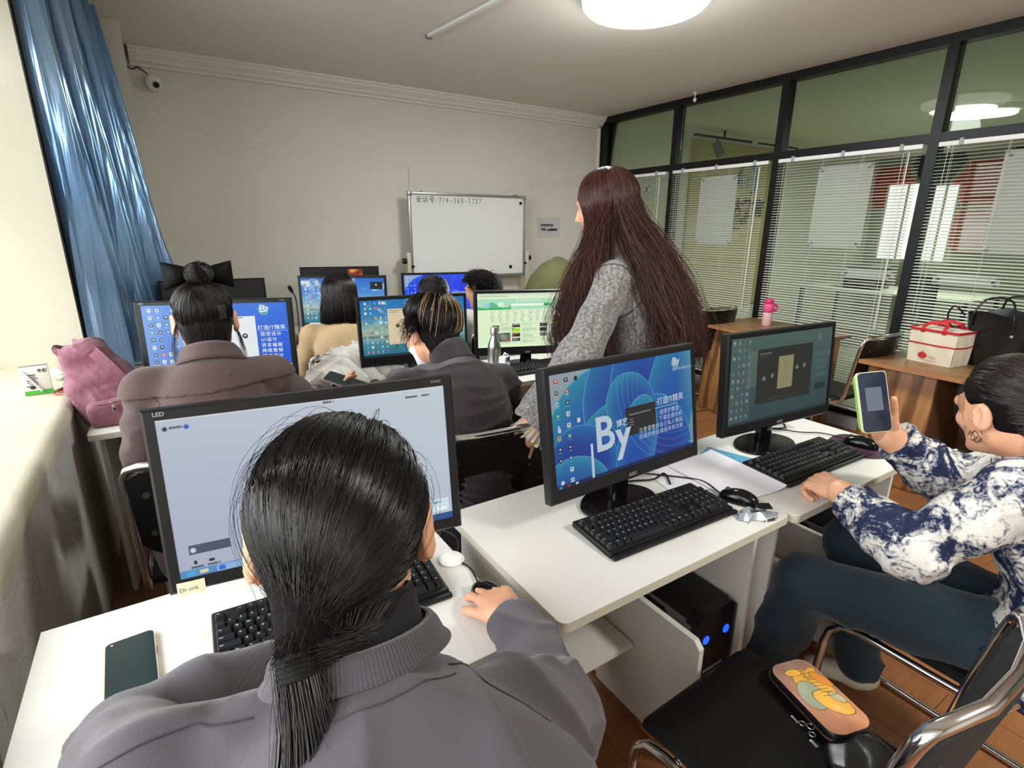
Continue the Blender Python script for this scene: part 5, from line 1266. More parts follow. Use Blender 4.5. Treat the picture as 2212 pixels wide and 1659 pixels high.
# ================================================================ people
def cloth(name, ca, cb, sc=6, rough=.85, sheen=.06, fine=(500, .25, .0008), rib=None):
    q = NT(name); v = q.coords()
    q.l(q.ramp(q.noise(v, sc, 4), [(.35, rgb(ca)), (.65, rgb(cb))]), q.b.inputs['Base Color'])
    q.b.inputs['Roughness'].default_value = rough; q.b.inputs['Sheen Weight'].default_value = sheen; q.b.inputs['Sheen Roughness'].default_value = .5; q.b.inputs['Specular IOR Level'].default_value = .15
    if rib:
        v2 = q.coords(rib); w = q.n('ShaderNodeTexWave'); w.inputs['Scale'].default_value = 1; w.bands_direction = 'DIAGONAL'; q.l(v2, w.inputs['Vector']); q.bump(w.outputs['Fac'], .7, .0015)
    else: q.bump(q.noise(v, fine[0], 3), fine[1], fine[2])
    return q.m
def V3(*a): return np.array(a, float)
def torso(s, J, inf=0., k=.032, w=1.0, hips=True):
    pel, c7, a, b = V3(*J['pel']), V3(*J['c7']), V3(*J['shL']), V3(*J['shR'])
    up = c7 - pel; r = b - a; f = np.cross(up, r); Rm = _rot(f, up); sp = np.linalg.norm(up)
    bow = J.get('bow', .02)
    at = lambda t, y=0: pel + up * t + Rm[1] * (y - bow * math.sin(PI * t))
    if hips: s.ell(at(.02, .0), V3(.170 * w + inf, .118 * w + inf, .115 + inf), Rm, k)
    s.ell(at(.36, .0), V3(.138 * w + inf, .102 * w + inf, .17 * sp / .55 + inf), Rm, k)
    s.ell(at(.66, -.0), V3(.150 * w + inf, .108 * w + inf, .20 * sp / .55 + inf), Rm, k)
    n0 = c7 - up / sp * .045
    for q in (a, b): s.cone(n0, q, .050 + inf, .045 * w + inf, k)
    return Rm, at
def arm(s, sh, el, wr, r=(.056, .045, .036), inf=0., k=.03):
    sh, el, wr = V3(*sh), V3(*el), V3(*wr); m1 = sh * .5 + el * .5; m2 = el * .6 + wr * .4
    s.chain([sh, m1, el, m2, wr], [r[0] + inf, r[0] * .92 + inf, r[1] + inf, r[1] * .97 + inf, r[2] + inf], k)
def leg(s, hip, kn, an, inf=0., k=.03, r=(.082, .060, .044)):
    hip, kn, an = V3(*hip), V3(*kn), V3(*an); s.chain([hip, hip * .5 + kn * .5, kn, kn * .62 + an * .38, an], [r[0] + inf, r[0] * .9 + inf, r[1] + inf, r[1] * .98 + inf, r[2] + inf], k)
def person(name, label, J, hands=(), top=None, legs=None, head_res=.0034, top_res=.006, inf=.012, armr=(.047, .040, .032), folds_=None, w=1.0, hair=None, trousers=None, shoes=None, sleeve_cut=.0, extra_top=None, top_cut=None, head_sc=1.0, sleeve_flare=0, k=.032, ears=True):
    root = thing('person', label, 'person', tuple(J['pel'][:2]) + (0,)); off = np.array([J['pel'][0], J['pel'][1], 0.])
    Rm = _rot(J['fwd'], J['up']); hc = V3(*J['head'])
    s = SDF(); W = head_sdf(s, hc, Rm, head_sc, ears); c7 = V3(*J['c7'])
    nb = c7 - V3(0, 0, .02); n1 = W(0, -.022, -.05)
    s.cone(n1, nb * .9 + n1 * .1, .053, .056, .02); hv, hq = s.build(head_res)
    mi = face_mi(hv, hq, W, Rm, hc, head_sc)
    b = SDF(); torso(b, J, 0, w=w); 
    for q in 'LR': arm(b, J['sh' + q], J['el' + q], J['wr' + q], armr)
    if legs:
        for q in 'LR': leg(b, J['hip' + q], J['kn' + q], J['an' + q])
    b.cone(nb, n1 * .5 + nb * .5, .052, .05, .02)
    bv, bq = b.build(.011)
    parts = [(hv, hq), (bv, bq)]; mis = [mi, np.zeros(len(bq), int)]
    for (q, fwd, up, side, kw) in hands:
        hs = SDF(); hand_sdf(hs, J['wr' + q], fwd, up, side, **kw); v, f = hs.build(.0021); parts.append((v, f)); mis.append(np.zeros(len(f), int))
    V, Q = join(*parts); obj_np('body', np_mesh('body', V - off, Q, [m_skin, m_lip, m_brow, m_eye], np.concatenate(mis)), root)
    t = SDF(); tR, at = torso(t, J, inf, k=k, w=w)
    for q in 'LR':
        wr, el = V3(*J['wr' + q]), V3(*J['el' + q]); e = wr + (el - wr) * sleeve_cut
        arm(t, J['sh' + q], J['el' + q], e, (armr[0], armr[1] + sleeve_flare * .5, armr[2] + sleeve_flare), inf, k * .7)
    if extra_top: extra_top(t, tR, at)
    for q in 'LR':
        wr, el = V3(*J['wr' + q]), V3(*J['el' + q]); d = wr - el; d /= np.linalg.norm(d); e = wr + (el - wr) * sleeve_cut
        t.P.append(((lambda p, e=e, d=d: np.maximum((e + d * .004 - p) @ d, np.linalg.norm(p - e, axis=-1) - .10) * 1.0), e - .11, e + .11, .004, 's'))
    nk = J.get('neckcut')
    if nk: t.cone(V3(*nk[0]), V3(*nk[1]), nk[2], nk[3], .01, 's')
    if top_cut: top_cut(t, tR, at)
    v, f = t.build(top_res, folds_); root_top[name] = (v, f); o = obj_np('top', np_mesh('top', v - off, f, top), root)
    if legs and trousers:
        l = SDF(); 
        for q in 'LR': leg(l, J['hip' + q], J['kn' + q], J['an' + q], .012, r=(.085, .064, .052))
        l.ell(V3(*J['pel']) + V3(0, 0, -.01), V3(.175, .13, .10), None, .05)
        v, f = l.build(.009, folds([(38, 9, 60), (-25, 50, 30)], .004, 3)); obj_np('trousers', np_mesh('trousers', v - off, f, trousers), root)
    if shoes:
        for q in 'LR':
            a = V3(*J['an' + q]); d = V3(*J.get('toe' + q, (0, 1, 0))); sh = SDF()
            sh.cone(a + V3(0, 0, -.045) - d * .03, a + V3(0, 0, -.055) + d * .13, .040, .030, .02); sh.cone(a, a + V3(0, 0, -.05), .046, .042, .02); sh.plane((0, 0, max(.002, a[2] - .088)), (0, 0, -1))
            v, f = sh.build(.005); obj_np('shoe', np_mesh('shoe', v - off, f, shoes), root)
    return root, off, Rm, hc, W
root_top = {}
def unit(v): return v / np.linalg.norm(v, axis=-1, keepdims=True)
def scalp_dirs(n, cond, seed=1):
    r = np.random.default_rng(seed); out = []
    while sum(map(len, out)) < n:
        d = unit(r.normal(size=(n * 2, 3))); out.append(d[cond(d)])
    return np.concatenate(out)[:n]
SC_OFF = V3(0, -.012, .030); SC_R = V3(.0815, .1015, .0915)
def hairline(d):
    """unit directions (right, forward, up) of the skull that carry hair"""
    x, y, z = d.T; return np.where(y > .15, z > .30 + .35 * (y - .15) + 0 * x, np.where(y > -.35, z > -.25 + .9 * (y + .15), z > -.80))
def swept(c, Rm, tie, n, kpts=14, seed=1, lift=.004, jitter=.12, sc=1.0, cond=hairline, bulge=.0, end_jit=.006, nape=True, nr=.060, nlo=-.112, na=1.35):
    """strand paths lying on the skull from root to the tie point (local coordinates)"""
    r = np.random.default_rng(seed); d = scalp_dirs(n, cond, seed); tie = V3(*tie); td = unit((tie - SC_OFF) / SC_R)
    d2 = unit(d + r.normal(0, jitter * .3, d.shape)); t = np.linspace(0, 1, kpts)[None, :, None]
    om = np.arccos(np.clip((d @ td), -.999, .999))[:, None, None]
    P = (np.sin((1 - t) * om) * d[:, None] + np.sin(t * om) * td) / np.sin(om)
    P = P + r.normal(0, 1, (n, 1, 3)) * jitter * .12 * np.sin(PI * t)
    P = unit(P); R_ = SC_R * sc; lay = (lift * (.25 + r.random((n, 1, 1)))) * np.minimum(1, t * 6) + bulge * np.sin(PI * t)
    P = SC_OFF + P * (R_ + lay)
    e = tie + r.normal(0, end_jit, (n, 1, 3)); w = np.clip((t - .72) / .28, 0, 1) ** 1.6; P = P * (1 - w) + e * w
    bad = ((P[..., 2] < .036) & (P[..., 1] > -.042) & (np.abs(P[..., 0]) > .050)).any(1); P = P[~bad]
    if nape:
        nn = int(n * .22); a = r.uniform(-na, na, nn); z0 = r.uniform(nlo, -.045, nn); nt = nr - .012 * np.clip((-.045 - z0) / .07, 0, 1.2) * (nr < .064); q = V3(0, -.030, 0) + np.stack([nt * np.sin(a), -nt * np.cos(a), z0], -1)
        g = SC_OFF + unit(np.stack([np.sin(a) * .80, -np.cos(a) * .9, np.full(nn, -.42)], -1)) * (SC_R * sc + lift); tt_ = np.linspace(0, 1, kpts)[None, :, None]
        mid = SC_OFF + unit((g - SC_OFF) / SC_R * .5 + td * .5) * (SC_R * sc + lift * 1.2 + bulge); e = tie + r.normal(0, end_jit, (nn, 3))
        if tie[2] < 0:
            cy = lambda f, z, o: V3(0, -.030, 0) + np.stack([(nr + o) * np.sin(a * f), -(nr + o) * np.cos(a * f), z], -1)
            g = cy(.72, z0 * .72 + tie[2] * .28 + .012, .006); mid = cy(.36, z0 * .36 + tie[2] * .64, .014)
        N = [q[:, None], g[:, None], mid[:, None], e[:, None]]; B0, B1, B2, B3 = (1 - tt_) ** 3, 3 * tt_ * (1 - tt_) ** 2, 3 * tt_ ** 2 * (1 - tt_), tt_ ** 3
        N2 = np.concatenate(N, 1); xs_ = np.linspace(0, 3, kpts); NP = np.stack([np.stack([np.interp(xs_, range(4), N2[i, :, k]) for k in range(3)], -1) for i in range(nn)]); NP[:, 1:-1] = (NP[:, :-2] + NP[:, 1:-1] * 2 + NP[:, 2:]) / 4; NP[:, 1:-1] = (NP[:, :-2] + NP[:, 1:-1] * 2 + NP[:, 2:]) / 4; P = np.concatenate([P, NP])
    return c + P @ Rm
def tail(c, Rm, tie_w, n, pts, spread, kpts=22, seed=2, wave=.004, r0=.010):
    """hanging bundle through world points"""
    r = np.random.default_rng(seed); G = np.array([tie_w] + [list(p) for p in pts]); m = len(G); tt = np.linspace(0, m - 1, kpts); i = np.minimum(tt.astype(int), m - 2); f = tt - i
    Gp = np.vstack([2 * G[0] - G[1], G, 2 * G[-1] - G[-2]]); p0, p1, p2, p3 = Gp[i], Gp[i + 1], Gp[i + 2], Gp[i + 3]; f = f[:, None]
    C_ = .5 * (2 * p1 + (-p0 + p2) * f + (2 * p0 - 5 * p1 + 4 * p2 - p3) * f ** 2 + (-p0 + 3 * p1 - 3 * p2 + p3) * f ** 3)
    T_ = unit(np.gradient(C_, axis=0)); A = unit(np.cross(T_, V3(0, 1, 0.2))); B = np.cross(T_, A); s = np.linspace(0, 1, kpts)
    sp = np.interp(s, np.linspace(0, 1, len(spread)), spread); a = r.normal(0, .55, (n, 1)); b = r.normal(0, .55, (n, 1)); ph = r.uniform(0, 6, (n, 1)); ph2 = r.uniform(0, 6, (n, 1))
    u = a * sp + wave * np.sin(s * 9 + ph) * s; v = b * sp * .7 + wave * np.sin(s * 8 + ph2) * s
    L = np.clip(1 - np.abs(r.normal(0, .10, (n, 1))), .5, 1)[..., None]; P = C_[None] + u[..., None] * A + v[..., None] * B
    return P
m_blackhair = hair_mat('hair_black', '0a0808', .34, .38)
m_cap = mat('hair_base', '0b0808', .85, 0, .15)
def add_hair(root, off, cap, groups, capm=m_cap):
    v, f = cap.build(.004); o = obj_np('hair', np_mesh('hair', v - off, f, capm), root)
    for nm, P, rad, m in groups: obj_np(nm, strands_mesh(nm, P - off, rad, m), o)
    return o
def cap_sdf(c, Rm, sc=.985, tie=None, cutface=True, ears=True, nape=True):
    s = SDF(); s.ell(c + SC_OFF @ Rm, SC_R * sc + .002, Rm, .01)
    if tie is not None:
        tw = c + V3(*tie) @ Rm; s.cone(c + (SC_OFF * .55 + V3(*tie) * .45) @ Rm, tw, .050, .014, .03)
    if cutface: s.P.append((lambda p: -(((p - c) @ Rm.T - V3(0, .052, .045)) @ unit(V3(0, 1, -.80))), None, None, .01, 's'))
    if nape: s.cone(c + V3(0, -.022, -.02) @ Rm, c + V3(0, -.032, -.095) @ Rm, .056, .044, .012)
    if ears:
        for x in (-1, 1): s.ell(c + V3(x * .085, .012, -.022) @ Rm, (.030, .040, .050), Rm, .01, 's')
    return s
# ---------------------------------------------------------------- the ponytailed person in the near left
J = dict(pel=(.13, .18, .53), c7=(.100, .395, 1.095), shL=(-.072, .445, 1.030), shR=(.245, .365, .990), elL=(-.135, .74, .845), elR=(.390, .47, .825), wrL=(.085, .815, .800), wrR=(.455, .705, .800),
         head=(.116, .50, 1.195), fwd=(.28, .95, -.30), up=(.12, .32, .95), hipL=(.04, .22, .50), hipR=(.22, .20, .50), knL=(.0, .60, .50), knR=(.26, .60, .50), anL=(.0, .62, .09), anR=(.28, .62, .09), bow=.05)
m_sweat = cloth('grey_sweatshirt', '4b484c', '545155', 4, .9, .25, (900, .5, .0008))
def xt1(t, tR, at):
    t.ell(at(.78, -.05), V3(.17, .07, .12), tR, .06)
    t.cone(V3(-.072, .445, 1.025), V3(-.11, .56, .93), .062, .058, .03); t.cone(V3(.243, .365, .985), V3(.31, .41, .90), .060, .056, .03)
p1, off, Rm, hc, W = person('p1', 'person with a long black ponytail and grey sweatshirt, seen from behind, hand on a mouse', J,
    hands=[('R', (.10, .95, -.12), (-.12, .1, 1), -1, dict(curl=(.28, .30, .42, .50), spread=.10, thumb=(.55, .35))), ('L', (.85, .5, -.1), (0, .1, 1), 1, dict(curl=(.35, .35, .4, .4)))],
    top=m_sweat, legs=True, trousers=cloth('black_trousers', '17181b', '1d1e22'), shoes=mat('shoe_dark', '1b1b1c', .6), top_res=.0052, inf=.014, extra_top=xt1, sleeve_cut=.10,
    folds_=folds([(18, 42, 30), (-30, 12, 44), (50, 20, -18)], .0042, 5))
# ribbed collar, undershirt neck, cuffs and seams
c7 = V3(.090, .400, 1.092)
def ring(mb, c, ax, ra, rb, h, flare=0, seg=72, th=.004, wob=.0, squash=1.0, rib=0):
    Ra = _rot(ax, (0.2, 1, .3)); N = V3(*ax) / np.linalg.norm(ax); X = Ra[0]; Y = Ra[2]
    rows = [(-h / 2, ra), (-h / 4, ra * .6 + rb * .4), (h / 4, ra * .3 + rb * .7), (h / 2, rb), (h / 2 + .001, rb - th), (0, (ra + rb) / 2 - th * 1.2), (-h / 2, ra - th * 1.2)]
    vs = []
    for dz, rr in rows:
        for i in range(seg):
            a = 2 * PI * i / seg; q = rr + (rib * math.cos(seg / 3 * a) if rib else 0) + wob * math.sin(3 * a + dz * 30)
            vs.append(tuple(V3(*c) + X * q * math.cos(a) + Y * q * math.sin(a) * squash + N * dz))
    k = len(rows); mb.add(vs, [(r * seg + i, ((r + 1) % k) * seg + i, ((r + 1) % k) * seg + (i + 1) % seg, r * seg + (i + 1) % seg) for r in range(k) for i in range(seg)])
    return mb
def part(name, mb, m, root, off, smooth=60):
    mb.v = [(x - off[0], y - off[1], z - off[2]) for x, y, z in mb.v]; return obj(name, mb, m, root, smooth=smooth)
ax1 = (.04, .42, .90)
part('undershirt_collar', ring(MB(), (.106, .440, 1.138), (.04, .50, .86), .064, .059, .04), cloth('black_undershirt', '19191b', '1f1f22'), p1, off)
part('collar', ring(MB(), (.102, .424, 1.122), ax1, .087, .073, .024, seg=420, th=.006, rib=.0008, squash=.92), m_sweat, p1, off, 180)
d = unit(V3(.455, .705, .800) - V3(.390, .47, .825)); cw = V3(.455, .705, .800) - d * .020
part('cuff', ring(MB(), cw, tuple(d), .043, .036, .036, seg=120, rib=.0009), m_sweat, p1, off, 180)
d = unit(V3(.085, .815, .800) - V3(-.135, .74, .845)); part('cuff', ring(MB(), V3(.085, .815, .800) - d * .020, tuple(d), .043, .036, .036, seg=120, rib=.0009), m_sweat, p1, off, 180)
tie = (-.036, -.122, -.060); tw = hc + V3(*tie) @ Rm
P_ = swept(hc, Rm, tie, 9000, 16, 3, .006, .16, end_jit=.0055, nr=.062, nlo=-.118, na=1.5)
fly = swept(hc, Rm, tie, 260, 16, 8, .016, .5, end_jit=.02, nape=False)
T_ = tail(hc, Rm, tw, 2300, [tw + V3(-.002, -.036, -.040), tw + V3(-.008, -.070, -.095), tw + V3(-.012, -.115, -.15), tw + V3(-.012, -.165, -.22), tw + V3(-.01, -.20, -.30)], [.008, .0095, .017, .025, .032, .038], seed=4, wave=.003)
T2 = tail(hc, Rm, tw, 120, [tw + V3(-.002, -.036, -.040), tw + V3(-.004, -.075, -.095), tw + V3(.0, -.12, -.15), tw + V3(.01, -.17, -.22)], [.009, .025, .045, .07], seed=9, wave=.008)
m_h1 = hair_mat('hair_ponytail_black', '0d0b0b', .33, .45)
h1 = add_hair(p1, off, cap_sdf(hc, Rm, .98, tie), [('hair_strands', P_, .0008, m_h1), ('loose_strands', fly, .00022, m_h1), ('ponytail', T_, .00062, m_h1), ('loose_strands', T2, .00025, m_h1)])
tb = MB(); axd = unit(V3(-.002, -.036, -.040))
for i in range(5): tb.tube([tuple(tw + axd * (.001 + .0038 * i) + .0125 * (math.cos(a) * unit(np.cross(axd, V3(1, 0, 0))) + math.sin(a) * unit(np.cross(axd, np.cross(axd, V3(1, 0, 0)))))) for a in np.linspace(0, 2 * PI, 26, endpoint=False)], .0026, 8, closed=True)
part('hair_tie', tb, mat('hair_tie_black', '101011', .85), p1, off)
def seams(name, root, off, J, m, c=None, ax=(0, .3, 1), rc=.115, arms=True, r=.0011, inb=.03):
    sv, sf = root_top[name]; L = []
    if c is not None: L.append(circ(c, ax, rc, 60, PI + .8, 2 * PI - .8))
    if arms:
        a, b = V3(*J['shL']), V3(*J['shR']); d = unit(b - a)
        for q, s_ in ((a, 1), (b, -1)): L.append(circ(q + d * s_ * inb, d + V3(0, 0, .35 * s_), .12, 50))
    part('seams', surf_tubes(sv, sf, L, r), m, root, off)
seams('p1', p1, off, J, mat('seam_grey_sweat', '403e42', .9), (.102, .424, 1.105), (.04, .42, .90), .105, arms=False, r=.0007)
sv, sf = root_top['p1']
part('shoulder_seam', surf_tubes(sv, sf, [[(.004, .415, 1.134), (-.03, .43, 1.13), (-.067, .437, 1.116), (-.10, .44, 1.10), (-.125, .45, 1.07)]], .0009, sub=8), mat('seam_grey_sweat', '403e42', .9), p1, off)
part('shoulder_seam', surf_tubes(sv, sf, [[(.17, .37, 1.12), (.205, .325, 1.098), (.24, .308, 1.05)]], .0009, sub=8), mat('seam_grey_sweat', '403e42', .9), p1, off)
# ---------------------------------------------------------------- floral blouse, holding up a phone
def floral_mat():
    q = NT('floral_cloth'); v = q.coords()
    a = q.noise(v, 13, 3, .6, 1.0); b = q.noise(v, 75, 5, .75, 2.0); c = q.noise(v, 34, 4, .65, 2.5)
    add = q.n('ShaderNodeMath', operation='MULTIPLY_ADD'); q.l(c, add.inputs[0]); add.inputs[1].default_value = .45; q.l(a, add.inputs[2])
    add2 = q.n('ShaderNodeMath', operation='MULTIPLY_ADD'); q.l(b, add2.inputs[0]); add2.inputs[1].default_value = .30; q.l(add.outputs[0], add2.inputs[2])
    base = q.ramp(add2.outputs[0], [(.72, rgb('19223c')), (.84, rgb('262e49')), (.862, rgb('8d8f96')), (.895, rgb('77797f')), (.92, rgb('c6c2ba')), (1.0, rgb('d8d4cb'))])
    dk = q.ramp(b, [(.56, (1, 1, 1)), (.62, (.45, .46, .50)), (.68, (1, 1, 1))])
    mx = q.n('ShaderNodeMix', data_type='RGBA', blend_type='MULTIPLY'); mx.inputs[0].default_value = .7; q.l(base, mx.inputs[6]); q.l(dk, mx.inputs[7]); q.l(mx.outputs[2], q.b.inputs['Base Color'])
    q.b.inputs['Roughness'].default_value = .8; q.b.inputs['Specular IOR Level'].default_value = .2; q.bump(c, .25, .002); return q.m
J = dict(pel=(1.66, .16, .54), c7=(1.665, .285, 1.005), shL=(1.495, .275, .955), shR=(1.825, .285, .955), elL=(1.385, .41, .775), elR=(1.80, .47, .800), wrL=(1.455, .610, .818), wrR=(1.650, .605, .945),
         head=(1.600, .355, 1.100), fwd=(.42, .9, -.2), up=(0, .2, 1), hipL=(1.61, .20, .535), hipR=(1.76, .21, .51), knL=(1.420, .64, .530), knR=(1.72, .66, .55), anL=(1.43, .74, .10), anR=(1.775, .59, .10), bow=.05, toeL=(.1, .99, 0), toeR=(-.55, .83, 0))
jean = cloth('blue_jeans', '1d2a33', '2a3a44', 3, .85, .15, (700, .35, .0008))
phc = V3(1.536, .616, 1.060)
p2, off, Rm, hc, W = person('p2', 'person in a navy and white floral blouse and jeans, holding up a phone', J,
    hands=[('L', (.38, .92, -.06), (-.30, .10, .95), 1, dict(curl=(.80, .84, .88, .9), spread=.03, thumb=(.30, .6), sc=1.12)),
           ('R', (-.62, .22, .75), (.45, .88, .12), -1, dict(curl=(.10, .12, .16, .2), spread=.08, thumb=(.50, .20), sc=1.02))],
    top=floral_mat(), legs=True, trousers=jean, shoes=mat('shoe_cream', 'c9c2ae', .6), top_res=.0055, inf=.018, w=1.12, armr=(.052, .046, .036), sleeve_cut=.15, sleeve_flare=.004,
    folds_=folds([(30, 60, 25), (-50, 22, 44), (20, -40, 60)], .0042, 12), extra_top=lambda t, tR, at: (t.ell(at(-.02, .02), V3(.205, .150, .13), tR, .05), t.ell(at(.62, .06), V3(.17, .09, .11), tR, .05)), k=.05)
seams('p2', p2, off, J, mat('seam_navy', '39405a', .9), (1.655, .315, 1.00), (-.1, .3, 1), .10)
tie = (0, -.118, .010); tw = hc + V3(*tie) @ Rm
m_h2 = hair_mat('hair_dark_brown', '1f1613', .36, .6)
P_ = swept(hc, Rm, tie, 5600, 14, 13, .010, .2, na=.8); T_ = tail(hc, Rm, tw, 1300, [tw + V3(.04, -.03, .01), tw + V3(.07, -.05, -.04), tw + V3(.07, -.06, -.14), tw + V3(.06, -.06, -.24)], [.02, .035, .035, .03, .02], seed=14)
rr = np.random.default_rng(3)
side = []
for i in range(12):
    x = -.048 - .012 * rr.random(); y = .050 + .026 * rr.random()
    pts = np.array([(x + .03, y * .9 - .02, .095), (x + .004, y, .062), (x - .006, y + .004, .02), (x - .008 + .006 * rr.normal(), y - .004, -.02), (x - .004 + .008 * rr.normal(), y - .010 + .008 * rr.normal(), -.055 - .02 * rr.random())])
    t_ = np.linspace(0, 4, 14); side.append(np.stack([np.interp(t_, range(5), pts[:, k]) for k in range(3)], -1))
side = hc + np.array(side) @ Rm
add_hair(p2, off, cap_sdf(hc, Rm, 1.0, tie, nape=False), [('hair_strands', P_, .0009, m_h2), ('gathered_hair', T_, .0008, m_h2), ('loose_strands', side, .0004, m_h2)])
er = MB(); e0 = W(-.083, .004, -.040); er.tube([tuple(e0 + Rm[1] * (.011 * math.cos(a)) + Rm[2] * (.013 * math.sin(a) - .010)) for a in np.linspace(0, 2 * PI, 24, endpoint=False)], .0022, 8, closed=True)
er.tube([tuple(e0 - Rm[0] * .006 + Rm[1] * (.009 * math.cos(a) + .004) + Rm[2] * (.010 * math.sin(a) - .008)) for a in np.linspace(0, 2 * PI, 24, endpoint=False)], .0016, 8, closed=True)
part('earring', er, mat('gold_pink', 'd8a888', .2, 1.0), p2, off)
phc = phc + unit(V3(1.28, .255, 1.20) - phc) * .008
t = thing('smartphone', 'smartphone in a pale green case held up in front of the face', 'phone', tuple(phc))
zd = unit(V3(1.600, .355, 1.10) + V3(-.32, -.10, .10) - phc); ud = unit(V3(-.10, .06, .99) - zd * (V3(-.10, .06, .99) @ zd)); xd = np.cross(ud, zd)
t.rotation_euler = Matrix(np.stack([xd, ud, zd], 1).tolist()).to_euler()
phone_mesh(t, .076, .160, .0095, mat('phone_case_green', 'd3dcb8', .5), mat('phone_screen_on', '1d2430', .12, 0, .5, emit='22293a', estr=.5))
obj('case_cover', MB().prism(rpoly(.074, .150, .012, 6), -.011, -.004), mat('phone_cover_green', '8fbf4c', .5), t)
sc_ = MB(); sc_.box((.0, .008, .0103), (.042, .062, .0003)); obj('screen_window', sc_, emis('phone_window', '98a4b4', .55), t)
obj('camera_hole', MB().cyl((0, .073, .0101), (0, .073, .0105), .002, 10), m_black_pl, t)
# ---------------------------------------------------------------- standing, long brown hair
J = dict(pel=(1.52, 1.40, .93), c7=(1.44, 1.465, 1.415), shL=(1.312, 1.385, 1.325), shR=(1.555, 1.570, 1.325), elL=(1.120, 1.33, 1.075), elR=(1.68, 1.64, 1.06), wrL=(.955, 1.365, .845), wrR=(1.66, 1.72, .82),
         head=(1.375, 1.52, 1.578), fwd=(-.55, .83, -.20), up=(-.05, .15, 1), hipL=(1.44, 1.34, .88), hipR=(1.60, 1.46, .88), knL=(1.42, 1.36, .48), knR=(1.58, 1.48, .48), anL=(1.44, 1.33, .09), anR=(1.60, 1.45, .09), bow=.03, toeL=(-.5, .85, 0), toeR=(-.5, .85, 0))
def wool():
    q = NT('grey_wool'); v = q.coords(); a = q.noise(v, 95, 5, .75)
    q.l(q.ramp(a, [(.36, rgb('4a4847')), (.5, rgb('757270')), (.64, rgb('a09c98'))]), q.b.inputs['Base Color']); q.b.inputs['Roughness'].default_value = .95; q.b.inputs['Sheen Weight'].default_value = .5; q.bump(a, .5, .002); return q.m
m_wool = wool()
def xt3(t, tR, at):
    t.ell(at(.05), V3(.19, .14, .22), tR, .06); t.ell(at(.50), V3(.165, .125, .20), tR, .06); t.ell(at(-.35), V3(.195, .15, .22), tR, .06)
p3, off, Rm, hc, W = person('p3', 'standing person with very long wavy brown hair and a grey wool coat', J,
    hands=[('L', (-.25, .25, -.93), (-.90, -.25, .1), 1, dict(curl=(.25, .3, .35, .4), spread=.12, thumb=(.4, .2)))],
    top=m_wool, legs=True, trousers=cloth('dark_grey_trousers', '232427', '2a2b2e'), shoes=mat('shoe_dark', '1b1b1c', .6), top_res=.0075, inf=.018, armr=(.050, .052, .054), sleeve_flare=.012, sleeve_cut=.13,
    folds_=folds([(14, 30, 18), (-24, 14, 20)], .008, 21), extra_top=xt3, k=.04)
seams('p3', p3, off, J, mat('seam_wool', '3f3d3c', .9), None, inb=-.025, r=.0018)
d = unit(V3(.955, 1.365, .845) - V3(1.12, 1.33, 1.075)); wl = V3(.955, 1.365, .845) - d * .028
fr_ = MB(); seg = 120; rows = []
for j, (h_, rr_) in enumerate(((-.02, .046), (.0, .050), (.018, .054), (.036, .060), (.050, .066))):
    Ra = _rot(d, (0, 0, 1)); rows += [tuple(wl + d * (h_ + (.006 * math.sin(14 * a_) if j == 4 else 0)) + (rr_ + (.0055 * j / 4) * math.sin(20 * a_ + j)) * (math.cos(a_) * Ra[0] + math.sin(a_) * Ra[2])) for a_ in np.linspace(0, 2 * PI, seg, endpoint=False)]
fr_.add(rows, [(r * seg + i, r * seg + (i + 1) % seg, (r + 1) * seg + (i + 1) % seg, (r + 1) * seg + i) for r in range(4) for i in range(seg)])
part('lace_cuff', fr_, cloth('cream_lace', 'cdbfa9', 'ded3c0', 40, .8, .3), p3, off, 180)
def falling(c, Rm, n, targets, seed, kp=26, curl=.012, lift=.008):
    """targets: fn(phi array, rng) -> list of local guide points after the head equator; phi 0 front, + to the left"""
    r = np.random.default_rng(seed); phi, guides = targets(n, r)
    th0 = r.uniform(.03, .55, n); k0 = 7; ths = th0[:, None] + (1.72 - th0[:, None]) * np.linspace(0, 1, k0)[None]
    rx = SC_R + (lift * (.3 + r.random((n, 1))))[:, None] * np.ones(3)
    d = np.stack([-np.sin(ths) * np.sin(phi)[:, None], np.sin(ths) * np.cos(phi)[:, None], np.cos(ths)], -1)
    H_ = SC_OFF + d * rx * (1 + .05 * np.sin(ths)[..., None])
    G = np.concatenate([H_[:, ::2], guides], 1); m = G.shape[1]; tt = np.linspace(0, m - 1, kp); i = np.minimum(tt.astype(int), m - 2); f = (tt - i)[None, :, None]
    Gp = np.concatenate([2 * G[:, :1] - G[:, 1:2], G, 2 * G[:, -1:] - G[:, -2:-1]], 1); p0, p1, p2_, p3_ = Gp[:, i], Gp[:, i + 1], Gp[:, i + 2], Gp[:, i + 3]
    P = .5 * (2 * p1 + (-p0 + p2_) * f + (2 * p0 - 5 * p1 + 4 * p2_ - p3_) * f ** 2 + (-p0 + 3 * p1 - 3 * p2_ + p3_) * f ** 3)
    s = np.linspace(0, 1, kp)[None]; lock = r.integers(0, 26, n); ph = (lock * 1.7)[:, None] + r.normal(0, .25, (n, 1))
    amp = curl * np.clip(s - .45, 0, 1) ** 1.3 * 2.2
    P[..., 0] += amp * np.sin(s * 15 + ph); P[..., 1] += amp * np.cos(s * 13 + ph * 1.3); return c + P @ Rm
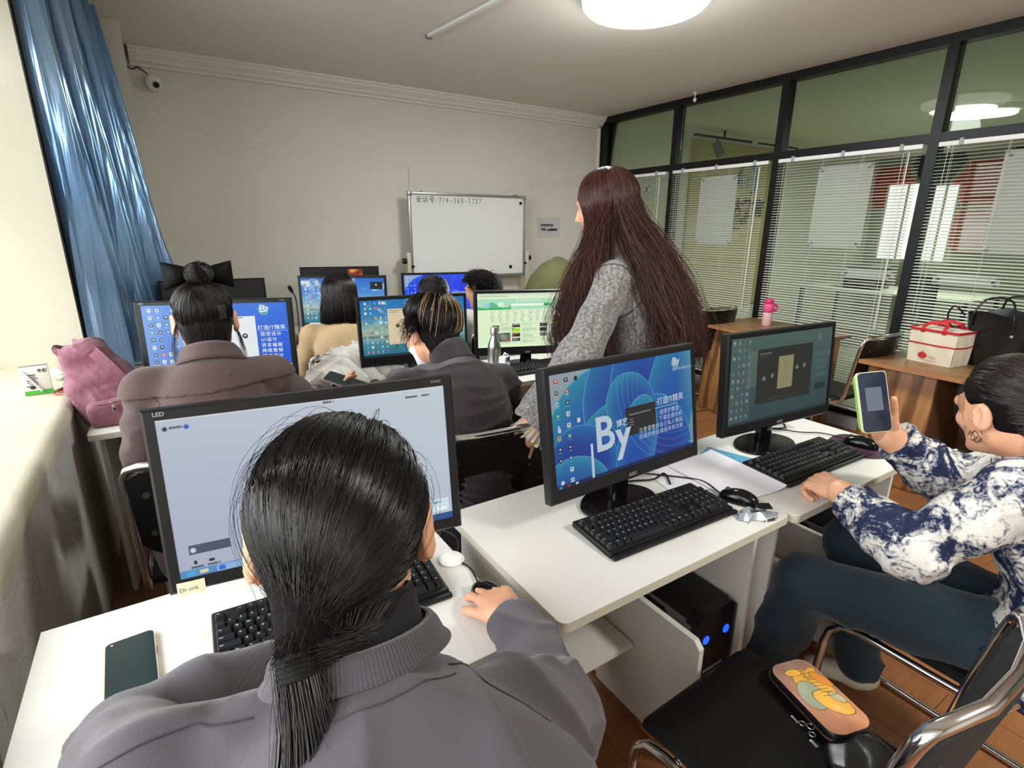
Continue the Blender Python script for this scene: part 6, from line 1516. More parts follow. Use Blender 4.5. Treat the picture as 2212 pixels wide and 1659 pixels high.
def tg3(n, r):
    phi = r.uniform(.75, 2 * PI - .75, n); phi = np.where(phi > PI, phi - 2 * PI, phi); lf = (phi > 0) & (phi < 1.95); rf = (phi < 0) & (phi > -1.6)
    g = np.zeros((n, 4, 3)); j = r.normal(0, 1, (n, 3)); k = r.normal(0, 1, (n, 3)); u = np.clip((phi - .75) / 1.2, 0, 1)
    for q, (z, xl, yl, xr, yr, xb, yb, wb) in enumerate(((-.10, -.100, .020, .100, .02, 0, -.118, .066), (-.24, -.120, .070, .125, .06, .010, -.170, .095), (-.40, -.150, .110, .15, .10, .03, -.205, .120), (-.545, -.165, .105, .16, .11, .04, -.215, .130))):
        sb = np.where(np.abs(phi) > 1.95, np.sign(phi), 0) * (PI - np.abs(phi)) / (PI - 1.95)
        bx = xb - wb * 1.25 * sb; by = yb + .02 * np.abs(sb) * 2
        w_ = (.018, .026, .032, .036)[q]
        g[:, q, 0] = np.where(lf, xl + .02 * (1 - u) , np.where(rf, xr, bx)) + w_ * .75 * j[:, 0]; g[:, q, 1] = np.where(lf, yl * (1.5 - u), np.where(rf, yr, by)) + w_ * j[:, 1]; g[:, q, 2] = z - (.05 * k[:, 2] if q == 3 else 0)
    return phi, g
m_h3 = hair_mat('hair_long_brown', '40211a', .40, .38)
P_ = falling(hc, Rm, 9500, tg3, 31, 34, .030)
add_hair(p3, off, cap_sdf(hc, Rm, .99, None, ears=False), [('hair_strands', P_, .00115, m_h3)])
# ---------------------------------------------------------------- brown coat, bun with a black bow
m_coat = cloth('brown_coat', '4a3a38', '54433f', 5, .75, .2, (600, .3, .0008))
J = dict(pel=(.06, 1.75, .53), c7=(.085, 1.835, 1.085), shL=(-.085, 1.845, 1.025), shR=(.245, 1.825, 1.025), elL=(-.135, 1.98, .800), elR=(.390, 2.02, .850), wrL=(.03, 2.28, .800), wrR=(.505, 2.355, .800),
         head=(.088, 1.915, 1.212), fwd=(.05, 1, -.28), up=(0, .28, 1), hipL=(-.03, 1.80, .50), hipR=(.15, 1.80, .50), knL=(-.05, 2.20, .50), knR=(.18, 2.20, .50), anL=(-.05, 2.22, .09), anR=(.18, 2.22, .09), bow=.05)
p4, off, Rm, hc, W = person('p4', 'person in a brown coat with a black hair bun and bow, seen from behind', J,
    hands=[('R', (.55, .82, -.12), (0, .1, 1), -1, dict(curl=(.35, .35, .4, .4), spread=.08, thumb=(.5, .3)))],
    top=m_coat, legs=True, trousers=cloth('black_trousers', '17181b', '1d1e22'), shoes=mat('shoe_dark', '1b1b1c', .6), top_res=.0065, inf=.020, w=1.0, sleeve_flare=.008, folds_=folds([(12, 30, 44), (-30, 14, 40), (40, 10, -14)], .003, 41), k=.035,
    extra_top=lambda t, tR, at: (t.ell(at(.60, -.02), V3(.185, .11, .14), tR, .05), t.ell(at(0), V3(.20, .15, .16), tR, .05)))
seams('p4', p4, off, J, mat('seam_brown', '463733', .8), None, inb=.0, r=.0009)
yk = SDF(); torso(yk, J, .026, k=.035, hips=False, w=1.0)
for q in 'LR': yk.cone(J['sh' + q], V3(*J['sh' + q]) * .92 + V3(*J['el' + q]) * .08, .073, .070, .03)
yk.plane((.08, 1.74, 1.040), (.04, -.10, -.99), .002); yk.plane((.08, 1.90, 1.0), (0, 1, -.15), .002)
v, f = yk.build(.005); obj_np('back_yoke', np_mesh('back_yoke', v - off, f, m_coat), p4)
part('collar', ring(MB(), (.085, 1.860, 1.112), (.02, .45, .9), .108, .076, .060, th=.006, wob=.002), m_coat, p4, off, 180)
sm_ = MB(); sm_.tube([(.085 + .03 * (1 - k / 12), 1.705 + .012 * math.sin(k / 3), .99 - .035 * k) for k in range(12)], .0012, 5); part('back_seam', sm_, mat('seam_brown', '3d2f2d', .8), p4, off)
tie = (0, -.050, .112); tw = hc + V3(*tie) @ Rm
P_ = swept(hc, Rm, tie, 4200, 13, 43, .007, .22, end_jit=.010)
def bun(c, axis, R_, n, seed, kp=18, flat=.85):
    r = np.random.default_rng(seed); Ra = _rot((0, 1, .01), axis); u0 = r.uniform(0, 2 * PI, n); v0 = r.uniform(-1.35, 1.35, n); t = np.linspace(0, 1, kp)[None]
    L = r.uniform(1.5, 3.6, n)[:, None]; a = u0[:, None] + L * t; b = v0[:, None] + .55 * np.sin(L * t * 1.5 + u0[:, None]); b = np.clip(b, -1.4, 1.4)
    rr_ = R_ * (.90 + .13 * r.random((n, 1)) + .06 * np.sin(3 * a + 2 * b))
    P = np.stack([rr_ * np.cos(a) * np.cos(b), rr_ * np.sin(a) * np.cos(b), rr_ * flat * np.sin(b)], -1)
    return c + P @ Ra
bc = tw + (V3(*tie) * 0 + V3(.004, .000, .030)); B_ = bun(bc, (.2, .1, 1), .040, 1200, 44)
cp = cap_sdf(hc, Rm, .99, tie); cp.ell(bc, (.034, .034, .032), None, .01)
strz = np.random.default_rng(9)
wisp = []
for sx, yy in ((-1, .03), (1, .035), (-1, -.03), (1, .0)):
    for i in range(16):
        p0 = V3(sx * .072, yy, .01); e = V3(sx * (.085 + .02 * strz.random()), yy - .01 + .02 * strz.normal(), -.10 - .05 * strz.random()); mid = (p0 + e) / 2 + V3(sx * .015, .01 * strz.normal(), 0)
        t_ = np.linspace(0, 1, 12)[:, None]; wisp.append((1 - t_) ** 2 * p0 + 2 * t_ * (1 - t_) * mid + t_ ** 2 * e)
wisp = hc + np.array(wisp) @ Rm
h4 = add_hair(p4, off, cp, [('hair_strands', P_, .0009, m_blackhair), ('bun', B_, .0011, m_blackhair), ('loose_strands', wisp, .0005, m_blackhair)])
m_bow = mat('bow_satin', '070708', .5, 0, .15)
bw_ = MB()
for sx in (-1, 1):
    a0 = bc + V3(sx * .012, .012, .004)
    def loop(u, v, a0=a0, sx=sx):
        x = sx * .082 * u; wv = .012 + .030 * u ** .7; th = .022 * math.sin(PI * min(1, u * 1.0)) * 1.2
        a = 2 * PI * v; return tuple(a0 + V3(x, .004 + th * math.cos(a) * .6, -.006 - .004 * u + wv * math.sin(a)))
    bw_.grid(loop, 12, 20)
bw_.rbox(tuple(bc + V3(0, .03, 0)), (.03, .02, .03), .006)
part('hair_bow', bw_, m_bow, p4, off, 50)
hk = MB(); cc = hc + V3(.022, -.106, .012) @ Rm; hk.rbox((0, 0, 0), (.040, .008, .042), .002, M=Matrix.Translation(cc) @ Matrix.Rotation(.15, 4, 'Z')); hk.rbox((0, 0, 0), (.022, .007, .044), .002, M=Matrix.Translation(cc + V3(.028, .006, .0)) @ Matrix.Rotation(.5, 4, 'Z'))
part('hair_clip', hk, mat('clip_fabric', '2a2a2b', .5), p4, off)
# ---------------------------------------------------------------- dark ribbed top, highlighted bun, face mask
m_rib = cloth('dark_ribbed_top', '2a2327', '322a2e', 5, .8, .25, rib=(160, 160, 0))
J = dict(pel=(.82, 1.46, .54), c7=(.800, 1.600, 1.055), shL=(.625, 1.660, .985), shR=(.950, 1.540, .985), elL=(.560, 1.80, .800), elR=(1.075, 1.60, .790), wrL=(.575, 2.00, .835), wrR=(.93, 1.93, .80),
         head=(.765, 1.715, 1.142), fwd=(-.30, 1, -.50), up=(-.05, .45, 1), hipL=(.73, 1.52, .50), hipR=(.93, 1.50, .50), knL=(.72, 1.92, .50), knR=(.96, 1.92, .50), anL=(.72, 1.95, .09), anR=(.96, 1.95, .09), bow=.05)
p5, off, Rm, hc, W = person('p5', 'person in a dark ribbed top with a highlighted bun and white face mask, looking down', J,
    hands=[('L', (-.25, .90, .42), (-.55, -.25, -.8), -1, dict(curl=(.45, .5, .55, .6), spread=.04, thumb=(.4, .4)))],
    top=m_rib, legs=True, trousers=cloth('black_trousers', '17181b', '1d1e22'), shoes=mat('shoe_dark', '1b1b1c', .6), top_res=.0055, inf=.010, folds_=folds([(6, 8, 110), (10, -14, 90)], .0055, 51))
part('turtleneck', ring(MB(), tuple(V3(.795, 1.632, 1.076)), (-.08, .50, .85), .086, .062, .085, th=.006), m_rib, p5, off, 180)
mk_ = SDF(); head_sdf(mk_, hc, Rm, 1.04, False); mk_.plane(W(0, .0, -.022), (Rm[2] * 1.0 + Rm[1] * .15), .002); mk_.plane(W(0, .032, -.05), -Rm[1] + Rm[2] * .1, .002)
v, f = mk_.build(.004); obj_np('face_mask', np_mesh('face_mask', v - off, f, mat('mask_white', 'dfe2e6', .7)), p5)
tie = (.010, -.055, .108); tw = hc + V3(*tie) @ Rm
P_ = swept(hc, Rm, tie, 4600, 13, 53, .014, .35, end_jit=.012, bulge=.010)
hl = swept(hc, Rm, tie, 110, 13, 54, .017, .5, end_jit=.010, bulge=.012, cond=lambda d: hairline(d) & (d[:, 1] < -.2) & (np.abs(np.mod(d[:, 0] * 5.5 + .3, 1) - .5) < .13) & (d[:, 2] < .1), nape=False)
rz_ = np.random.default_rng(6); ms = []
for i in range(130):
    a = rz_.uniform(1.9, 3.6); p0 = V3(-.075 * 1.0, -.01 - .05 * rz_.random(), .06 - .06 * rz_.random()); e = p0 + V3(-.050 - .03 * rz_.random(), -.01 * rz_.normal(), -.02 - .05 * rz_.random()); mid = (p0 + e) / 2 + V3(-.01, 0, .03)
    t_ = np.linspace(0, 1, 13)[:, None]; ms.append((1 - t_) ** 2 * p0 + 2 * t_ * (1 - t_) * mid + t_ ** 2 * e)
ms = hc + np.array(ms) @ Rm
bc = tw + V3(.0, -.004, .034); cp = cap_sdf(hc, Rm, 1.02, tie); cp.ell(bc, (.042, .042, .038), None, .01)
m_h5 = hair_mat('hair_black_brown', '110d0d', .35, .4); m_h5b = hair_mat('hair_blond_highlight', '8f7350', .5, .35)
h5 = add_hair(p5, off, cp, [('hair_strands', P_, .0010, m_h5), ('blond_highlights', hl, .0010, m_h5b), ('bun', bun(bc, (.4, -.3, 1), .052, 1300, 55), .0012, m_h5), ('messy_side_hair', ms, .0007, m_h5)])
t = tag(obj('hair_scrunchie_bead', MB().lathe([(0, -.012), (.008, -.009), (.012, 0), (.008, .009), (0, .012)], 16), mat('bead_pink', 'e3b7a8', .25), p5, None, smooth=180), '', ''); del t['label'], t['category']; t.location = tuple(tw + V3(-.042, -.01, .012) - off)
t = thing('smartphone', 'smartphone held low in the hand below the lake-picture monitor', 'phone', tuple(V3(.545, 2.075, .905)), 0, None, (math.radians(18), math.radians(-12), math.radians(50)))
phone_mesh(t, .074, .156, .009, mat('phone_case_dusty', '8f7f7c', .4), mat('phone_glass', '1f3033', .1, 0, .6))
# ---------------------------------------------------------------- beige sweater
J = dict(pel=(.74, 2.80, .53), c7=(.775, 2.875, 1.000), shL=(.610, 2.905, .950), shR=(.925, 2.855, .950), elL=(.575, 3.02, .730), elR=(.99, 3.02, .740), wrL=(.65, 3.24, .79), wrR=(.90, 3.24, .79),
         head=(.780, 2.935, 1.138), fwd=(.05, 1, -.12), up=(0, .12, 1), hipL=(.66, 2.85, .50), hipR=(.85, 2.85, .50), knL=(.65, 3.18, .50), knR=(.87, 3.18, .50), anL=(.65, 3.18, .09), anR=(.87, 3.18, .09), bow=.04)
p6, off, Rm, hc, W = person('p6', 'person in a beige knit sweater with straight dark shoulder-length hair', J, top=cloth('beige_knit', 'cfb185', 'dabd93', 8, .95, .4, (260, .5, .0015)),
    legs=True, trousers=cloth('dark_grey_trousers', '232427', '2a2b2e'), shoes=mat('shoe_dark', '1b1b1c', .6), top_res=.0065, inf=.010, folds_=folds([(14, 20, 40), (50, 10, 24)], .0028, 61), head_res=.004)
def tg6(n, r):
    phi = r.uniform(.9, 2 * PI - .9, n); phi = np.where(phi > PI, phi - 2 * PI, phi); g = np.zeros((n, 3, 3)); j = r.normal(0, 1, (n, 3))
    for q, (z, rx, ry) in enumerate(((-.06, .092, .108), (-.13, .098, .105), (-.205, .092, .100))):
        g[:, q, 0] = -rx * np.sin(phi) + .006 * j[:, 0]; g[:, q, 1] = ry * np.cos(phi) - .014 + .006 * j[:, 1]; g[:, q, 2] = z - (.012 * j[:, 2] if q == 2 else 0)
    return phi, g
m_h6 = hair_mat('hair_espresso', '160f0d', .36, .35)
cp6 = cap_sdf(hc, Rm, .99, None, ears=False); cp6.cone(W(0, -.030, .01), W(0, -.025, -.15), .078, .072, .02)
cp6.P.append((lambda p: -(((p - hc) @ Rm.T - V3(0, .035, 0)) @ V3(0, 1, 0)), None, None, .01, 's'))
add_hair(p6, off, cp6, [('hair_strands', falling(hc, Rm, 5200, tg6, 63, 18, .0015, .006), .0010, m_h6)])
sm_ = MB(); sm_.tube(smooth_path([(.84, 2.745, .98), (.79, 2.738, .90), (.72, 2.742, .80)], 6), .0015, 5).tube(smooth_path([(.72, 2.742, .80), (.78, 2.735, .79), (.86, 2.738, .82)], 6), .0015, 5); part('knit_seam', sm_, mat('seam_beige', 'dcc49a', .9), p6, off)
# ---------------------------------------------------------------- boy in a printed hoodie
J = dict(pel=(1.77, 2.88, .53), c7=(1.740, 2.950, .985), shL=(1.575, 2.965, .940), shR=(1.930, 2.915, .935), elL=(1.560, 3.05, .720), elR=(1.98, 3.09, .720), wrL=(1.62, 3.29, .79), wrR=(1.88, 3.29, .79),
         head=(1.705, 3.010, 1.118), fwd=(-.45, 1, -.25), up=(-.04, .25, 1), hipL=(1.68, 2.92, .50), hipR=(1.87, 2.92, .50), knL=(1.67, 3.3, .50), knR=(1.89, 3.3, .50), anL=(1.67, 3.3, .09), anR=(1.89, 3.3, .09), bow=.05)
p7, off, Rm, hc, W = person('p7', 'short-haired boy in a pale hoodie with black sleeve lettering', J, top=cloth('pale_hoodie', 'b0ab9f', 'bdb8ab', 5, .9, .3, (500, .3, .001)),
    legs=True, trousers=cloth('dark_grey_trousers', '232427', '2a2b2e'), shoes=mat('shoe_dark', '1b1b1c', .6), top_res=.0065, inf=.022, folds_=folds([(20, 22, 34), (44, 14, 24)], .005, 71), head_res=.004, head_sc=1.06)
def short_hair(c, Rm, n, seed):
    r = np.random.default_rng(seed); cond = lambda d: np.where(d[:, 1] > .2, d[:, 2] > .35, d[:, 2] > -.45 + .5 * np.clip(d[:, 1] + .3, 0, 1)); d = scalp_dirs(n, cond, seed)
    p0 = SC_OFF + d * SC_R * .98; sw = V3(.0, -.45, .89); tg = d - sw * (d @ sw)[:, None]; tg = unit(tg + r.normal(0, .22, d.shape) + V3(0, .2, -.35)); L = r.uniform(.030, .046, (n, 1)); t = np.linspace(0, 1, 8)[None, :, None]
    P = p0[:, None] + d[:, None] * .008 * np.sin(t * 2.2) * (.5 + r.random((n, 1, 1))) + tg[:, None] * L[:, None] * t; return c + P @ Rm
cp7 = cap_sdf(hc, Rm, 1.03)
add_hair(p7, off, cp7, [('hair_strands', short_hair(hc, Rm, 4200, 73), .0011, m_blackhair)])
hd_ = SDF(); hd_.ell(V3(1.740, 2.925, 1.005), V3(.105, .070, .055), None, .02); hd_.cone(V3(1.665, 2.955, 1.0), V3(1.815, 2.935, 1.0), .045, .045, .03); v, f = hd_.build(.006, folds([(50, 20, 30)], .004, 2)); obj_np('hood', np_mesh('hood', v - off, f, MATS.get('x') or cloth('pale_hoodie_hood', 'b0ab9f', 'bdb8ab', 5, .9, .3, (500, .3, .001))), p7)
lt = MB(); a, b = V3(*J['shL']), V3(*J['elL'])
for ch, tt in zip('MISHA', (.15, .33, .50, .66, .84)):
    c_ = a + (b - a) * tt; dn = unit(b - a); nrm = unit(V3(-.80, -.60, .0)); nrm = unit(nrm - dn * (nrm @ dn)); xx = np.cross(dn, nrm)
    M_ = Matrix([[dn[i], xx[i] * -1, nrm[i], c_[i] + nrm[i] * .0805 - dn[i] * .02 + xx[i] * .018] for i in range(3)] + [[0, 0, 0, 1]])
    text(lt, ch, .058, M_, 0, .0016)
part('sleeve_lettering', lt, mat('ink_black', '202022', .7), p7, off, 0)
# ================================================================ bags, bottles and clothes
# pink backpack leaning on the window wall
m_pink = cloth('pink_nylon', '724652', '80505d', 7, .6, .3, (22, .6, .010))
t = thing('backpack', 'dusty pink backpack slumped against the window wall on the left desk', 'backpack', (-.245, 2.585, .7505), .15); off0 = V3(0, 0, 0)
Rb = _rot((.25, 1, 0), (-.28, .30, 1)); s = SDF(); sdf_box(s, (-.005, .02, .10), (.115, .085, .12), Rb, .055, .05); sdf_box(s, (-.045, .055, .22), (.085, .065, .10), Rb, .055, .05); sdf_box(s, (.035, .0, .06), (.105, .10, .065), _rot((.2, 1, 0), (0, 0, 1)), .045, .05); s.plane((0, 0, .001), (0, 0, -1), .004)
v, f = s.build(.0055, folds([(50, 24, 42), (-38, 64, 46), (40, -60, 80)], .006, 81)); obj_np('body', np_mesh('body', v, f, m_pink), t)
s = SDF(); sdf_box(s, (.005, -.082, .052), (.098, .038, .056), _rot((.2, 1, 0), (-.1, .1, 1)), .03, .02); s.plane((0, 0, .001), (0, 0, -1), .004)
v, f = s.build(.0055, folds([(30, 14, 22)], .003, 82)); obj_np('front_pocket', np_mesh('front_pocket', v, f, m_pink), t)
def strap(mb, pts, w, th=.003, nrm=(0, -1, 0)):
    P = [V3(*p) for p in smooth_path(pts, 8)]; n = len(P); vs = []
    for i in range(n):
        tg = unit(P[min(n - 1, i + 1)] - P[max(0, i - 1)]); nn = V3(*nrm); nn = unit(nn - tg * (nn @ tg)); sd = np.cross(tg, nn)
        for a, b in ((-1, 0), (1, 0), (1, 1), (-1, 1)): vs.append(tuple(P[i] + sd * a * w / 2 + nn * b * th))
    mb.add(vs, [(i * 4 + j, i * 4 + (j + 1) % 4, (i + 1) * 4 + (j + 1) % 4, (i + 1) * 4 + j) for i in range(n - 1) for j in range(4)] + [(3, 2, 1, 0), tuple((n - 1) * 4 + j for j in range(4))]); return mb
st = strap(MB(), [(-.075, .12, .30), (-.04, .02, .292), (.01, -.065, .22), (.05, -.095, .15), (.10, -.085, .08), (.14, -.05, .02)], .040, .009); obj('shoulder_strap', st, m_pink, t, smooth=50)
st = strap(MB(), [(.03, -.125, .055), (.075, -.118, .035), (.115, -.10, .004)], .028, .004); obj('side_strap', st, m_pink, t, smooth=50)
st = strap(MB(), [(-.115, .10, .29), (-.138, .085, .30), (-.14, .055, .285), (-.115, .04, .26)], .016, .004); obj('carry_handle', st, m_pink, t, smooth=50)
m_sil = mat('zip_silver', 'c9c6c0', .25, .8)
obj('zip', MB().tube(smooth_path([(-.075, -.085, .092), (-.02, -.128, .100), (.04, -.128, .103), (.095, -.10, .098)], 6), .0028, 6), mat('zip_dark_pink', '6d4552', .6), t)
z = MB(); z.rbox((-.012, -.133, .103), (.018, .006, .008), .002).rbox((-.010, -.137, .080), (.012, .003, .030), .002); obj('zip_pull', z, m_sil, t)
obj('pull_window', MB().box((-.010, -.139, .078), (.006, .001, .008)), m_black_pl, t)
# steel bottle, drink carton, pink bottle
t = thing('steel_bottle', 'tall brushed steel bottle standing by the green web page monitor', 'bottle', (1.402, 2.345, .7505))
obj('body', MB().lathe([(0, 0), (.033, 0), (.035, .004), (.035, .15), (.033, .165), (.022, .195), (.017, .21), (.0165, .215)], 32), mat('brushed_steel', 'b5b3ad', .28, .95), t, smooth=50)
obj('cap', MB().lathe([(.0165, .214), (.0205, .217), (.0205, .252), (.019, .256), (0, .257)], 28), mat('brushed_steel_cap', 'c2bfb8', .3, .9), t, smooth=40)
t = thing('drink_carton', 'blue and white drink carton with two straws in front of the keyboard', 'carton', (1.395, 2.235, .7505), math.radians(22))
obj('carton', MB().rbox((0, 0, .062), (.040, .040, .124), .0015), mat('carton_white2', 'e6e8ea', .35), t)
obj('blue_face', MB().box((.0203, 0, .062), (.0008, .0392, .12)).box((.006, -.0203, .112), (.028, .0008, .022)), mat('carton_navy', '1d2c52', .35), t)
pr = MB()
for i in range(7): pr.box((.0209, -.002, .095 - .010 * i), (.0003, .022 + .006 * (i % 2), .003))
pr.box((.0209, 0, .018), (.0003, .026, .024)); pr.box((.0, -.0205, .062), (.024, .0003, .003)); pr.box((.0, -.0205, .052), (.018, .0003, .003))
obj('printing', pr, mat('carton_print', 'c9ccd6', .5), t)
bb = MB()
for i in range(10): bb.box((.0212, -.011 + .0024 * i, .018), (.0003, .0012, .018))
obj('barcode_bars', bb, mat('ink_black', '202022', .7), t)
for k, (a, b) in enumerate((((-.004, 0, .122), (.010, -.008, .135)), ((.004, .004, .122), (.020, .012, .138)))):
    obj('straw', MB().tube(smooth_path([a, (a[0], a[1], .136), b, (b[0] + .016, b[1], .128)], 4), .003, 8), m_white_pl, t)
t = thing('pink_bottle', 'small pink flask with a darker pink lid on the brown desk', 'bottle', (4.07, 2.49, .7505))
obj('body', MB().lathe([(0, 0), (.034, 0), (.037, .004), (.037, .10), (.035, .112), (0, .114)], 30), mat('flask_pale_pink', 'e3b6b4', .4), t, smooth=50)
obj('collar', MB().lathe([(.036, .108), (.041, .112), (.042, .15), (.036, .172), (.030, .178)], 30), mat('flask_pink', 'e0568a', .4), t, smooth=50)
obj('lid', MB().lathe([(.030, .176), (.033, .180), (.033, .205), (.026, .214), (0, .216)], 30), mat('flask_magenta', 'd22f72', .35), t, smooth=50)
obj('side_handle', MB().tube(smooth_path([(.036, -.02, .118), (.060, -.03, .125), (.068, -.03, .150), (.050, -.025, .168), (.036, -.02, .165)], 5), .009, 10), mat('flask_pink', 'e0568a', .4), t)
obj('strap_ring', MB().tube(arc((.038, -.015, .195), .012, 0, 350, 20), .002, 6), mat('strap_white', 'e0dcd6', .5), t)
# canvas lunch bag
m_canvas = cloth('cream_canvas', 'd3cbb4', 'dbd3bd', 9, .85, .2, (900, .4, .0006)); m_redb = mat('red_binding', 'b3262b', .6)
t = thing('lunch_bag', 'cream canvas lunch bag with red handles and a red apple picture', 'bag', (3.78, 1.215, .7505), math.radians(-8))
b = MB(); w0, d0, w1, d1, hh_ = .085, .115, .095, .125, .20
vs = [(-w0, -d0, 0), (w0, -d0, 0), (w0, d0, 0), (-w0, d0, 0), (-w1, -d1, hh_), (w1, -d1, hh_), (w1, d1, hh_), (-w1, d1, hh_)]
def bagside(a0, b0, a1, b1):
    A, B, C_, D_ = V3(*a0), V3(*b0), V3(*a1), V3(*b1)
    n_ = np.cross(B - A, C_ - A); n_ /= np.linalg.norm(n_)
    b.grid(lambda u, v: tuple((A * (1 - u) + B * u) * (1 - v) + (C_ * (1 - u) + D_ * u) * v + n_ * (.006 * math.sin(PI * u) * math.sin(PI * v) + .002 * math.sin(13 * u + 5 * v))), 16, 12)
bagside(vs[3], vs[0], vs[7], vs[4]); bagside(vs[0], vs[1], vs[4], vs[5]); bagside(vs[1], vs[2], vs[5], vs[6]); bagside(vs[2], vs[3], vs[6], vs[7])
b.quad(vs[3], vs[2], vs[1], vs[0]); b.grid(lambda u, v: ((u - .5) * 2 * w1, (v - .5) * 2 * d1, hh_ - .004 + .012 * math.sin(PI * u) * math.sin(PI * v)), 10, 10)
obj('bag_body', b, m_canvas, t, smooth=50)
rb = MB(); strap(rb, [(-w1 - .001, d1, hh_ - .006), (-w1 - .003, 0, hh_ - .006), (-w1 - .001, -d1, hh_ - .006)], .014, .003, (-1, 0, 0)); strap(rb, [(-w1, -d1 - .001, hh_ - .006), (0, -d1 - .003, hh_ - .006), (w1, -d1 - .001, hh_ - .006)], .014, .003, (0, -1, 0)); strap(rb, [(w1, -d1, hh_), (w1, d1, hh_)], .012, .003, (1, 0, 0)); strap(rb, [(w1, d1, hh_), (-w1, d1, hh_)], .012, .003, (0, 1, 0))
strap(rb, [(-.0925, d1 - .004, .115), (-.098, 0, .112), (-.0925, -d1 + .004, .112)], .008, .0025, (-1, 0, 0)); strap(rb, [(-.091, -d1 + .004, .112), (0, -.127, .108), (.091, -d1 + .004, .112)], .008, .0025, (0, -1, 0))
obj('red_binding', rb, m_redb, t, smooth=50)
for sx in (-1, 1):
    hnd = strap(MB(), [(sx * w1 - .002, .055, hh_ - .02), (sx * w1 - .002, .055, hh_ + .005), (sx * .06, .045, hh_ + .030), (sx * .05, 0, hh_ + .038), (sx * .06, -.045, hh_ + .030), (sx * w1 - .002, -.055, hh_ + .005), (sx * w1 - .002, -.055, hh_ - .02)], .020, .004, (-1, 0, .6)); obj('handle', hnd, m_redb, t, smooth=50)
ap = MB(); XP = lambda y, z, d=.0985: (-d + .0095 * (1 - z / .2) - .0 , y, z)
def blob(y, z, ry, rz_, d): 
    k = 20; ap.add([XP(y + ry * math.cos(2 * PI * i / k) * (1 + .08 * math.cos(4 * PI * i / k)), z + rz_ * math.sin(2 * PI * i / k), d) for i in range(k)], [tuple(range(k))])
blob(.035, .045, .022, .019, .1005); obj('apple_picture', ap, mat('apple_red', 'b5302e', .7), t, smooth=0)
ap = MB(); blob(.035, .067, .006, .004, .1005); blob(-.002, .05, .014, .016, .1002); blob(-.022, .036, .012, .008, .1002); obj('picture_details', ap, mat('apple_tan', 'c9a27c', .7), t, smooth=0)
tx = MB()
for i in range(9): tx.box((-.0930 - .001, .045 - .010 * i, .020), (.001, .006, .0022))
obj('small_print', tx, mat('print_brown', '9a6a4f', .7), t)
# black tote bag
m_leather = mat('black_leather', '0e0e10', .33, 0, .5, bump=(240, .2, .0006))
t = thing('tote_bag', 'large glossy black tote bag with thin handles beside the lunch bag', 'bag', (3.93, .99, .7505), math.radians(-12))
b = MB(); n_ = 56
def tote(u, v):
    a = 2 * PI * u; w = .085 + .045 * v; l = .125 + .050 * v + .012 * math.sin(2 * a) * v; z = .30 * v + (.012 * math.cos(2 * a) + .008 * math.sin(5 * a)) * v
    c, s_ = math.cos(a), math.sin(a); return (w * math.copysign(abs(c) ** .7, c) + .004 * math.sin(7 * a) * v, l * math.copysign(abs(s_) ** .7, s_), z)
b.grid(tote, n_, 14); b.grid(lambda u, v: tuple(V3(*tote(1 - u, 1 - v * .96)) * V3(.955, .965, 1) + V3(0, 0, .004 if v > .9 else 0)), n_, 14)
b.add([tote(i / n_, 0) for i in range(n_)], [tuple(range(n_ - 1, -1, -1))]); obj('bag_body', b, m_leather, t, smooth=60)
for sx in (-1, 1): obj('handle', MB().tube(smooth_path([(sx * .115, .10, .23), (sx * .125, .095, .30), (sx * .10, .055, .385), (sx * .10, -.055, .385), (sx * .125, -.095, .30), (sx * .115, -.10, .23)], 7), .0055, 8), m_leather, t)
obj('side_strap', MB().tube(smooth_path([(-.10, .15, .28), (-.14, .19, .33), (-.13, .22, .26), (-.10, .17, .16)], 6), .005, 8).tube(smooth_path([(.0, -.17, .27), (-.02, -.23, .31), (-.02, -.25, .20), (-.02, -.19, .10)], 6), .005, 8), m_leather, t)
obj('metal_stud', MB().lathe([(0, .004), (.007, .003), (.009, 0)], 16, Matrix.Translation((-.118, -.10, .20)) @ Matrix.Rotation(-PI / 2, 4, 'Y')), m_sil, t)
# pouch with a printed picture on the near chair
t = thing('printed_pouch', 'black leather pouch with a painted yellow animal picture, on the near chair', 'pouch', (1.085, .420, .468), math.radians(-106)); 
pl_ = rpoly(.195, .112, .030, 8); M_ = Matrix.Rotation(.02, 4, 'X')
s = MB(); k = len(pl_)
prof_ = [(.93, .0), (1.0, .010), (1.02, .024), (.99, .038), (.95, .042)]
s.add([(x * q, y * q, z) for q, z in prof_ for x, y in pl_], [(r * k + i, r * k + (i + 1) % k, (r + 1) * k + (i + 1) % k, (r + 1) * k + i) for r in range(4) for i in range(k)] + [tuple(range(k - 1, -1, -1))])
obj('leather_body', s, m_leather, t, smooth=60)
art = np.zeros((150, 280, 3)); Yg, Xg = np.mgrid[0:150, 0:280]; X_ = (Xg / 280 - .5) * .19; Y_ = (.5 - Yg / 150) * .102
n1 = np.sin(X_ * 60 + 3 * np.sin(Y_ * 70)) * .5 + np.sin(Y_ * 90 + 2 * np.sin(X_ * 50)) * .5
g = np.clip((X_ + .09) / .18, 0, 1)[..., None]; art[:] = hx('8d6f62') * (1 - g) + hx('d08a63') * g; art += n1[..., None] * .025
def eb(x, y, rx, ry, rot, col, edge='5a4424'):
    global art
    c_, s2 = math.cos(rot), math.sin(rot); u = ((X_ - x) * c_ + (Y_ - y) * s2) / rx; v = (-(X_ - x) * s2 + (Y_ - y) * c_) / ry; d_ = np.sqrt(u * u + v * v)
    m_ = np.clip((1 - d_) * 14, 0, 1)[..., None]; art = art * (1 - m_) + (hx(col) * (1 + .05 * n1[..., None])) * m_
    e_ = (np.exp(-((d_ - 1) * min(rx, ry) / .0007) ** 2) * .7)[..., None]; art = art * (1 - e_) + hx(edge) * e_
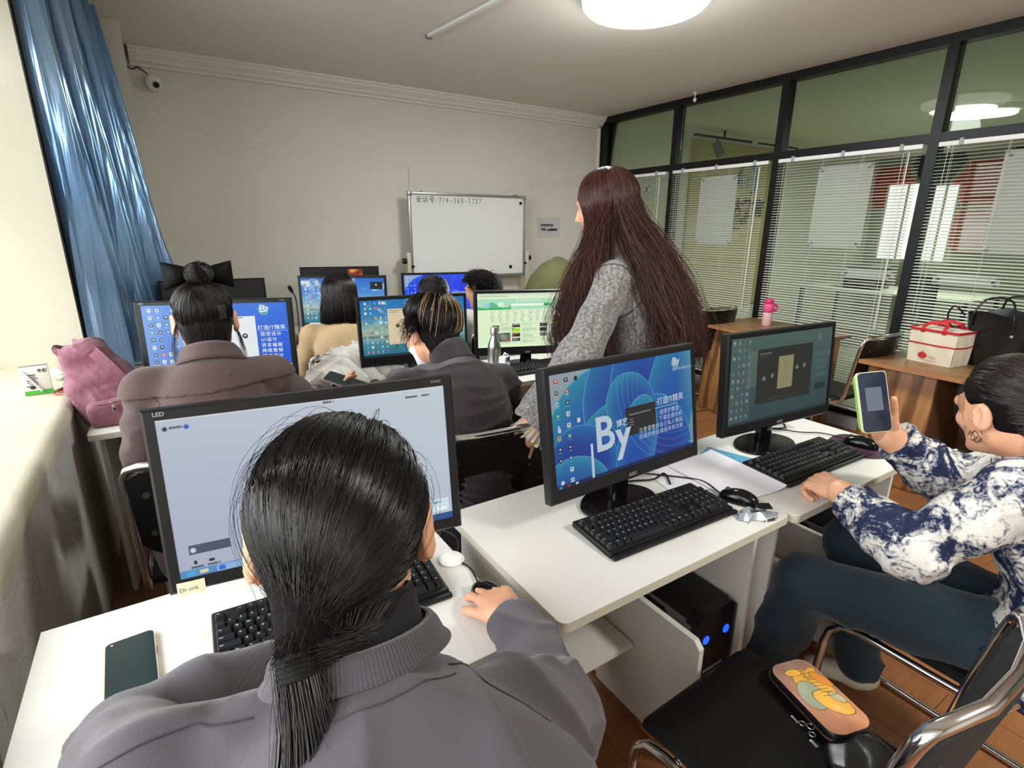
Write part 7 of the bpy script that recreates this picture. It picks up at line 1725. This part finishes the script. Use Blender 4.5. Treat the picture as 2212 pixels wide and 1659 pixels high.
eb(-.020, .008, .050, .034, .2, 'd9a13c'); eb(-.052, .026, .010, .022, .5, 'd9a13c'); eb(-.062, -.010, .010, .020, -.1, 'e0ab48'); eb(.0, -.016, .038, .026, -.2, '9aa28a'); eb(-.030, .036, .026, .013, .5, 'cf8432'); eb(.028, .012, .040, .024, .6, 'e6ab45'); eb(.020, .030, .018, .010, .6, 'b9b48c')
for i in range(9): 
    x0_ = -.062 + .009 * i; m_ = (np.exp(-((X_ - x0_ - .15 * (Y_ - .01)) / .0008) ** 2) * (Y_ > .004) * (Y_ < .018 + .002 * i))[..., None] * .8; art = art * (1 - m_) + hx('4a3820') * m_
for a_ in np.linspace(0, 2 * PI, 11)[:-1]:
    dd = np.abs(-(X_ - .042) * math.sin(a_) + (Y_ - .010) * math.cos(a_)); al = (X_ - .042) * math.cos(a_) + (Y_ - .010) * math.sin(a_); m_ = (np.exp(-(dd / .0006) ** 2) * (al > 0) * (al < .012))[..., None] * .7; art = art * (1 - m_) + hx('f0dca0') * m_
fm = screen_mesh('picture_top', (-.095, .095, -.0545, .0545, 0), art, 1.0); 
q = NT('painted_leather'); at_ = q.n('ShaderNodeAttribute'); at_.attribute_name = 'picture'; q.l(at_.outputs['Color'], q.b.inputs['Base Color']); q.b.inputs['Roughness'].default_value = .5; fm.materials.clear(); fm.materials.append(q.m)
# lay the grid flat and trim it to the rounded outline
co = np.empty(len(fm.vertices) * 3, np.float32); fm.vertices.foreach_get('co', co); co = co.reshape(-1, 3); x_, y_ = co[:, 0] * 1.0, co[:, 2] * 1.0
cx_, cy_ = .095 - .030, .0545 - .030; dx_, dy_ = np.abs(x_) - cx_, np.abs(y_) - cy_; l_ = np.hypot(np.maximum(dx_, 0), np.maximum(dy_, 0)); sc2 = np.where((dx_ > 0) & (dy_ > 0) & (l_ > .030), .030 / np.maximum(l_, 1e-6), 1)
x2 = np.where(sc2 < 1, np.sign(x_) * (cx_ + np.maximum(dx_, 0) * sc2), x_); y2 = np.where(sc2 < 1, np.sign(y_) * (cy_ + np.maximum(dy_, 0) * sc2), y_)
co[:, 0], co[:, 1], co[:, 2] = x2, y2, .0425 + .003 * np.clip(1 - (x2 / .095) ** 4 - (y2 / .0545) ** 4, 0, 1); fm.vertices.foreach_set('co', co.ravel()); fm.update(); fm.shade_smooth()
obj('picture_top', fm, None, t)
obj('zip', MB().tube([(x * 1.022, y * 1.022, .026) for x, y in pl_], .0022, 6, closed=True), mat('zip_bronze', '6d5242', .35, .7), t)
zp = MB(); zp.tube(arc((.045, -.062, .02), .007, 0, 360, 14, 'xy'), .0013, 6).tube(arc((.058, -.070, .016), .006, 0, 360, 14, 'xy'), .0013, 6).tube(arc((.03, -.068, .014), .006, 0, 360, 14, 'xy'), .0013, 6).rbox((.072, -.078, .010), (.018, .008, .003), .001).rbox((.015, -.072, .010), (.020, .006, .003), .001)
obj('metal_charms', zp, m_sil, t)
# black bag strap/jacket on the chair beside the pouch
s = SDF(); s.chain([(1.10, .36, .486), (1.05, .27, .488), (.96, .22, .488), (.86, .26, .486)], [.020, .024, .026, .018], .02, flat=((0, 0, 1), .6)); s.ell((1.03, .30, .484), (.075, .065, .020), None, .02)
v, f = s.build(.004, folds([(60, 40, 20), (-30, 70, 10)], .002, 91)); t = obj_np('shoulder_bag', np_mesh('shoulder_bag', v, f, m_leather)); tag(t, 'soft black bag lying flat on the near chair under the printed pouch', 'bag')
st = strap(MB(), [(.95, .25, .508), (1.03, .24, .512), (1.10, .23, .508), (1.13, .26, .488)], .012, .003, (0, 0, 1)); obj('strap', st, m_leather, t)
# white ruffled jacket hung over the chair behind the lake monitor
m_puff = cloth('white_ruffled_cloth', 'd6d3cd', 'e2dfda', 30, .8, .4, (120, .8, .004))
s = SDF(); s.ell((.80, 2.67, .80), (.22, .13, .13), None, .06); s.ell((.62, 2.60, .77), (.13, .10, .10), None, .06); s.ell((1.00, 2.66, .80), (.12, .10, .10), None, .05); s.plane((.8, 2.7, .752), (0, 0, -1), .004)
v, f = s.build(.006, folds([(60, 30, 50), (-50, 60, 30), (30, -60, 70)], .009, 95)); t = obj_np('ruffled_jacket', np_mesh('ruffled_jacket', v, f, m_puff)); tag(t, 'crumpled white ruffled jacket heaped behind the lake-picture monitor', 'jacket')
s = SDF(); s.cone((.50, 2.44, .785), (.62, 2.46, .80), .030, .034, .02); s.plane((.5, 2.4, .752), (0, 0, -1), .004); v, f = s.build(.005); t = obj_np('glossy_bag', np_mesh('glossy_bag', v, f, mat('patent_black', '08080a', .08))); tag(t, 'small glossy black bag lying in front of the white ruffled jacket', 'bag')
# olive garment over the far chair behind the long hair
s = SDF(); s.ell((2.72, 3.60, .95), (.26, .18, .28), None, .06); s.ell((2.78, 3.62, 1.16), (.16, .13, .10), None, .06); v, f = s.build(.010, folds([(24, 14, 20), (-20, 26, 12)], .010, 97)); t = obj_np('olive_jacket', np_mesh('olive_jacket', v, f, cloth('olive_cloth', '585a3a', '646645', 5))); tag(t, 'olive green jacket bundle just left of the long brown hair', 'jacket')
dup(chair0, (2.72, 3.42, 0), 0, 'far black chair carrying the olive green jacket')
# gooseneck microphone
t = thing('gooseneck_microphone', 'thin black gooseneck microphone between two far monitors', 'microphone', (.708, 3.72, .7505))
obj('base', MB().rbox((0, 0, .012), (.09, .12, .024), .006), m_black_pl, t)
obj('gooseneck', MB().tube(smooth_path([(0, .02, .02), (.005, .02, .18), (.0, .01, .30), (-.02, 0, .345)], 8), .0035, 8), m_black_pl, t)
obj('capsule', MB().tube([(-.018, 0, .340), (-.028, -.003, .362), (-.034, -.005, .378), (-.037, -.006, .384)], [.008, .013, .012, .005], 14), m_black_pl, t)
# the near chair has a ribbed woven cover on its back
for ch in chair0.children:
    if ch.name.startswith('backrest'):
        ch.data = ch.data.copy(); q = NT('ribbed_black_fabric'); q.b.inputs['Base Color'].default_value = (*rgb('1b1c1d'), 1); q.b.inputs['Roughness'].default_value = .75
        w = q.n('ShaderNodeTexWave'); w.inputs['Scale'].default_value = 60; w.bands_direction = 'Z'; q.l(q.coords(), w.inputs['Vector']); q.bump(w.outputs['Fac'], .8, .002); ch.data.materials[0] = q.m
